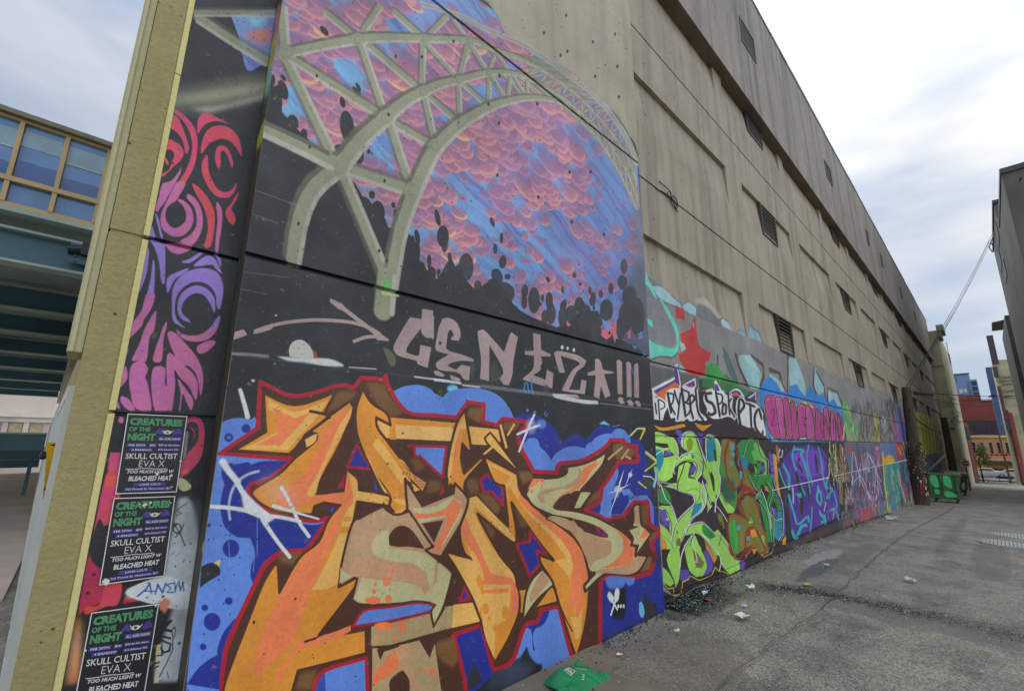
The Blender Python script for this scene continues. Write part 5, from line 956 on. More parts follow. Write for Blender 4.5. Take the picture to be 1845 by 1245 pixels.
# ------------------------------------------------------------------ ground
GP = [(-60, 0), (-2, 0), (4.4, 0), (8, -.07), (13.8, -.27), (23.7, -.69), (50, -1.75), (100, -3.6), (118, -3.9), (400, -4.6)]
def gz(x): return float(np.interp(x, [a for a, b in GP], [b for a, b in GP]))
def asphalt():
    t = NT('worn asphalt'); big = t.noise(.35, 6, .6); mid = t.noise(2.2, 7, .65)
    base = t.mix(t.ramp(big, .32, .68), L3(130, 124, 110), L3(156, 150, 136)); base = t.mix(t.ramp(mid, .35, .75), tuple(v*.78 for v in L3(124, 122, 114)), base)
    vo = t.add('ShaderNodeTexVoronoi', {'Vector': t.pos(), 'Scale': 85.0}); sp = t.add('ShaderNodeSeparateColor', {0: vo.outputs['Color']})
    base = t.mix(1.0, base, t.ramp(sp.outputs[0], 0.0, 1.0, (.54, .54, .53, 1), (1.5, 1.48, 1.43, 1)), 'MULTIPLY')
    base = t.mix(t.math('MULTIPLY', t.math('GREATER_THAN', sp.outputs[1], .975), .8), base, (.42, .41, .38))
    base = t.mix(t.math('MULTIPLY', t.ramp(t.noise(1.3, 8, .7, (1, 1.6, 1)), .50, .66), .5), base, L3(48, 46, 44))
    w = t.add('ShaderNodeTexVoronoi', {'Vector': t.add('ShaderNodeMapping', {0: t.add('ShaderNodeMix', {0: .25, 4: t.pos(), 5: t.noise(3, 4) if False else t.pos()}, data_type='VECTOR').outputs[1], 'Scale': (.35, .35, .35)}).outputs[0], 'Scale': 1.0}, feature='DISTANCE_TO_EDGE')
    ck = t.math('MULTIPLY', t.math('LESS_THAN', t.math('ADD', w.outputs[0], t.math('MULTIPLY', t.noise(6, 4), .03)), .019), t.math('GREATER_THAN', t.noise(.6, 3), .5))
    base = t.mix(t.math('MULTIPLY', ck, .25), base, L3(50, 48, 46))
    geo = t.add('ShaderNodeNewGeometry'); sp2 = t.add('ShaderNodeSeparateXYZ', {0: geo.outputs['Position']})
    def spot(cx, cy, rx, ry, c_, amt):
        nonlocal base
        dx = t.math('DIVIDE', t.math('SUBTRACT', sp2.outputs[0], cx), rx); dy = t.math('DIVIDE', t.math('SUBTRACT', sp2.outputs[1], cy), ry)
        d = t.math('ADD', t.math('ADD', t.math('MULTIPLY', dx, dx), t.math('MULTIPLY', dy, dy)), t.math('MULTIPLY', t.math('SUBTRACT', t.noise(5, 5, .65), .5), 2.2))
        base = t.mix(t.math('MULTIPLY', t.ramp(d, .7, 1.15, (1, 1, 1, 1), (0, 0, 0, 1)), amt), base, c_)
    spot(8.6, 2.05, .9, .17, L3(150, 148, 142), .8); spot(7.7, 1.9, 1.0, .13, L3(74, 76, 82), .8); spot(9.4, 1.75, 1.6, .2, L3(84, 82, 78), .5)
    spot(5.0, 2.35, .8, .3, L3(60, 58, 52), .7); spot(3.6, 1.9, .7, .5, L3(96, 90, 76), .5); spot(11, .3, 2.5, .25, L3(84, 84, 82), .5); spot(6.2, .9, .5, 1.2, L3(90, 90, 88), .5); spot(15, .9, 5, .12, L3(80, 80, 80), .4)
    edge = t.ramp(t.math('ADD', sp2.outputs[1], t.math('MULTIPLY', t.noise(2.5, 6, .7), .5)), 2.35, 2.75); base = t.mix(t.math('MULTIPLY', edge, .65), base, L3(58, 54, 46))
    nr = t.bump(mid, .3, .03); nr = t.bump(vo.outputs[0], .55, .006, nr); return t.done(base, t.ramp(t.noise(1.5, 5), .3, .7, (.62,)*3+(1,), (.88,)*3+(1,)), nr)
M['asphalt'] = asphalt()
xs = sorted(set([-60, -30, -12, -6, -3, -1, 0]+[.5*i for i in range(1, 60)]+[30+2*i for i in range(46)]+[130, 160, 220, 400])); ys = [-60, -20, -8, -4]+[-3+.25*i for i in range(23)]+[3, 8, 20, 60, 150]
mb = MB(); nx = len(xs)
for x in xs:
    for y in ys:
        dz = .012*math.sin(x*1.7+y*2.3)+.008*math.sin(x*4.1-y*3.0) if 0 < x < 40 and -3 < y < 2.3 else 0
        mb.v.append((x, y, gz(x)+dz-.03*max(0, 1-abs(y-2.45)/.5)*(1 if x > 5 else 0)))
for i in range(nx-1):
    for j in range(len(ys)-1): a = i*len(ys)+j; mb.f.append((a, a+len(ys), a+len(ys)+1, a+1)); mb.m.append(0)
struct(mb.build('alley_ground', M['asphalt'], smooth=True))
def zg(x, y): return gz(x)
conc = plain('worn pavement concrete', (112, 106, 92), .85, scale=2.5, bump=.4, dist=.006, dirt=.5)
def slab(name, pts, m, t=.012, z=0):
    mb = MB(); mb.vprism([(p[0], p[1]) for p in pts], z-.02, z+t); return mb.build(name, m)
pp = [onZ(*p, 0) for p in ((1078, 1163), (1098, 1166), (1106, 1176), (1116, 1184), (1120, 1196), (1118, 1203), (1104, 1206), (1106, 1214), (1116, 1222), (1200, 1245), (1250, 1300), (900, 1300))]
struct(slab('concrete_footpath_patch', [(p[0], min(p[1], 2.44)) for p in pp]+[(1.4, 2.44), (3.1, 2.44)], conc, .016))
mb = MB(); q = [onZ(u, v, gz(s)+.0)[:2] for u, v, s in ((1385, 1166, 4.3), (1480, 1100, 5.5), (1550, 1020, 8))]
pts = [(3.2, 1.50), (4.4, 1.47), (5.5, 1.42), (7, 1.45), (9, 1.5), (12, 1.55), (16, 1.5), (20, 1.42), (26, 1.4)]
for (xa, ya), (xb, yb) in zip(pts[:-1], pts[1:]):
    n = max(2, int((xb-xa)/.18)); prev = None
    for i in range(n+1):
        t = i/n; x = xa+(xb-xa)*t; y = ya+(yb-ya)*t+.012*math.sin(x*9)+.008*math.sin(x*23); w = .003+.0015*math.sin(x*17)+.0003*x
        c_ = (x, y, w)
        if prev: mb.face([(prev[0], prev[1]-prev[2], gz(prev[0])+.024), (x, y-w, gz(x)+.024), (x, y+w, gz(x)+.024), (prev[0], prev[1]+prev[2], gz(prev[0])+.024)])
        prev = c_
struct(mb.build('road_seam', plain('tar seam', (84, 82, 77), .8)))
# sunken old patches beside the wall, and patched trench
def blob(name, cx, cy, rx, ry, m, seed=1, up=.022):
    g = random.Random(seed); pts = []
    for k in range(28):
        t = 2*math.pi*k/28; r = 1+.25*g.uniform(-1, 1); pts.append((cx+rx*r*math.cos(t), cy+ry*r*math.sin(t)))
    mb = MB(); mb.face([(x, y, gz(x)+up) for x, y in pts]); return struct(mb.build(name, m))
# ------------------------------------------------------------------ the big concrete building
XE = 51.0
bld = thing('concrete_building', 'long grey concrete building with graffiti along its foot and stepped louvred bands above', 'building', (S0, YW, 0))
def groove(y, z, d=.035, h=.028): return [(y, z-h/2), (y+d, z-h/2+.004), (y+d, z+h/2-.004), (y, z+h/2)]
# mural bay
pr_ = [(YM-.012, -.4), (YM-.012, 1.985), (YM, 1.998)]+groove(YM, 2.512)+groove(YM, 4.888, .04, .03)+[(YM, 8.47), (YW+.3, 8.47), (YW+.3, -.4)]
mb = MB(); n = len(pr_); mb.prism(pr_, S0, S1)
for i, f in enumerate(mb.f):
    if len(f) > 4 and mb.v[f[0]][0] == S0: mb.m[i] = 1
bay = mb.build('mural_bay', [M['mural'], M['return']], bld, bevel=0)
bay['label'] = 'thick wall bay painted with a lattice arch, pink clouds and orange wildstyle letters'
# corner face with swirls
pr_ = [(YW, -.4)]+groove(YW, 1.70, .02, .016)+groove(YW, 2.512, .03, .022)+[(YW, 8.47), (YW+.3, 8.47), (YW+.3, -.4)]
mb = MB(); mb.prism(pr_, .09, S0-.002); o = mb.build('corner_face', M['swirl'], bld); o['label'] = 'narrow black face painted with pink and violet swirls'
# yellow corner pillar: chamfer, face, chamfer, back moulding
mb = MB()
mb.vprism([(-.05, YW+.002), (.064, YW+.002), (.089, YW+.022), (.089, YW+.3), (-.05, YW+.3)], -.2, 2.50, 0); mb.vprism([(-.05, YW+.002), (.064, YW+.002), (.089, YW+.022), (.089, YW+.3), (-.05, YW+.3)], 2.515, 9.0, 0)
mb.vprism([(-.046, YW+.008), (.06, YW+.008), (.08, YW+.03), (.08, YW+.3), (-.046, YW+.3)], 2.50, 2.515, 0)
o = mb.build('corner_pillar', M['beige'], bld, bevel=.004)
mb = MB(); 
for za, zb in ((-.2, 1.70), (1.715, 2.5), (2.52, 3.4), (3.405, 9)): mb.vprism([(.066, YW-.004), (.0895, YW-.004), (.0895, YW+.02), (.066, YW+.004)], za, zb)
mb.build('pillar_edge', M['beige2'], bld, bevel=.002)
mb = MB(); mb.vprism([(-.100, YW+.03), (-.078, YW+.024), (-.052, YW+.02), (-.052, YW+.3), (-.100, YW+.3)], 1.95, 9); mb.vprism([(-.094, YW+.016), (-.080, YW+.012), (-.080, YW+.03), (-.094, YW+.03)], 1.95, 9)
mb.build('pillar_moulding', M['cream'] if False else wallmat('pale moulded edge', (), tone=((158, 152, 116), (172, 166, 128)), k=1.3, stain=.1, pits=.2, bump=.3), bld, bevel=.002)
# main wall
prof = [(YW, -3.2)]+groove(YW, .03, .02, .02)+groove(YW, 1.675, .03, .022)+groove(YW, 2.512, .035, .024)+[(YW, 3.34), (YW+.3, 3.34), (YW+.3, -3.2)]
mb = MB(); mb.prism(prof, S1+.002, XE)
for za, zb, gv in ((4.11, 5.70, 4.888), (6.44, 7.95, 7.2)): mb.prism([(YW, za)]+groove(YW, gv, .04, .03)+[(YW, zb), (YW+.3, zb), (YW+.3, za)], S1+.002, XE)
rows = [(3.34, 4.11, 4.62, 4.88, 7.82, 3.72), (5.70, 6.44, 4.60, 4.63, 7.63, 3.75), (7.95, 8.47, 4.40, 4.15, 7.47, 3.70)]
recs = []
for zb, zt, first, st0, en0, md in rows:
    k = 0; prev = S1+.002
    while True:
        a = (first if k == 0 else st0+md*k); b = en0+md*k
        if a > XE-1: mb.box(prev, XE, YW, YW+.3, zb, zt); break
        b = min(b, XE-.5)
        mb.box(prev, a, YW, YW+.3, zb, zt)
        dep = .065
        mb.prism([(YW+.004, zb), (YW+dep, zt), (YW+.3, zt), (YW+.3, zb)], a, b)
        recs.append((a, b, zb, zt, k)); prev = b; k += 1
def hole(mb, x, y, z, r=.012): mb.face([(x+r*math.cos(t), y, z+r*math.sin(t)) for t in np.linspace(0, 2*math.pi, 7)[:-1]], 1)
for zr in (7.55, 6.75, 5.35, 4.4):
    for k in range(26): hole(mb, 4.9+.93*k+.05*math.sin(k*5.1), YW-.0022, zr)
for k in range(30):
    x = 4.9+.93*k
    for zb, zz in ((3.34, 3.86), (5.70, 6.15), (5.70, 5.95)):
        for a, b, z0, z1, _ in recs:
            if z0 == zb and a+.1 < x < b-.1: hole(mb, x, YW+.004+.061*(zz-zb)/(z1-zb)-.003, zz)
mb.build('lower_wall', [M['wall'], M['dark']], bld)
mb = MB()
for (a, b, zb, zt, k) in recs[::1]: 
    if zb < 8: mb.box(b-.05, b-.002, YW+.005, YW+.02, zb+.1, zt-.005) if False else None
# joints in the recessed panels and the upper wall
jm = plain('dark joint filler', (40, 38, 36), .9)
mb = MB()
for i, x in enumerate((6.52, 10.9, 13.9, 17.9, 21.4)): mb.box(x, x+.008, YW-.003, YW+.05, 3.36, 4.0)
YU = 2.409
ub = MB(); xsj = [S0]+[7.66+1.83*k for k in range(24)]+[XE-.3]
for a, b in zip(xsj[:-1], xsj[1:]):
    ub.prism([(YU, 8.47), (YU, 11.86), (YU-.02, 11.865), (YU-.02, 11.93+.02*((int(a*7)) % 3)), (YU+.4, 11.93), (YU+.4, 8.47)], a, b-.006)
for zr in (9.2, 9.75):
    for k in range(26): x = 4.9+.93*k+.05*math.sin(k*5.1); ub.face([(x+.012*math.cos(t), YU-.0022, zr+.012*math.sin(t)) for t in np.linspace(0, 2*math.pi, 7)[:-1]], 1)
up = ub.build('upper_wall', [M['upper'], M['dark']], bld)
mb = MB(); mb.box(S0, XE-.3, YU+.002, YU+.02, 8.455, 8.468); mb.box(S0, XE-.3, YU+.02, YW+.3, 8.445, 8.466); mb.build('soffit', M['soffit'], bld)
mb = MB(); mb.vprism([(.095, YW+.31), (XE, YW+.31), (XE, 22), (.095, 22)], -3.5, 11.8); mb.build('building_core', M['upper'], bld)
# pale scars on the upper band
mb = MB(); mb.tube([(5.0, YW-.004, 4.875), (5.3, YW-.02, 4.90), (5.6, YW-.012, 4.87)], .008); mb.tube([(5.48+.1*math.cos(t), YW-.02, 4.86+.09*math.sin(t)) for t in np.linspace(0, 6.2, 14)], .007); mb.tube([(5.35+.07*math.cos(t), YW-.03, 4.9+.06*math.sin(t)) for t in np.linspace(1, 6, 12)], .006); mb.tube([(5.1, YW-.01, 5.02), (5.3, YW-.05, 4.95), (5.45, YW-.03, 4.8), (5.56, YW-.02, 4.74)], .007)
mb.build('cable_tangle', M['black'], bld)
M['blade'] = plain('grey blade', (122, 118, 108), .5, .0)
def louver(x0, x1, z0, z1, y, n, depth=.05):
    fr = MB(); w = .03
    fr.box(x0, x1, y-.012, y+depth, z1-w, z1); fr.box(x0, x1, y-.012, y+depth, z0, z0+w); fr.box(x0, x0+w, y-.012, y+depth, z0+w, z1-w); fr.box(x1-w, x1, y-.012, y+depth, z0+w, z1-w)
    o = fr.build('louver', M['louver'], bld)
    bk = MB(); bk.box(x0+w, x1-w, y+depth-.004, y+depth+.004, z0+w, z1-w); b_ = bk.build('louver_backing', M['dark'], o)
    sl = MB(); h = (z1-z0-2*w)/n
    for i in range(n):
        zz = z0+w+h*i; sl.hexa([(x0+w, y-.008, zz+.1*h), (x1-w, y-.008, zz+.1*h), (x1-w, y+depth-.01, zz+.62*h), (x0+w, y+depth-.01, zz+.62*h), (x0+w, y-.008, zz+.22*h), (x1-w, y-.008, zz+.22*h), (x1-w, y+depth-.01, zz+.74*h), (x0+w, y+depth-.01, zz+.74*h)])
    sl.build('louver_blade', M['blade'], o); return o
for k in range(6):
    a = 9.59+7.4*k
    if k in (0, 1, 2, 3, 4): louver(a, a+.9, 3.36, 4.10, YW-.004, 9)
    a2 = 9.36+7.4*k; louver(a2, a2+.92, 5.73, 6.43, YW-.004, 8) if k < 5 else None
    a3 = 9.13+7.35*k; louver(a3, a3+.92, 7.97, 8.44, YW-.004, 6) if k < 4 else None
for a in (8.86, 15.95, 22.8, 26.35, 33.0, 40.0): louver(a, a+.85 if a < 20 else a+.5, 9.90, 10.55, YU-.004, 8)
# ------------------------------------------------------------------ low storefront behind the pillar, running back along the side street
sf = thing('storefront_wall', 'low tan storefront wall with white framed windows behind the yellow pillar', 'storefront', (-.1, 2.9, 0))
def fx(y): return -.045-.040*(y-2.57)
ZF = 2.05
mb = MB(); mb.vprism([(fx(2.9)+.004, 2.9), (fx(30), 30), (fx(30)+.3, 30), (fx(2.9)+.2, 2.9)], -.1, ZF); mb.build('wall', M['beige'], sf)
for ya, yb in ((2.95, 4.0), (4.15, 5.4), (5.7, 7.6), (8, 11), (11.5, 16)):
    mb = MB(); w = .05*(ya/3)
    for (a, b, z0, z1) in ((ya, yb, 1.78, 1.84), (ya, yb, .1, .16), (ya, ya+w, .16, 1.78), (yb-w, yb, .16, 1.78), ((ya+yb)/2-w/2, (ya+yb)/2+w/2, .16, 1.78)):
        mb.hexa([(fx(a)-.02, a, z0), (fx(b)-.02, b, z0), (fx(b)+.03, b, z0), (fx(a)+.03, a, z0), (fx(a)-.02, a, z1), (fx(b)-.02, b, z1), (fx(b)+.03, b, z1), (fx(a)+.03, a, z1)])
    w_ = mb.build('window', M['white'], sf)
    mb = MB(); mb.face([(fx(ya)-.003, ya, .16), (fx(yb)-.003, yb, .16), (fx(yb)-.003, yb, 1.78), (fx(ya)-.003, ya, 1.78)]); mb.build('pane', glass('storefront glass', (150, 166, 160), .1), w_)
# caution tape: ink lies on the tape itself
tp = MB(); N = 14
def tpt(t): return Vector((fx(3.3)-.03+.004*math.sin(t*9)-.012*t, 3.3+.5*t, 1.92-.75*t))
a0 = [onY(u, v, Y) for u, v, Y in ((99, 797, 3.1), (97, 812, 3.12), (95, 830, 3.15), (91, 850, 3.2), (88, 868, 3.25), (84, 885, 3.3), (82, 900, 3.35))]
for i in range(len(a0)-1):
    p, q = a0[i], a0[i+1]; w = .028*(1-i*.12)
    tp.hexa([(p[0]-w, p[1]-.004, p[2]), (p[0]+w, p[1]+.002, p[2]), (p[0]+w, p[1]+.003, p[2]), (p[0]-w, p[1]-.003, p[2]), (q[0]-w*.9, q[1]-.004, q[2]), (q[0]+w*.9, q[1]+.002, q[2]), (q[0]+w*.9, q[1]+.003, q[2]), (q[0]-w*.9, q[1]-.003, q[2])])
ct = tp.build('caution_tape', plain('yellow caution tape', (236, 186, 20), .4, var=.05, dirt=.1)); tag(ct, 'yellow caution tape with black letters hanging on the white window frame', 'tape')
def text_mesh(s, bold=.0, shear=0):
    cu = bpy.data.curves.new('txt', 'FONT'); cu.body = s; cu.offset = bold; cu.shear = shear; cu.resolution_u = 2
    ob = bpy.data.objects.new('txt', cu); scene.collection.objects.link(ob); bpy.context.view_layer.update()
    me = bpy.data.meshes.new_from_object(ob.evaluated_get(bpy.context.evaluated_depsgraph_get())); V = np.array([v.co[:2] for v in me.vertices]); F = [tuple(p.vertices) for p in me.polygons]
    bpy.data.objects.remove(ob); bpy.data.curves.remove(cu); bpy.data.meshes.remove(me)
    mn, mx = V.min(0), V.max(0); return (V-mn)/(mx-mn), F
V_, F_ = text_mesh('CAUTION', .02); mb = MB()
top, bot = Vector(a0[0]), Vector(a0[-2]); ax = bot-top
for f in F_: mb.face([tuple(top+ax*(.03+.94*V_[i][0])+Vector((.9*(V_[i][1]-.5)*.045*(1-.5*V_[i][0]), -.007, 0))) for i in f])
mb.build('lettering', M['black'], ct)
# ------------------------------------------------------------------ teal steel deck beams and grey girder
dk = thing('steel_deck', 'teal steel deck beams in a row under a grey edge girder', 'steel canopy', (-.5, 10, 4.2))
def gx(y): return .223-.040*y
for Y, zb, h in ((10, 4.20, .55), (14.2, 4.3, .52), (17.7, 4.35, .5), (22.5, 4.4, .5), (27.6, 4.4, .5), (33.6, 4.4, .5), (40, 4.4, .5), (46, 4.4, .5)):
    mb = MB(); xr = gx(Y)-(.0 if Y < 11 else .06); 
    mb.box(-7.5, xr, Y, Y+.03, zb+.04, zb+h-.04); mb.box(-7.5, xr, Y-.14, Y+.16, zb, zb+.04, 1); mb.box(-7.5, xr, Y-.14, Y+.16, zb+h-.04, zb+h, 1)
    if Y < 30: mb.box(xr-.10, xr-.02, Y-.12, Y, zb+.04, zb+h-.04, 0)
    mb.build('beam', [M['teal'], M['teal2']], dk)
    if Y < 11:
        b_ = MB(); b_.box(xr-.42, xr+.05, Y-.17, Y-.145, zb+.16, zb+.5); 
        for k in range(4): b_.tube([(xr-.34, Y-.17, zb+.2+.08*k), (xr-.34, Y-.20, zb+.2+.08*k)], .018, 6)
        b_.build('splice_plate', M['teal'], dk)
mb = MB(); mb.hexa([(gx(10)-.05, 10.2, 3.87), (gx(47)-.05, 47, 4.0), (gx(47)+.4, 47, 4.0), (gx(10)+.4, 10.2, 3.87), (gx(10)-.05, 10.2, 4.19), (gx(47)-.05, 47, 4.39), (gx(47)+.4, 47, 4.39), (gx(10)+.4, 10.2, 4.19)]); mb.build('edge_girder', M['girder'], dk)
mb = MB(); mb.box(-7.5, .3, 9.7, 47, 4.93, 5.0); mb.build('deck_plate', M['teal2'], dk)
mb = MB(); mb.tube([(-.62, 9.78, 4.55), (-.40, 9.78, 4.60)], .07, 10); mb.box(-.46, -.25, 9.7, 9.86, 4.5, 4.72); mb.build('flood_lamp', M['black'], dk)
# glazed storey standing on the deck
gl = thing('glazed_upper_storey', 'tan framed glazed upper storey with blue panes above the teal beams', 'building', (-2, 10, 5.05))
wins = [((45, 220.5), (120, 246.5), (96, 338), (22, 320)), ((128, 249), (194, 271.5), (174, 359), (105, 342)), ((22, 326), (93, 345.7), (84.5, 379.4), (20, 365)), ((102, 349.5), (171, 368), (163.5, 400.6), (94, 383))]
rc = []
for w in wins:
    p = [onY(*q, 10.0) for q in w]; rc.append((min(p[0][0], p[3][0])*.5+max(p[0][0], p[3][0])*.5, (p[1][0]+p[2][0])/2, (p[2][2]+p[3][2])/2, (p[0][2]+p[1][2])/2))
rc[2] = (rc[0][0], rc[0][1], rc[2][2], rc[2][3]); rc[3] = (rc[1][0], rc[1][1], rc[3][2], rc[3][3])
zt0 = 6.42; zlo = min(rc[2][2], rc[3][2]); zm0, zm1 = (rc[2][3]+rc[3][3])/2, (rc[0][2]+rc[1][2])/2
wid = rc[1][0]-rc[0][0]; ztp = (rc[0][3]+rc[1][3])/2
fr = MB(); fr.box(-9, .5, 10.0, 10.12, 5.0, zlo); fr.box(-9, .5, 10.0, 10.12, ztp, 6.60); fr.box(-9, .5, 9.97, 10.12, zm0, zm1)
for k in range(-4, 2):
    xa = rc[0][1]+wid*k; fr.box(xa, xa+(wid-(rc[0][1]-rc[0][0])), 9.985, 10.12, zlo, zm0); fr.box(xa, xa+(wid-(rc[0][1]-rc[0][0])), 9.985, 10.12, zm1, ztp)
fr.box(rc[0][0]-3, rc[0][0]-.02, 9.98, 10.1, zm1, ztp) if False else None
fr.build('window_frame', M['frame'], gl)
mb = MB(); mb.box(-9, .5, 9.9, 10.3, 6.60, 6.68); mb.build('roof_edge', plain('metal roof edge', (120, 112, 84), .5), gl)
for k in range(-3, 2):
    xa, xb = rc[0][0]+wid*k, rc[0][1]+wid*k
    for za, zb in ((zlo, zm0), (zm1, ztp)):
        mb = MB(); mb.box(xa, xb, 10.06, 10.065, za, zb); mb.build('pane', M['glass'], gl)
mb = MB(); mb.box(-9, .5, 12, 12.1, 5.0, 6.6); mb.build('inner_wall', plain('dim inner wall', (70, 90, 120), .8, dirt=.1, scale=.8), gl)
bandm = glass('pale reflected band', (126, 160, 176)); deepm = glass('deep blue reflection', (48, 84, 146))  # reflections painted as coloured strips laid over the opaque panes
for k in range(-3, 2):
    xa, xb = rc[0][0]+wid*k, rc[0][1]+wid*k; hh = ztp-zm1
    b_ = MB(); b_.box(xa, xb, 10.052, 10.058, zm1+hh*(.60 if k % 2 == 0 else .52), ztp-hh*.14); b_.build('reflected_band', bandm, gl)  # pale reflection painted as a band across the pane
    b_ = MB(); b_.box(xa, xb, 10.052, 10.058, zm1, zm1+hh*(.26 if k % 2 else .34)); b_.build('painted_reflection', deepm, gl)
    b_ = MB(); b_.box(xa+.02, xb-.02, 10.045, 10.051, ztp-hh*.145, ztp-hh*.13) if k % 2 == 0 else b_.box(xa+.02, xb-.02, 10.045, 10.051, zm1+hh*.52, zm1+hh*.535); b_.build('tube_line', M['white'], gl)  # white strip imitating a lit tube behind the glass
# pale building across the side street, seen under the deck
wb = thing('white_corner_building', 'pale stone building with cornice seen under the teal beams', 'building', (-6, 70, 0))
mb = MB(); mb.box(-30, -2.6, 70, 80, -4, 6.5); mb.build('wall', plain('pale stone', (196, 184, 172), .8, scale=.3, var=.08), wb)
mb = MB(); mb.box(-30, -2.5, 69.2, 70, 3.6, 4.0); mb.box(-30, -2.5, 69.6, 70, 3.1, 3.6); mb.box(-30, -2.5, 69.6, 70, -1.8, -1.5); mb.build('cornice', plain('white cornice', (206, 200, 190), .8, scale=.4), wb)
for k in range(7):
    f = MB(); x = -4.1-1.5*k; f.box(x, x+.9, 69.9, 69.98, 1.0, 2.9); f.build('window', plain('tan blind', (176, 160, 130), .7), wb)
    f = MB(); f.box(x, x+.9, 69.9, 69.98, -1.4, .4); f.build('window', M['glassd'], wb)
    f = MB(); f.box(x-.5, x-.1, 69.75, 69.95, -1.5, 3.1); f.build('pilaster', plain('stone pilaster', (204, 194, 184), .8, scale=.4), wb)
# green railings below the eye line and a dark lamp head
rl = thing('green_street_rail', 'dark green steel rails beside the storefront under the deck', 'railing', (-1.2, 18, 0))
for Y, z, h in ((16, 1.30, .36), (18, 1.02, .26), (20, .72, .2), (24, .66, .12)):
    mb = MB(); xr = -.047*Y; mb.box(-8, xr+.12, Y, Y+.12, z-.02, z+h); mb.box(-8, xr+.12, Y-.04, Y+.16, z+h, z+h+.04, 1); mb.build('rail', [M['teal'], M['teal2']], rl)
mb = MB(); mb.box(-.95, -.87, 18.3, 18.4, 0, 1.2); mb.build('post', M['teal'], rl)
lp = MB(); lp.tube([onY(72, 826, 7), onY(79, 822, 7), onY(86, 815, 7)], .02, 8, r2=.06); lp.tube([onY(86, 815, 7), onY(95, 814, 7)], .03, 6); tag(lp.build('wall_lamp', M['black']), 'small black dome lamp on the storefront wall near the caution tape', 'lamp')
ps = MB(); ps.box(-12, fx(9)-.02, 7, 60, -.02, .03); struct(ps.build('side_pavement', plain('pinkish pavers', (186, 168, 158), .8, scale=1.2, var=.15)))
# cars in the side street
def car(loc, label, paint, L_=4.2, ang=0):
    t = thing('parked_car', label, 'car', (0, 0, 0))
    sec = [(-2.1, .35, .75), (-1.95, .32, .95), (-1.2, .3, 1.02), (-.65, .3, 1.42), (.6, .3, 1.45), (1.25, .3, 1.08), (1.95, .32, .98), (2.1, .38, .7)]
    b = MB(); ring = []
    for x, z0, z1 in sec:
        tt = 1.0 if z1 > 1.2 else 1.0; w = .86; ring.append([(x, -w, z0), (x, -w, min(z1, .95)), (x, -w*(.78 if z1 > 1.1 else .95), z1), (x, w*(.78 if z1 > 1.1 else .95), z1), (x, w, min(z1, .95)), (x, w, z0)])
    for a, c in zip(ring[:-1], ring[1:]):
        for i in range(6): b.face([a[i], a[(i+1) % 6], c[(i+1) % 6], c[i]])
    b.face(ring[0]); b.face(ring[-1]); b.build('body', paint, t, bevel=.03)
    g = MB()
    for sy in (-1, 1): g.face([(-1.05, sy*.868*.97, 1.0), (1.05, sy*.868*.97, 1.0), (.55, sy*.70, 1.38), (-.6, sy*.70, 1.36)])
    g.face([(-1.22, -.7, 1.04), (-1.22, .7, 1.04), (-.72, .62, 1.39), (-.72, -.62, 1.39)]); g.face([(1.27, -.7, 1.1), (1.27, .7, 1.1), (.68, .62, 1.42), (.68, -.62, 1.42)]); g.build('glazing', M['glassd'], t)
    for x in (-1.3, 1.3):
        for sy in (-1, 1):
            w = MB(); w.tube([(x, sy*.70, .32), (x, sy*.9, .32)], .32, 16); wo = w.build('wheel', M['black'], t); r = MB(); r.tube([(x, sy*.9, .32), (x, sy*.915, .32)], .19, 12); r.build('rim', M['white'], wo)
    for sy in (-.6, .6): h = MB(); h.box(-2.12, -2.08, sy-.15, sy+.15, .62, .78); h.build('headlight', M['white'], t)
    for sy in (-.65, .65): h = MB(); h.box(2.08, 2.12, sy-.13, sy+.13, .68, .82); h.build('tail_light', plain('red lens', (150, 20, 16), .3, dirt=0), t)
    t.location = loc; t.rotation_euler = (0, 0, ang); return t
car((-4.2, 38, .03), 'pale car in the side street left of the storefront', plain('silver paint', (176, 172, 166), .25, .3, var=.03, bump=0, dirt=.1), ang=0)
car((-4.0, 50, .03), 'brown car in the side street behind the pale car', plain('brown paint', (120, 92, 74), .25, .2, var=.03, bump=0, dirt=.1), ang=.1)
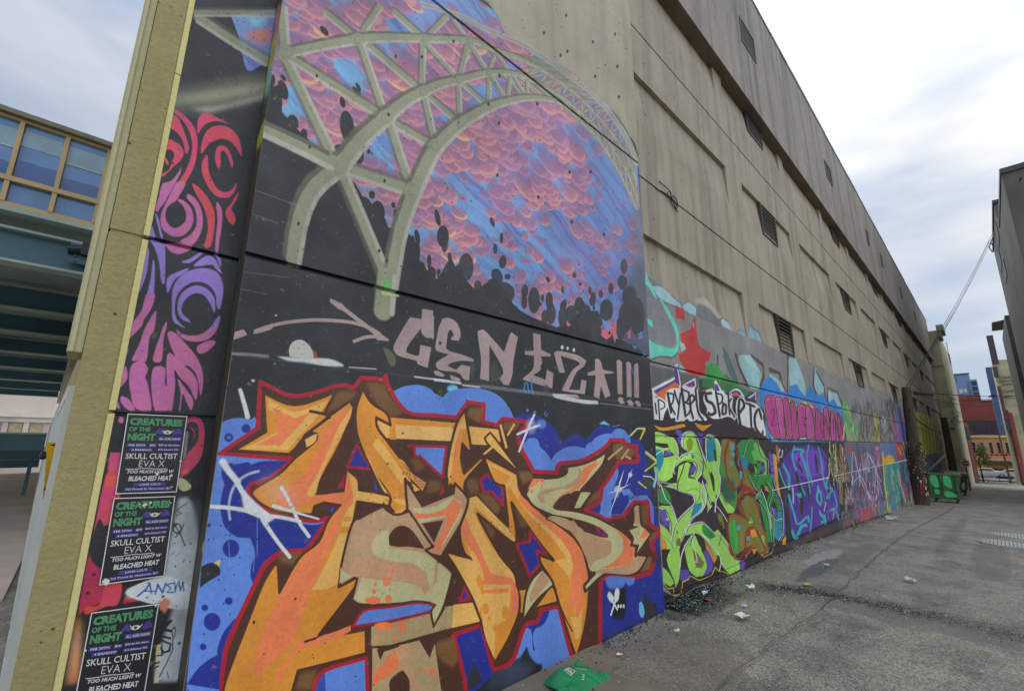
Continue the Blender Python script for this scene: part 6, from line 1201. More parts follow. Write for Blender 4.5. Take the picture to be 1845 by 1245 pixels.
# ------------------------------------------------------------------ posters
def quadmap(c, u, v):       # v down
    a = c[0]*(1-u)+c[1]*u; b = c[3]*(1-u)+c[2]*u; return a*(1-v)+b*v
PBLK = plain('poster black ink', (24, 24, 26), .45, var=.12, scale=14, bump=.2, dirt=.1); PGRN = plain('poster green ink', (74, 138, 92), .5, var=.2, scale=30, bump=0, dirt=.15); PVIO = plain('poster violet ink', (64, 52, 138), .5, var=.15, scale=30, bump=0, dirt=.1); PWHT = plain('poster white paper', (206, 206, 200), .6, var=.08, scale=30, bump=0, dirt=.1)
def poster(c, label, seed):
    c = [onY(u, v, YW-.006) for u, v in c]; g = random.Random(seed)
    def pt(u, v, d): p = quadmap(c, u, v); return (p[0], YW-.006-d, p[2])
    wr = lambda u, v: 0.0
    b = MB(); n = 8
    for i in range(n):
        for j in range(n): b.face([pt(a/n, d/n, .0015+wr(a/n, d/n)) for a, d in ((i, j), (i+1, j), (i+1, j+1), (i, j+1))])
    for e in (((0, 0), (1, 0)), ((1, 0), (1, 1)), ((1, 1), (0, 1)), ((0, 1), (0, 0))): b.face([pt(*e[0], .0015), pt(*e[1], .0015), pt(*e[1], -.005), pt(*e[0], -.005)])
    o = b.build('gig_poster', PBLK); tag(o, label, 'poster', 'black gig posters pasted on the corner face')
    bd = MB(); w = .016
    for (u0, v0, u1, v1) in ((0, 0, 1, w*.7), (0, 1-w*.7, 1, 1), (0, w*.7, w, 1-w*.7), (1-w, w*.7, 1, 1-w*.7)): bd.face([pt(u0, v0, .0032), pt(u1, v0, .0032), pt(u1, v1, .0032), pt(u0, v1, .0032)])
    bd.build('border', PWHT, o)
    for (u0, v0, u1, v1) in ((.55, .285, .95, .335), (.06, .375, .38, .42), (.41, .375, .53, .42), (.56, .375, .95, .41), (.12, .435, .48, .475), (.56, .435, .94, .468), (.26, .868, .78, .91), (.12, .925, .9, .965)):
        vb = MB(); vb.face([pt(u0, v0, .003), pt(u1, v0, .003), pt(u1, v1, .003), pt(u0, v1, .003)]); vb.build('violet_bar', PVIO, o)
    for wing in (((.47, .25), (.52, .19), (.56, .165), (.60, .21), (.62, .25), (.60, .26), (.55, .245)), ((.78, .25), (.80, .21), (.86, .165), (.92, .19), (.96, .25), (.90, .245), (.84, .255))):
        vb = MB(); vb.face([pt(u, v, .003) for u, v in wing]); vb.build('bat_wing', PVIO, o)
    e = MB(); e.face([pt(.69+.07*math.cos(t), .225+.026*math.sin(t), .0036) for t in np.linspace(0, 6.28, 15)[:-1]]); e.face([pt(u, v, .0036) for u, v in ((.60, .185), (.64, .225), (.62, .235))]); e.face([pt(u, v, .0036) for u, v in ((.80, .19), (.76, .23), (.755, .215))]); e.build('eye', PWHT, o)
    e = MB(); e.face([pt(.69+.026*math.cos(t), .225+.017*math.sin(t), .0042) for t in np.linspace(0, 6.28, 11)[:-1]]); e.build('iris', PGRN if seed != 3 else plain('poster red ink', (120, 26, 22), .5), o)
    for (tu, tv, ts) in {1: ((.62, .76, .035), (.86, .78, .03), (.9, .93, .015), (.985, .60, .02)), 2: ((.50, .10, .035), (.42, .085, .015), (.60, .07, .02), (.10, .965, .05), (.93, .085, .012)), 3: ((.95, .02, .02), (.30, .55, .01), (.02, .4, .02))}[seed]:
        tr_ = MB(); tr_.face([pt(tu+ts*g.uniform(.5, 1.5)*math.cos(q), tv+ts*.7*g.uniform(.4, 1.5)*math.sin(q), .0046) for q in np.linspace(0, 6.28, 9)[:-1]]); tr_.build('torn_spot', PWHT, o)
    gt, wt = MB(), MB()
    for s, u0, u1, v0, v1, bold, mbx, sh in (('CREATURES', .055, .93, .05, .145, .06, gt, 0), ('OF THE', .055, .40, .165, .225, .045, gt, 0), ('NIGHT', .055, .50, .245, .34, .06, gt, 0), ('ALL AGES SHOW', .57, .93, .295, .325, .01, wt, 0), ('FEB 20TH', .09, .35, .385, .41, .01, wt, 0), ('8PM', .43, .52, .385, .41, .01, wt, 0),
        ('$20 at the door', .575, .93, .38, .405, .01, wt, 0), ('4 BANDS!!!', .15, .46, .443, .468, .01, wt, 0), ('$15 Advance TIX', .58, .92, .44, .463, .01, wt, 0), ('SKULL CULTIST', .07, .92, .50, .57, .012, wt, 0), ('EVA X', .30, .72, .59, .67, -.012, wt, 0), ('TOO MUCH LIGHT W', .13, .90, .71, .75, .03, wt, .2), ('BLEACHED HEAT', .17, .88, .785, .845, .03, wt, .1),
        ("LANA LOU'S", .36, .70, .875, .903, .005, wt, 0), ('362 Powell St, Vancouver, BC', .15, .88, .932, .96, .005, wt, 0)):
        V, F = text_mesh(s, bold, sh)
        for f in F: mbx.face([pt(u0+(u1-u0)*V[i][0], v1-(v1-v0)*V[i][1], .0040) for i in f])
    for (u0, v0, u1, v1) in ((.10, .692, .78, .70), (.30, .685, .52, .699)): wt.face([pt(u0, v0, .004), pt(u1, v0, .004), pt(u1, v1, .004), pt(u0, v1, .004)])
    gt.build('green_lettering', PGRN, o); wt.build('white_lettering', PWHT, o); return o
p1 = poster([(229.8, 745), (337.6, 749.7), (318.3, 886.5), (207.3, 890)], 'topmost of the three black posters, straight, under the pink flames', 1)
p2 = poster([(204.8, 897), (315.8, 893.3), (296, 1037.5), (178.4, 1054)], 'middle one of the three black posters, above the blue scrawl', 2)
p3 = poster([(164.3, 1103), (286.5, 1086.5), (258.5, 1262), (130.5, 1278)], 'lowest and most tilted black poster, with red eye', 3)
# ------------------------------------------------------------------ dumpsters and poles along the wall
def dumpster(x, y0, y1, w, h, colr, label, face=None, lid=None):
    z = gz(x+w/2)+.02; t = thing('dumpster', label, 'dumpster', (x, (y0+y1)/2, z), 'dumpsters parked along the graffiti wall'); zb, zt = z+.16, z+h
    b = MB(); o = .12
    b.hexa([(x+o, y0+o, zb), (x+w-o, y0+o, zb), (x+w-o, y1-.02, zb), (x+o, y1-.02, zb), (x, y0, zt), (x+w, y0, zt), (x+w, y1, zt), (x, y1, zt)]); b.build('body', colr, t, bevel=.02)
    r = MB(); r.box(x-.05, x+w+.05, y0-.05, y0+.03, zt-.05, zt+.03); r.box(x-.05, x+w+.05, y1-.03, y1+.03, zt-.05, zt+.03); r.box(x-.05, x+.03, y0+.03, y1-.03, zt-.05, zt+.03); r.box(x+w-.03, x+w+.05, y0+.03, y1-.03, zt-.05, zt+.03); r.build('rim', plain('scuffed rim', (110, 116, 84), .5, .2), t)
    rb = MB()
    for k in range(3): yy = y0+.12+(y1-y0-.24)*k/2; rb.box(x-.02, x+.05, yy-.03, yy+.03, zb+.3, zt-.06)
    rb.build('rib', colr, t)
    pk = MB(); pk.box(x+.2, x+w-.2, y0-.1, y0-.02, zb+.45, zb+.62); pk.build('lift_pocket', colr, t)
    for cx in (x+.16, x+w-.16):
        for cy in (y0+.2, y1-.2): c_ = MB(); c_.tube([(cx, cy-.03, z+.075), (cx, cy+.03, z+.075)], .075, 12); c_.bar((cx, cy, z+.08), (cx, cy, zb+.02), .06); c_.build('caster', M['black'], t)
    if lid == 'open':
        l = MB(); l.hexa([(x+.05, y1-.1, zt+.03), (x+.05, y1-.04, zt+.03), (x+w-.05, y1-.04, zt+.03), (x+w-.05, y1-.1, zt+.03), (x+.25, y0+.35, zt+.72), (x+.25, y0+.38, zt+.78), (x+w+.1, y0+.38, zt+.86), (x+w+.1, y0+.35, zt+.80)]); l.build('lid', plain('green lid', (82, 96, 62), .6), t)
    else:
        l = MB(); l.hexa([(x-.03, y0-.04, zt+.032), (x+w+.03, y0-.04, zt+.032), (x+w+.03, y1, zt+.032), (x-.03, y1, zt+.032), (x-.03, y0-.04, zt+.06), (x+w+.03, y0-.04, zt+.06), (x+w+.03, y1, zt+.18), (x-.03, y1, zt+.18)]); l.build('lid', M['black'], t)
    if face: face(t, x, y0, y1, zb, zt)
    return t
GR = plain('bright green spray', (84, 210, 130), .5, var=.15, scale=5, dirt=.2); BR = plain('dark spray outline', (34, 38, 34), .6)
def face_letters(t, x, y0, y1, zb, zt):
    W_, H_ = y1-y0, zt-zb
    def q(a, b): return (x+.125*(1-b)-.012-.002, y1-(.04+.92*a)*W_, zb+b*H_)          # a runs left to right as seen from the camera side
    g = MB()
    for poly in ('.10,.62 .12,.90 .30,.93 .36,.60 .34,.46 .20,.44', '.16,.28 .20,.36 .30,.36 .34,.28 .30,.16 .20,.17', '.46,.90 .74,.90 .76,.48 .70,.42 .56,.52 .46,.66', '.46,.24 .56,.32 .78,.26 .88,.12 .60,.07 .50,.12'):
        v = [float(k) for k in poly.replace(',', ' ').split()]; pp = catmull(list(zip(v[::2], v[1::2])), 4); g.face([(q(a, b)[0]-.006, *q(a, b)[1:]) for a, b in pp])
    g.build('graffiti_patch', GR, t)
d1 = dumpster(28.2, 1.25, 2.35, 1.35, 1.25, plain('dark green dumpster steel', (66, 104, 62), .55, .0, scale=3), 'nearest green dumpster with lid open and bright green letters on its end', face_letters, 'open')
d2 = dumpster(33.5, 1.45, 2.35, 1.5, 1.15, plain('olive dumpster steel', (78, 96, 52), .6, .1, scale=3, var=.5), 'middle dumpster, olive green, behind the open one')
d3 = dumpster(38.5, 1.4, 2.3, 1.6, 1.2, plain('tagged grey dumpster steel', (78, 66, 72), .6, .1, scale=6, var=.6), 'farthest dumpster, grey and heavily tagged')
bx = MB(); bx.box(28.7, 29.2, 1.75, 2.1, gz(29)+1.1, gz(29)+1.38); tag(bx.build('rubbish_bag', plain('black plastic sack', (20, 24, 32), .35, bump=.8, dist=.03), bevel=.06), 'black sack sticking out of the open green dumpster', 'bag')
def pole(p_top, p_bot, r0, r1, label, name='utility_pole'):
    mb = MB(); a, b = Vector(p_bot), Vector(p_top); pts = [a.lerp(b, k/10)+Vector((.015*math.sin(k*1.9), .012*math.cos(k*2.3), 0)) for k in range(11)]; pts[0] = a; mb.tube(pts, r0, 16, r2=r1)
    return tag(mb.build(name, M['wood'], smooth=False), label, 'pole', 'timber poles standing against the wall')
PX = 25.3
k0, k1 = onX(1632, 698, PX), onX(1660, 908, PX)
P1 = pole((PX, k0[1], k0[2]), (PX, k1[1], gz(PX)-.05), .27, .15, 'thick brown timber pole in front of the green dumpster, wrapped with ivy and red posters')
k0, k1 = onX(1700, 752, 45), onX(1721, 868, 45)
P2 = pole((45, k0[1], k0[2]), (45, k1[1], gz(45)-.05), .24, .18, 'dark timber pole further down the wall beside the pale yellow building')
k0, k1 = onX(1729, 765, 72), onX(1748, 868, 72)
P3 = pole((72, k0[1], k0[2]), (72, k1[1], gz(72)-.05), .32, .27, 'mottled grey pole with a rounded transformer top near the no entry sign')
mb = MB(); pt_ = onX(1735, 772, 71.5); mb.tube([(71.5, pt_[1], pt_[2]-1.3), (71.5, pt_[1], pt_[2]+.2)], .5, 14, r2=.42); mb.build('transformer', M['black'], P3)
# things on the near pole
iv = MB(); g = random.Random(5); c0 = Vector(P1.data.vertices[0].co); base = Vector((PX, onX(1660, 908, PX)[1], gz(PX)))
top = Vector((PX, onX(1632, 698, PX)[1], onX(1632, 698, PX)[2]))
for k in range(420):
    h = g.uniform(.22, .52); p = base.lerp(top, h); a = g.uniform(2.2, 5.6); r = .28-.1*h+g.uniform(0, .10)*(1 if h < .45 else .3); p = p+Vector((r*math.cos(a), r*math.sin(a), 0)); s = g.uniform(.02, .045)
    d1_, d2_ = Vector((g.uniform(-1, 1), g.uniform(-1, 1), g.uniform(-1, 1))).normalized()*s, Vector((g.uniform(-1, 1), g.uniform(-1, 1), g.uniform(-1, 1))).normalized()*s
    iv.face([p-d1_, p-d2_, p+d1_, p+d2_], k % 3)
fs_ = iv.build('flyer_scrap', [plain('torn flyer', (150, 140, 118), .7), plain('olive scrap', (92, 88, 50), .8), plain('dark scrap', (46, 40, 34), .8)], P1); fs_['kind'] = 'stuff'
rp = MB()
for k in range(46):
    h = g.uniform(.05, .22); p = base.lerp(top, h); a = g.uniform(3.3, 5.4); r = .285-.1*h; s = g.uniform(.05, .13)
    def on(aa, z): return (p[0]+r*math.cos(aa), p[1]+r*math.sin(aa), z)
    rp.face([on(a, p[2]), on(a+s*2, p[2]), on(a+s*2, p[2]+s*1.6), on(a, p[2]+s*1.6)], k % 3)
rp.build('red_sticker', [plain('red sticker', (150, 28, 34), .5), plain('maroon sticker', (84, 30, 34), .6), plain('pale sticker', (190, 180, 176), .6)], P1)
# lamp arm and wires
lm = MB(); la, lb = onX(1646, 709, 27), onX(1682, 711, 27); lm.bar(la, lb, .16, .12); 
tag(lm.build('tube_lamp', M['black'], bevel=.02), 'long thin black tube lamp hanging beside the near pole', 'lamp')
def wire(a, b, sag, r, label, n=16, group='overhead wires'):
    a, b = Vector(a), Vector(b); mb = MB(); mb.tube([a.lerp(b, i/n)-Vector((0, 0, sag*4*(i/n)*(1-i/n))) for i in range(n+1)], r, 5)
    return tag(mb.build('overhead_wire', M['black']), label, 'wire', group)
T = top+Vector((0, 0, -.05)); 
e1 = onX(1797, 402, 44); e0 = onX(1790, 425, 44)
for k, (dx, dz) in enumerate(((0, 0), (.25, -.1), (.5, .12))): wire((T[0]+.2*k-.1, T[1], T[2]+dz), (44, e1[1]-.02*k+.3*0, e1[2]+dz*1.2-.6*k*0), .25+.1*k, .014, ['uppermost of the three wires rising from the near pole to the right-hand roof', 'middle of the three wires rising from the near pole to the right-hand roof', 'lowest of the three wires rising from the near pole to the right-hand roof'][k])
hw = onX(1840, 320, 29); wire((44, e1[1], e1[2]), hw, .05, .03, 'thick black cable on the tall grey building at the right edge')
mb = MB(); 
for k in range(5): p = Vector(onX(1797-3*k, 402+9*k, 44)); mb.tube([p, p+Vector((0, .12, -.3)), p+Vector((0, .02, -.7))], .03, 5)
tag(mb.build('cable_drop', M['black']), 'black cable loops where the wires meet the right-hand roof', 'wire', 'overhead wires')
wire(onX(1640, 705, 26), onX(1822, 714, 60), .1, .022, 'level wire crossing the alley just above the tube lamp')
wire(onX(1640, 706, 26), onX(1822, 716, 59), .7, .012, 'thin slack wire crossing below the level one')
wire(onX(1638, 738, 25), onX(1665, 765, 30), .1, .03, 'heavy cable drooping from the near pole across the yellow panel'); wire(onX(1665, 765, 30), onX(1683, 775, 36), .05, .04, 'knotted cable end on the yellow panel')
wire(onX(1645, 765, 27), onX(1700, 778, 44.5), .3, .012, 'thin wire from the yellow panel to the second pole')
wire(onX(1706, 760, 45), onX(1822, 752, 70), .1, .02, 'wire from the second pole to the right edge')
wire(onX(1705, 786, 60), onX(1805, 780, 90), .05, .03, 'pale yellow cable above the orange shopfront'); wire(onX(1705, 789, 60), onX(1822, 782, 90), .12, .02, 'thin cable under the pale yellow one')
wire(onX(1720, 760, 70), onX(1800, 745, 90), .1, .015, 'faint wire in front of the red brick wall')
# ------------------------------------------------------------------ pale building beyond the big wall
cb = thing('pale_yellow_building', 'narrow pale yellow building with a jutting cornice beyond the big grey wall', 'building', (51.2, 2.2, 0))
def yb(u, v, X): return onX(u, v, X)[1]
mb = MB(); mb.box(51.1, 68, 1.88, 12, -4.5, 11.1); mb.build('wall', M['cream'], cb)
mb = MB(); mb.box(50.9, 53.5, 1.66, 1.88, 10.5, 11.0); mb.box(50.8, 53.8, 1.46, 1.9, 11.0, 11.5); mb.build('cornice', plain('grey green cornice', (128, 134, 118), .7), cb)
mb = MB(); mb.box(51.02, 51.1, 1.9, 2.5, 8.1, 8.16); mb.box(51.02, 51.1, 1.86, 2.5, .55, .65); mb.build('string_course', M['cream'], cb)
mb = MB(); mb.box(51.04, 51.1, 1.95, 2.2, 2.9, 3.0); mb.box(51.0, 51.1, 2.0, 2.08, 3.5, 3.66); mb.build('vent_grille', M['louver'], cb)
mb = MB(); gg = random.Random(3)
lfm = [plain('yellow green leaf', (128, 150, 40), .6, dirt=0), plain('orange leaf', (186, 130, 50), .6, dirt=0), plain('green leaf', (60, 96, 44), .6, dirt=0)]
M['lime'] = plain('lime spray', (150, 156, 96), .8, dirt=.3)
# painted splash of lime on the pale wall: thin sprayed patches
for (u, v, ru, rv) in ((1718, 735, 7, 18), (1712, 725, 6, 10), (1722, 755, 8, 10)):
    sp = MB()
    for k in range(34): c_ = onX(u+gg.gauss(0, ru*.5), v+gg.gauss(0, rv*.6), 51.09); s = gg.uniform(.015, .06); sp.face([(51.085-.0005*k, c_[1]+s*math.cos(t)*(.5+gg.random()*.5), c_[2]+2.2*s*math.sin(t)*(.6+gg.random()*.5)) for t in np.linspace(0, 6.28, 10)[:-1]])
    o_ = sp.build('sprayed_patch', M['lime'], cb); o_['kind'] = 'stuff'
def fire_balcony(u, v, X, label, w=.8, y_out=.9):
    p = onX(u, v, X); t = thing('fire_balcony', label, 'balcony', tuple(p)); b = MB(); y1 = 1.88; y0 = p[1]
    b.box(X, X+w*2, y0, y1, p[2]-.06, p[2]); b.build('platform', M['black'], t); r = MB()
    for zz in (.35, .7, 1.0): r.bar((X, y0, p[2]+zz), (X, y1, p[2]+zz), .04); r.bar((X, y0, p[2]+zz), (X+w*2, y0, p[2]+zz), .04)
    for k in range(5): r.bar((X, y0+(y1-y0)*k/4, p[2]), (X, y0+(y1-y0)*k/4, p[2]+1.0), .035)
    r.build('railing', M['black'], t)
    return t
fire_balcony(1713, 654, 65, 'small black fire balcony on the pale yellow building'); 
ld = MB(); a, b = onX(1703, 652, 65), onX(1697, 616, 65)
for dy in (0, .35): ld.bar((65.0, a[1]-dy+.0, a[2]), (65.0, b[1]-dy, b[2]), .04)
for k in range(8): q = Vector(a).lerp(Vector(b), k/8); ld.bar((65, q[1], q[2]), (65, q[1]-.35, q[2]), .03)
tag(ld.build('roof_ladder', M['black']), 'black ladder above the fire balcony', 'ladder')
# ------------------------------------------------------------------ far end of the alley, across the street
def boxthing(name, label, cat, X, D, u0, u1, vt, vb, m, part='wall', skew=0, zmin=None):
    a, b = onX(u0, vt, X), onX(u1, vb, X); t = thing(name, label, cat, (X, (a[1]+b[1])/2, min(a[2], b[2])))
    mb = MB(); mb.box(X, X+D, min(a[1], b[1]), max(a[1], b[1]), b[2] if zmin is None else zmin, onX((u0+u1)/2, vt, X)[2]); mb.build(part, m, t); return t
t = thing('blue_tower_block', 'pale blue stepped building above the red brick wall', 'building', (142, 3, 8)); mb = MB(); mb.box(142, 160, 1.5, 9, 5, 17.3); mb.box(141, 160, .45, 1.6, 5, 15.9); mb.build('wall', M['bluewall'], t)
for k in range(3): f = MB(); f.box(140.9, 141, .55, 1.4, 12.2+1.2*k, 13.1+1.2*k); f.build('window', M['glassd'], t)
for (y, z) in ((4.6, 12.9), (3.2, 13.1), (2.6, 13.1)): f = MB(); f.box(141.9, 142, y-.35, y+.35, z, z+.9); f.build('window', M['white'], t)
f = MB(); f.box(141.7, 142.2, 1.4, 9, 17.3, 17.5); f.build('parapet', M['louver'], t)
f = MB(); 
for z in (15.8, 16.3, 16.8): f.bar((141, 3.6, z), (141, 4.9, z), .08)
for y in (3.6, 4.0, 4.4, 4.9): f.bar((141, y, 15.6), (141, y, 16.8), .08)
f.build('balcony_rail', M['black'], t)
t = thing('red_brick_building', 'red brick blank wall with a stepped top behind the tan shopfront', 'building', (138, 2, 3)); mb = MB(); mb.box(138, 141.8, .4, 9, 2, 12.2); mb.box(138, 150, -2.6, .4, 2, 10.8); mb.build('wall', M['brick'], t)
mb = MB(); mb.box(137.9, 150, -2.7, .4, 10.8, 11.1); mb.box(137.9, 138.0, -2.6, 9, 11.2, 11.3); mb.build('coping', M['louver'], t)
t = thing('purple_brick_building', 'dark purple brick wall between the red brick and the tan shopfront', 'building', (128, 2, 3)); mb = MB(); mb.box(128, 137, -2.5, 6, 2, 6.6); mb.build('wall', M['brickd'], t)
for y in (.1, 1.2, 2.2): f = MB(); f.box(127.95, 128, y-.2, y+.2, 4.6, 5.6); f.build('window', M['glassd'], t)
# tan shopfront across the street
t = thing('tan_shopfront_building', 'two storey tan brick shop with dark awning across the far street', 'building', (116, .8, -3.8)); X = 116.0
mb = MB(); mb.box(X, X+8, -4, 6, -4.3, 3.35); mb.build('wall', M['brickt'], t)
mb = MB(); mb.box(X-.3, X, -4, 6, 3.0, 3.45); mb.box(X-.15, X, -4, 6, -.9, -.65); mb.build('cornice', plain('tan cornice', (206, 172, 120), .7), t)
for k, y in enumerate((3.5, 2.4, 1.35, .35, -.6, -1.6)):
    f = MB(); f.box(X-.06, X-.005, y-.28, y+.28, .2, 2.3); w = f.build('window', plain('window surround', (196, 160, 116), .6), t); f = MB(); f.box(X-.08, X-.062, y-.2, y+.2, .3, 2.2); f.build('pane', M['glassd'], w)
mb = MB(); mb.hexa([(X-1.1, -4, -1.5), (X-1.1, 1.85, -1.5), (X, 1.85, -1.5), (X, -4, -1.5), (X-.9, -4, -.95), (X-.9, 1.85, -.95), (X, 1.85, -.95), (X, -4, -.95)]); mb.build('awning', plain('dark awning', (44, 42, 44), .7), t)
mb = MB(); mb.box(X-.08, X-.01, -4, 2.6, -2.1, -1.6); mb.build('sign_band', plain('ochre sign band', (206, 150, 70), .6), t)
for y in (1.3, .5, -.4, -1.3): f = MB(); f.box(X-.1, X-.01, y-.35, y+.35, -3.3, -2.2); f.build('shop_window', M['glassd'], t)
mb = MB(); mb.box(X-.06, X-.01, -4, 6, -4.2, -3.4); mb.build('stall_riser', plain('orange tile', (190, 120, 60), .6), t)
st_s = struct(slab('cross_street', [(101, -30), (115, -30), (115, 40), (101, 40)], plain('street asphalt', (104, 104, 108), .8), .03, gz(108)+.25)); 
kb = MB(); kb.box(99.6, 101, -30, -1.6, gz(100)-.1, gz(100)+.16); kb.box(99.6, 101, 2.4, 40, gz(100)-.1, gz(100)+.16); kb.box(115, 116, -30, 40, gz(115)-.1, gz(115)+.4); struct(kb.build('pavement', plain('pale pavement', (150, 150, 146), .8)))
pc = onX(1777, 852, 110); car((110, pc[1], gz(110)+.35), 'white car parked in front of the tan shopfront at the alley end', plain('white car paint', (206, 204, 204), .25, .1, var=.02, bump=0, dirt=.05), ang=math.pi/2)
pc = onX(1812, 856, 108); car((108, pc[1]-.9, gz(108)+.35), 'white car half hidden at the right of the alley end', plain('white van paint', (196, 198, 200), .3, .1, var=.02, bump=0, dirt=.05), ang=math.pi/2)
# lantern string
ls = []
for k in range(9):
    u = 1752+8.6*k; p = onX(u, 819-.0*k-.5*abs(4-k)*.3, 98); b = MB(); n = 10
    for i in range(6):
        for j in range(n):
            f = lambda i, j: (p[0]+.22*math.sin(math.pi*i/6)*math.cos(2*math.pi*j/n), p[1]+.22*math.sin(math.pi*i/6)*math.sin(2*math.pi*j/n), p[2]-.19*math.cos(math.pi*i/6))
            b.face([f(i, j), f(i, j+1), f(i+1, j+1), f(i+1, j)][::1 if 0 < i < 5 else 1])
    o = b.build('red_lantern', plain('red lantern silk', (226, 48, 30), .6, dirt=0, var=.05), smooth=True)
    tag(o, 'small round red lantern in the string across the far end of the alley', 'lantern', 'red lanterns strung across the alley end')
wire(onX(1745, 817, 98), onX(1822, 816, 98), .05, .02, 'cord carrying the red lanterns')
# no entry sign
sg = onX(1739, 834.5, 50); t = thing('no_entry_sign', 'square white no entry sign with red disc beside the pale yellow building', 'sign', (50, sg[1], gz(50)))
b = MB(); b.box(50, 50.03, sg[1]-.24, sg[1]+.24, sg[2]-.25, sg[2]+.25); b.build('plate', M['white'], t)
b = MB(); b.face([(49.99, sg[1]+.20*math.cos(q), sg[2]+.20*math.sin(q)) for q in np.linspace(0, 6.28, 25)[:-1]]); b.build('red_disc', plain('sign red', (176, 22, 30), .4, dirt=0), t)
b = MB(); b.face([(49.98, sg[1]+a, sg[2]+c_) for a, c_ in ((-.14, -.035), (.14, -.035), (.14, .035), (-.14, .035))]); b.build('white_bar', M['white'], t)
b = MB(); b.tube([(50.06, sg[1], gz(50)), (50.06, sg[1], sg[2]+.35)], .04, 8); b.build('post', M['louver'], t)
# street tree at the end
def tree(X, u, v, H, R, label, seed, nleaf=2600):
    g = random.Random(seed); p = onX(u, v, X); y = p[1]; t = thing('street_tree', label, 'tree', (X, y, gz(X)), 'young trees at the end of the alley'); tr = MB(); c = Vector((X, y, gz(X)))
    tr.tube([c, c+Vector((.05, .05, H*.3)), c+Vector((0, .1, H*.62))], .11, 8, r2=.05)
    tips = []
    for k in range(9):
        a = g.uniform(0, 6.28); s = c+Vector((0, .08, H*g.uniform(.35, .6))); e = s+Vector((R*.8*math.cos(a), R*.8*math.sin(a), H*g.uniform(.1, .35))); tr.tube([s, s.lerp(e, .5)+Vector((0, 0, .15)), e], .04, 5, r2=.012); tips.append(e)
    tr.build('trunk', M['wood'], t); lf = MB()
    for k in range(nleaf):
        q = g.choice(tips)+Vector((g.gauss(0, R*.28), g.gauss(0, R*.28), g.gauss(0, H*.10))); s = g.uniform(.04, .09); d1_, d2_ = Vector((g.uniform(-1, 1), g.uniform(-1, 1), g.uniform(-1, 1))).normalized()*s, Vector((g.uniform(-1, 1), g.uniform(-1, 1), g.uniform(-1, 1))).normalized()*s
        lf.face([q-d1_, q-d2_, q+d1_, q+d2_], 0 if g.random() < .6 else 1)
    lf.build('crown', [plain('leaf', (74, 110, 52), .6, dirt=0), plain('light leaf', (112, 142, 66), .6, dirt=0)], t); return t
tree(97, 1767, 840, 5.2, 1.0, 'young green street tree in front of the tan shopfront', 4); tree(60, 1724, 730, 1, .1, 'x', 1, 1) if False else None
# dark clutter at the foot of the far left walls
for (u0, u1, vt, X, label, name, m) in ((1752, 1760, 800, 80, 'narrow red brick pier beyond the mottled pole', 'brick_pier', M['brick']),):
    a = onX(u0, 868, X); b = onX(u1, 868, X); tp_ = onX((u0+u1)/2, vt-40, X); mb = MB(); mb.box(X, X+12, min(a[1], b[1]), a[1]+2, gz(X)-.2, tp_[2]); tag(mb.build(name, m), label, 'building')
t = thing('grey_end_building', 'grey building edge with drainpipes past the pale yellow building', 'building', (86, 3, -3)); mb = MB(); y_ = onX(1755, 868, 86)[1]; mb.box(86, 98, y_, 14, -4.2, 4.6); mb.build('wall', M['stone'], t)
mb = MB(); 
for k in range(3): mb.tube([(85.9, y_+.15+.35*k, -3.4), (85.9, y_+.15+.35*k, 4.2)], .06, 8)
mb.build('drainpipe', M['black'], t)
def bike(X, u, v, label):
    p = onX(u, v, X); t = thing('bicycle', label, 'bicycle', (X, p[1], gz(X))); z = gz(X)
    for dy in (-.5, .5):
        w = MB(); pts = [(X, p[1]+dy+.33*math.cos(a), z+.34+.33*math.sin(a)) for a in np.linspace(0, 6.283, 17)]; w.tube(pts, .025, 6); w.build('wheel', M['black'], t)
    f = MB(); A, B_, C_, D_, E_ = [(X, p[1]+a, z+b) for a, b in ((-.5, .34), (-.05, .3), (-.18, .85), (.38, .85), (.5, .34))]
    for a, b in ((A, B_), (A, C_), (B_, C_), (C_, D_), (B_, D_), (D_, E_)): f.bar(a, b, .035)
    f.build('frame', plain('dark red frame', (96, 30, 28), .4), t); s = MB(); s.box(X-.06, X+.06, p[1]-.3, p[1]-.08, z+.93, z+.98); s.bar((X-.22, p[1]+.36, z+1.0), (X+.22, p[1]+.36, z+1.0), .03); s.build('saddle', M['black'], t); return t
bike(84, 1763, 862, 'dark bicycle leaning at the foot of the far left wall')
# ------------------------------------------------------------------ right-hand side of the alley
YR = -2.12
t = thing('tall_grey_building', 'tall dark grey rendered building cut by the right edge of the frame', 'building', (30, YR, 0)); mb = MB()
mb.box(29.6, 37.4, YR, -14, -1.8, 14.1); mb.box(37.4, 47, YR, -14, -2.2, 15.7); mb.build('wall', M['stone'], t)
mb = MB(); mb.box(29.5, 37.3, -14, YR+.04, 14.1, 14.35); mb.box(37.3, 47.2, YR-.2, YR+.06, 15.7, 15.9); mb.build('roof_trim', M['louver'], t)
for (u, v, X) in ((1805, 470, 43), (1811, 490, 41), (1812, 420, 40)): p = onX(u, v, X); f = MB(); f.box(X-1.2, X+1.2, YR-.02, YR+.03, p[2]-.5, p[2]+.5); f.build('window', M['black'], t)
aw = MB(); a, b = onX(1787, 583, 62), onX(1822, 574, 62); aw.hexa([(62, a[1], a[2]-.05), (66, a[1], a[2]-.05), (66, -6, b[2]-.3), (62, -6, b[2]-.3), (62, a[1], a[2]+.1), (66, a[1], a[2]+.1), (66, -6, b[2]+.5), (62, -6, b[2]+.5)]); tag(aw.build('roof_canopy', M['black']), 'thin dark pointed canopy reaching in from the right edge', 'canopy')
fb = thing('fire_escape', 'dark steel fire escape cage below the pointed canopy at the right edge', 'fire escape', (64, -2.4, 8)); mb = MB(); a = onX(1810, 583, 63); b = onX(1813, 607, 63)
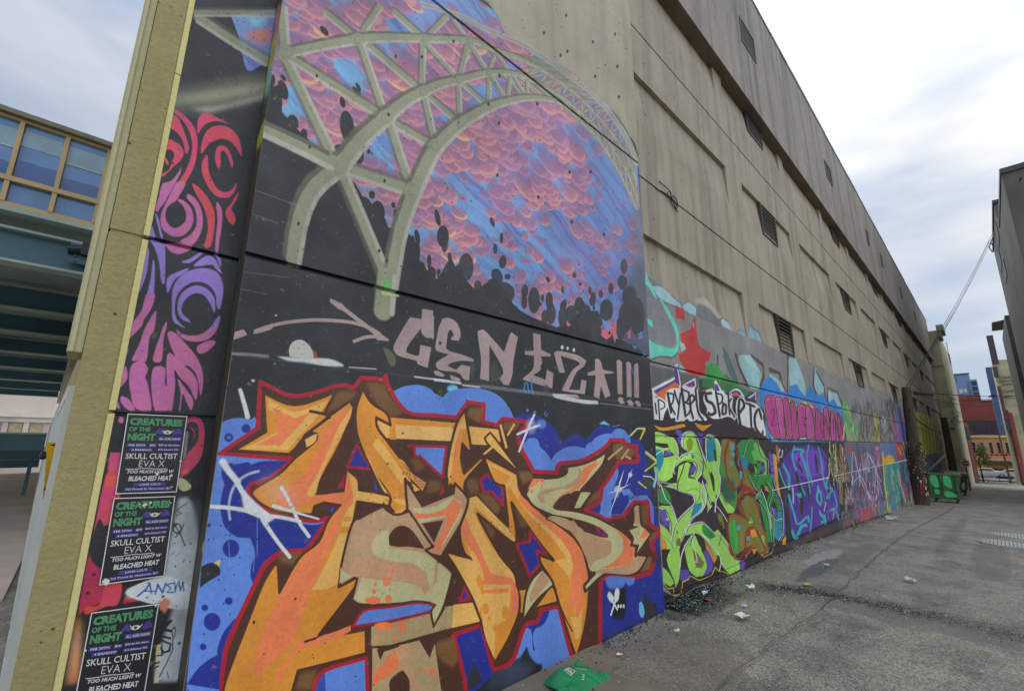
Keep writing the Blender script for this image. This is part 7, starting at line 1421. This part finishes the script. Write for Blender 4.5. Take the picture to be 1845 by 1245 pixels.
for y in (a[1], a[1]-.5, a[1]-1.1): mb.bar((63, y, a[2]), (63, y-.15, b[2]), .06)
for k in range(5): z = a[2]+(b[2]-a[2])*k/4; mb.bar((63, a[1], z), (63, a[1]-1.4, z), .05)
mb.box(63, 66, a[1]-2.5, a[1]+.0, b[2]-.12, b[2]); mb.build('cage', M['black'], fb)
t = thing('chimney_building', 'pale olive building with a tall dark chimney on the right side of the alley', 'building', (88, -1.6, 0)); X = 88
yl = onX(1784, 640, X)[1]; yl2 = -1.55
mb = MB(); mb.box(X, 99, -14, yl2+.05, -4, 12.9); mb.build('wall', M['cream'], t)
ch = MB(); c0, c1 = onX(1777, 606, X), onX(1789, 606, X); ch.box(X-.3, X+1.2, c1[1]+.0, c0[1], 12.4, 16.3); ch.build('chimney', plain('dark chimney brick', (74, 64, 72), .85), t)
mb = MB(); mb.box(X-.35, X-.01, yl2-.3, yl2+.14, 10.6, 12.0); mb.build('vent_box', M['louver'], t)
mb = MB()
for k in range(7): z = 8.0+.45*k; mb.bar((X-.2, -1.7, z), (X-.2, -3.4, z+(.5 if k % 2 else -.4)), .05)
for z in (8.0, 10.0): mb.bar((X-.2, -1.6, z), (X-.2, -3.6, z+.1), .09)
mb.build('service_bracket', M['black'], t)
mb = MB(); pa, pb = onX(1793, 700, X-1), onX(1800, 745, X-1); mb.box(X-1.4, X-.02, -1.75, -1.45, 3.4, 9.3); mb.build('brown_shaft', plain('purple brown cladding', (82, 62, 64), .7), t)
mb = MB(); mb.box(X-.15, X-.01, -2.3, -1.75, -3.4, 5.9); mb.build('red_panel', plain('faded red panel', (150, 76, 72), .7), t)
mb = MB(); mb.box(X-.3, X-.16, -1.98, -1.72, .5, 6.2); mb.build('red_pipe', plain('rust red pipe', (140, 44, 30), .6), t)
dr = onX(1806, 611, 60); mb = MB(); mb.box(49, 60, -8, dr[1], -3, dr[2]); tag(mb.build('dark_roofed_building', M['stone']), 'dark grey building sliver with a brown side at the right edge', 'building')
mb = MB(); mb.box(118, 126, -3.5, -1.05, -4, 15.6); tag(mb.build('slate_blue_block', plain('slate blue cladding', (64, 84, 124), .7, scale=.4)), 'narrow slate blue block left of the chimney building', 'building')
mb = MB(); a = onX(1781, 715, 76); b = onX(1792, 712, 76); mb.bar(a, b, .14, .2); mb.bar(b, onX(1800, 719, 76), .05); tag(mb.build('street_lamp_head', M['black']), 'small dark street lamp head against the white sky above the red brick', 'lamp')
# pale steel post with arm near the right
mb = MB(); a, b = onX(1800, 783, 92), onX(1819, 862, 92); mb.tube([(92, b[1], gz(92)), (92, a[1], a[2])], .11, 8, r2=.08); tag(mb.build('lamp_post', plain('galvanised post', (140, 138, 128), .5, .4)), 'pale thin lamp post at the right of the alley end', 'post')
mb = MB(); a = onX(1817, 756, 80); mb.tube([(80, a[1], a[2]), (80, a[1]-.02, -3)], .08, 8); mb.bar((80, a[1], a[2]), (80, a[1]+.4, a[2]+.02), .06); tag(mb.build('signal_post', M['black']), 'black post with a short arm at the right edge', 'post')
mb = MB(); a = onX(1812, 864, 96); 
for k in range(2):
    for s_ in (-1, 1): mb.bar((96+.5*s_, a[1]-.6+1.2*k, gz(96)), (96, a[1]-.6+1.2*k, gz(96)+1.0), .06)
mb.box(95.97, 96.03, a[1]-.8, a[1]+.8, gz(96)+.6, gz(96)+.85); tag(mb.build('street_barrier', M['louver']), 'low A-frame street barrier at the alley end', 'barrier')
# ------------------------------------------------------------------ litter and iron covers
def manhole(x, y, r, label):
    z = gz(x)+.012; t = thing('manhole_cover', label, 'manhole', (x, y, z), 'iron covers in the alley'); b = MB()
    b.tube([(x, y, z-.03), (x, y, z+.012)], r, 32); b.build('cover', plain('polished cast iron', (168, 170, 170), .35, .3, scale=12, var=.2), t); g_ = MB()
    for k in range(-6, 7):
        w = math.sqrt(max(r*r*.82-(k*r/7)**2, 0)); g_.box(x-w, x+w, y+k*r/7-.006, y+k*r/7+.006, z+.013, z+.018)
    g_.build('tread_bar', plain('dull cast iron', (92, 92, 92), .5, .3), t)
manhole(13.2, .12, .36, 'nearer round iron cover at the right edge of the alley'); manhole(15.1, -.02, .36, 'farther round iron cover just behind the first')
# green crumpled bag
bc = [onZ(u, v, .02) for u, v in ((1000, 1232), (1040, 1198), (1090, 1235))]
bm_ = MB(); nx_, ny_ = 48, 40
fr_ = [[0]*(ny_+1) for _ in range(nx_+1)]
for i in range(nx_+1):
    for j in range(ny_+1):
        u, v = i/nx_, j/ny_; x = 2.50+.40*u-.03*math.sin(v*3.1); y = 2.03+.29*v+.03*math.sin(u*3)
        pil = (math.sin(math.pi*v)**.6)*(math.sin(math.pi*min(1, .08+u*.92))**.6)
        h = .012+.058*pil+.012*math.sin(u*9+v*6)*pil+.006*math.sin(u*5-v*8)*pil
        if u > .86: h = .012+.03*abs(math.sin(v*8))*(u-.86)/.14+.05*(1-(u-.86)/.14)*pil
        fr_[i][j] = (x, y, h)
for i in range(nx_):
    for j in range(ny_): bm_.face([fr_[i][j], fr_[i+1][j], fr_[i+1][j+1], fr_[i][j+1]])
gb = bm_.build('crisp_packet', plain('glossy green foil', (22, 140, 84), .25, .1, var=.12, scale=5, bump=0, dirt=0), smooth=True); tag(gb, 'crumpled shiny green foil packet lying at the foot of the orange mural', 'packet')
sol = gb.modifiers.new('solid', 'SOLIDIFY'); sol.thickness = .003
for (i, j, di, dj) in ((32, 16, 6, 8), (19, 17, 6, 8)):
    pm = MB(); q = [fr_[i][j], fr_[i+di][j], fr_[i+di][j+dj], fr_[i][j+dj]]; q = [Vector(p)+Vector((0, 0, .006)) for p in q]
    for a, b in zip(q, q[1:]+q[:1]): pm.bar(a, b, .004, .002)
    for k in range(5): t_ = .15+.16*k; pm.bar(q[0].lerp(q[3], t_)+(q[1]-q[0])*.2, q[0].lerp(q[3], t_)+(q[1]-q[0])*(.5+.3*(k % 2)), .006, .002)
    pm.build('printed_panel', PWHT, gb)
for k in range(3): pm = MB(); c_ = Vector(fr_[22+2*k][7+k])+Vector((0, 0, .008)); pm.box(c_[0]-.006, c_[0]+.006, c_[1]-.006, c_[1]+.006, c_[2], c_[2]+.002); pm.build('printed_mark', PWHT, gb)
gg = random.Random(21)
LT = [((1270, 1069), .06, 'white', 'flattened white cup with blue edge near the glass heap', (196, 206, 214)), ((1275, 1081), .05, 'red', 'red wrapper beside the flattened cup', (170, 40, 60)), ((1352, 1058), .075, 'white', 'white crumpled tissue past the red wrapper', (206, 206, 206)), ((1341, 1092), .04, 'violet', 'small white and violet carton scrap', (176, 170, 206)),
      ((1338, 1113), .085, 'white', 'torn flat white paper nearest the camera in the middle of the alley', (206, 204, 196)), ((1220, 1136), .035, 'white', 'tiny white scrap near the wall corner', (206, 206, 200)), ((1298, 1046), .05, 'red', 'dark red scrap by the green letters', (130, 30, 36)), ((1455, 1054), .06, 'yellow', 'yellow strip at the left end of the glass streak', (190, 176, 80)),
      ((1642, 1046), .09, 'grey', 'pale flat card alone in the open alley', (186, 186, 190)), ((1117, 1180), .035, 'white', 'small white bone-shaped scrap on the patch edge', (216, 214, 206)), ((1376, 1044), .05, 'grey', 'grey paper curl near the wall', (150, 150, 150)), ((1490, 1018), .05, 'white', 'pale scrap beside the damp patch', (170, 170, 172)), ((1605, 935), .2, 'white', 'pale smear of paper at the wall foot far along', (160, 164, 166))]
for (u, v), s, nm, lb, c_ in LT:
    x0 = 4.0
    for _ in range(6): p = onZ(u, v, gz(x0)+.02); x0 = p[0]
    b = MB(); n = 9; ring = [(p[0]+s*gg.uniform(.5, 1.1)*math.cos(a), p[1]+s*gg.uniform(.4, .9)*math.sin(a), gz(p[0])+.02+s*gg.uniform(.02, .45)) for a in np.linspace(0, 6.283, n+1)[:-1]]
    cc = (p[0], p[1], gz(p[0])+.02+s*gg.uniform(.1, .4))
    for k in range(n): b.face([ring[k], ring[(k+1) % n], cc])
    o = b.build('litter_scrap', plain(nm+' litter paper', c_, .6, var=.1, scale=30, dirt=.1)); m_ = o.modifiers.new('solid', 'SOLIDIFY'); m_.thickness = .002; tag(o, lb, 'litter')
# broken safety glass, swept into a heap and a streak
GD = plain('dark wet glass crumb', (16, 26, 30), .12, var=.5, scale=40, bump=0, dirt=0, Specular_IOR_Level=.9); GL = plain('glint white glass crumb', (190, 204, 204), .1, var=.2, scale=40, bump=0, dirt=0, Specular_IOR_Level=1.0); GM = plain('blue grey glass crumb', (70, 92, 100), .15, var=.4, scale=40, bump=0, dirt=0, Specular_IOR_Level=.9)  # whitish crumbs carry the glints in their colour
sh = MB(); 
def crumb(x, y, s, mi):
    z = gz(x)+.016+s*.4; a = gg.uniform(0, 3.14); t_ = gg.uniform(-.8, .8); d = Vector((math.cos(a), math.sin(a), t_*.5))*s; e = Vector((-math.sin(a), math.cos(a), gg.uniform(-.6, .6)))*s*.8; u = Vector((0, 0, s*.5)); c_ = Vector((x, y, z))
    sh.face([c_-d, c_+e*.6+u, c_+d], mi); sh.face([c_-d, c_+e*.6+u, c_-e], mi); sh.face([c_+d, c_+e*.6+u, c_-e], mi)
for k in range(5200):
    x = 4.46+abs(gg.gauss(0, .62)); y = min(2.54, 2.52-abs(gg.gauss(0, .16))*(1 if x < 5.4 else .6)); 
    crumb(x, y, gg.uniform(.004, .012), 0 if gg.random() < .8 else (1 if gg.random() < .35 else 2))
stk = [(5.9, 2.15), (6.08, 1.95), (6.18, 1.72), (6.25, 1.45), (6.27, 1.15), (6.3, .85), (6.34, .55), (6.22, .25), (6.2, .05)]
for k in range(5200):
    t_ = gg.random()**1.1*(len(stk)-1.01); i = int(t_); f = t_-i; dens = 1 if t_ < 6 else .45
    if gg.random() > dens: continue
    x = stk[i][0]*(1-f)+stk[i+1][0]*f+gg.gauss(0, .13)*(.4+gg.random()); y = stk[i][1]*(1-f)+stk[i+1][1]*f+gg.gauss(0, .12); crumb(x, y, gg.uniform(.003, .010), 0 if gg.random() < .7 else (1 if gg.random() < .25 else 2))
for k in range(900): x = gg.uniform(4.5, 9); y = 2.5-abs(gg.gauss(0, .55)); crumb(x, y, gg.uniform(.003, .009), 0 if gg.random() < .7 else 1)
o = sh.build('broken_glass', [GD, GL, GM]); o['kind'] = 'stuff'; o['label'] = 'crumbs of broken safety glass heaped by the wall and streaked over the asphalt'; o['category'] = 'glass'
gr = MB()
for k in range(3600):
    x = 1.5+gg.random()**1.6*14; y = gg.uniform(-2.4, 2.4); s = gg.uniform(.003, .008)*(1+x*.06); z = gz(x)+.012; a = gg.uniform(0, 6)
    gr.face([(x+s*math.cos(a+q), y+s*math.sin(a+q), z+s*.5) for q in (0, 1.7, 3.3, 4.8)], k % 2)
for k in range(2600):
    x = 2.6+gg.random()*16; lim = 2.44 if x < 4.4 else 2.56; y = lim-abs(gg.gauss(0, .13)*(.4+gg.random())); s = gg.uniform(.004, .014); a = gg.uniform(0, 6); z = gz(x)+.008
    gr.face([(x+s*math.cos(a+q), y+s*math.sin(a+q), z+s*.6*(1+math.sin(q))) for q in (0, 1.7, 3.3, 4.8)], 2 if gg.random() < .8 else 1)
o = gr.build('loose_grit', [plain('pale grit', (150, 148, 138), .8), plain('mid grit', (110, 106, 98), .8), plain('dark grit', (40, 38, 32), .9)]); o['kind'] = 'stuff'; o['label'] = 'loose grit scattered over the asphalt and along the wall foot'; o['category'] = 'grit'
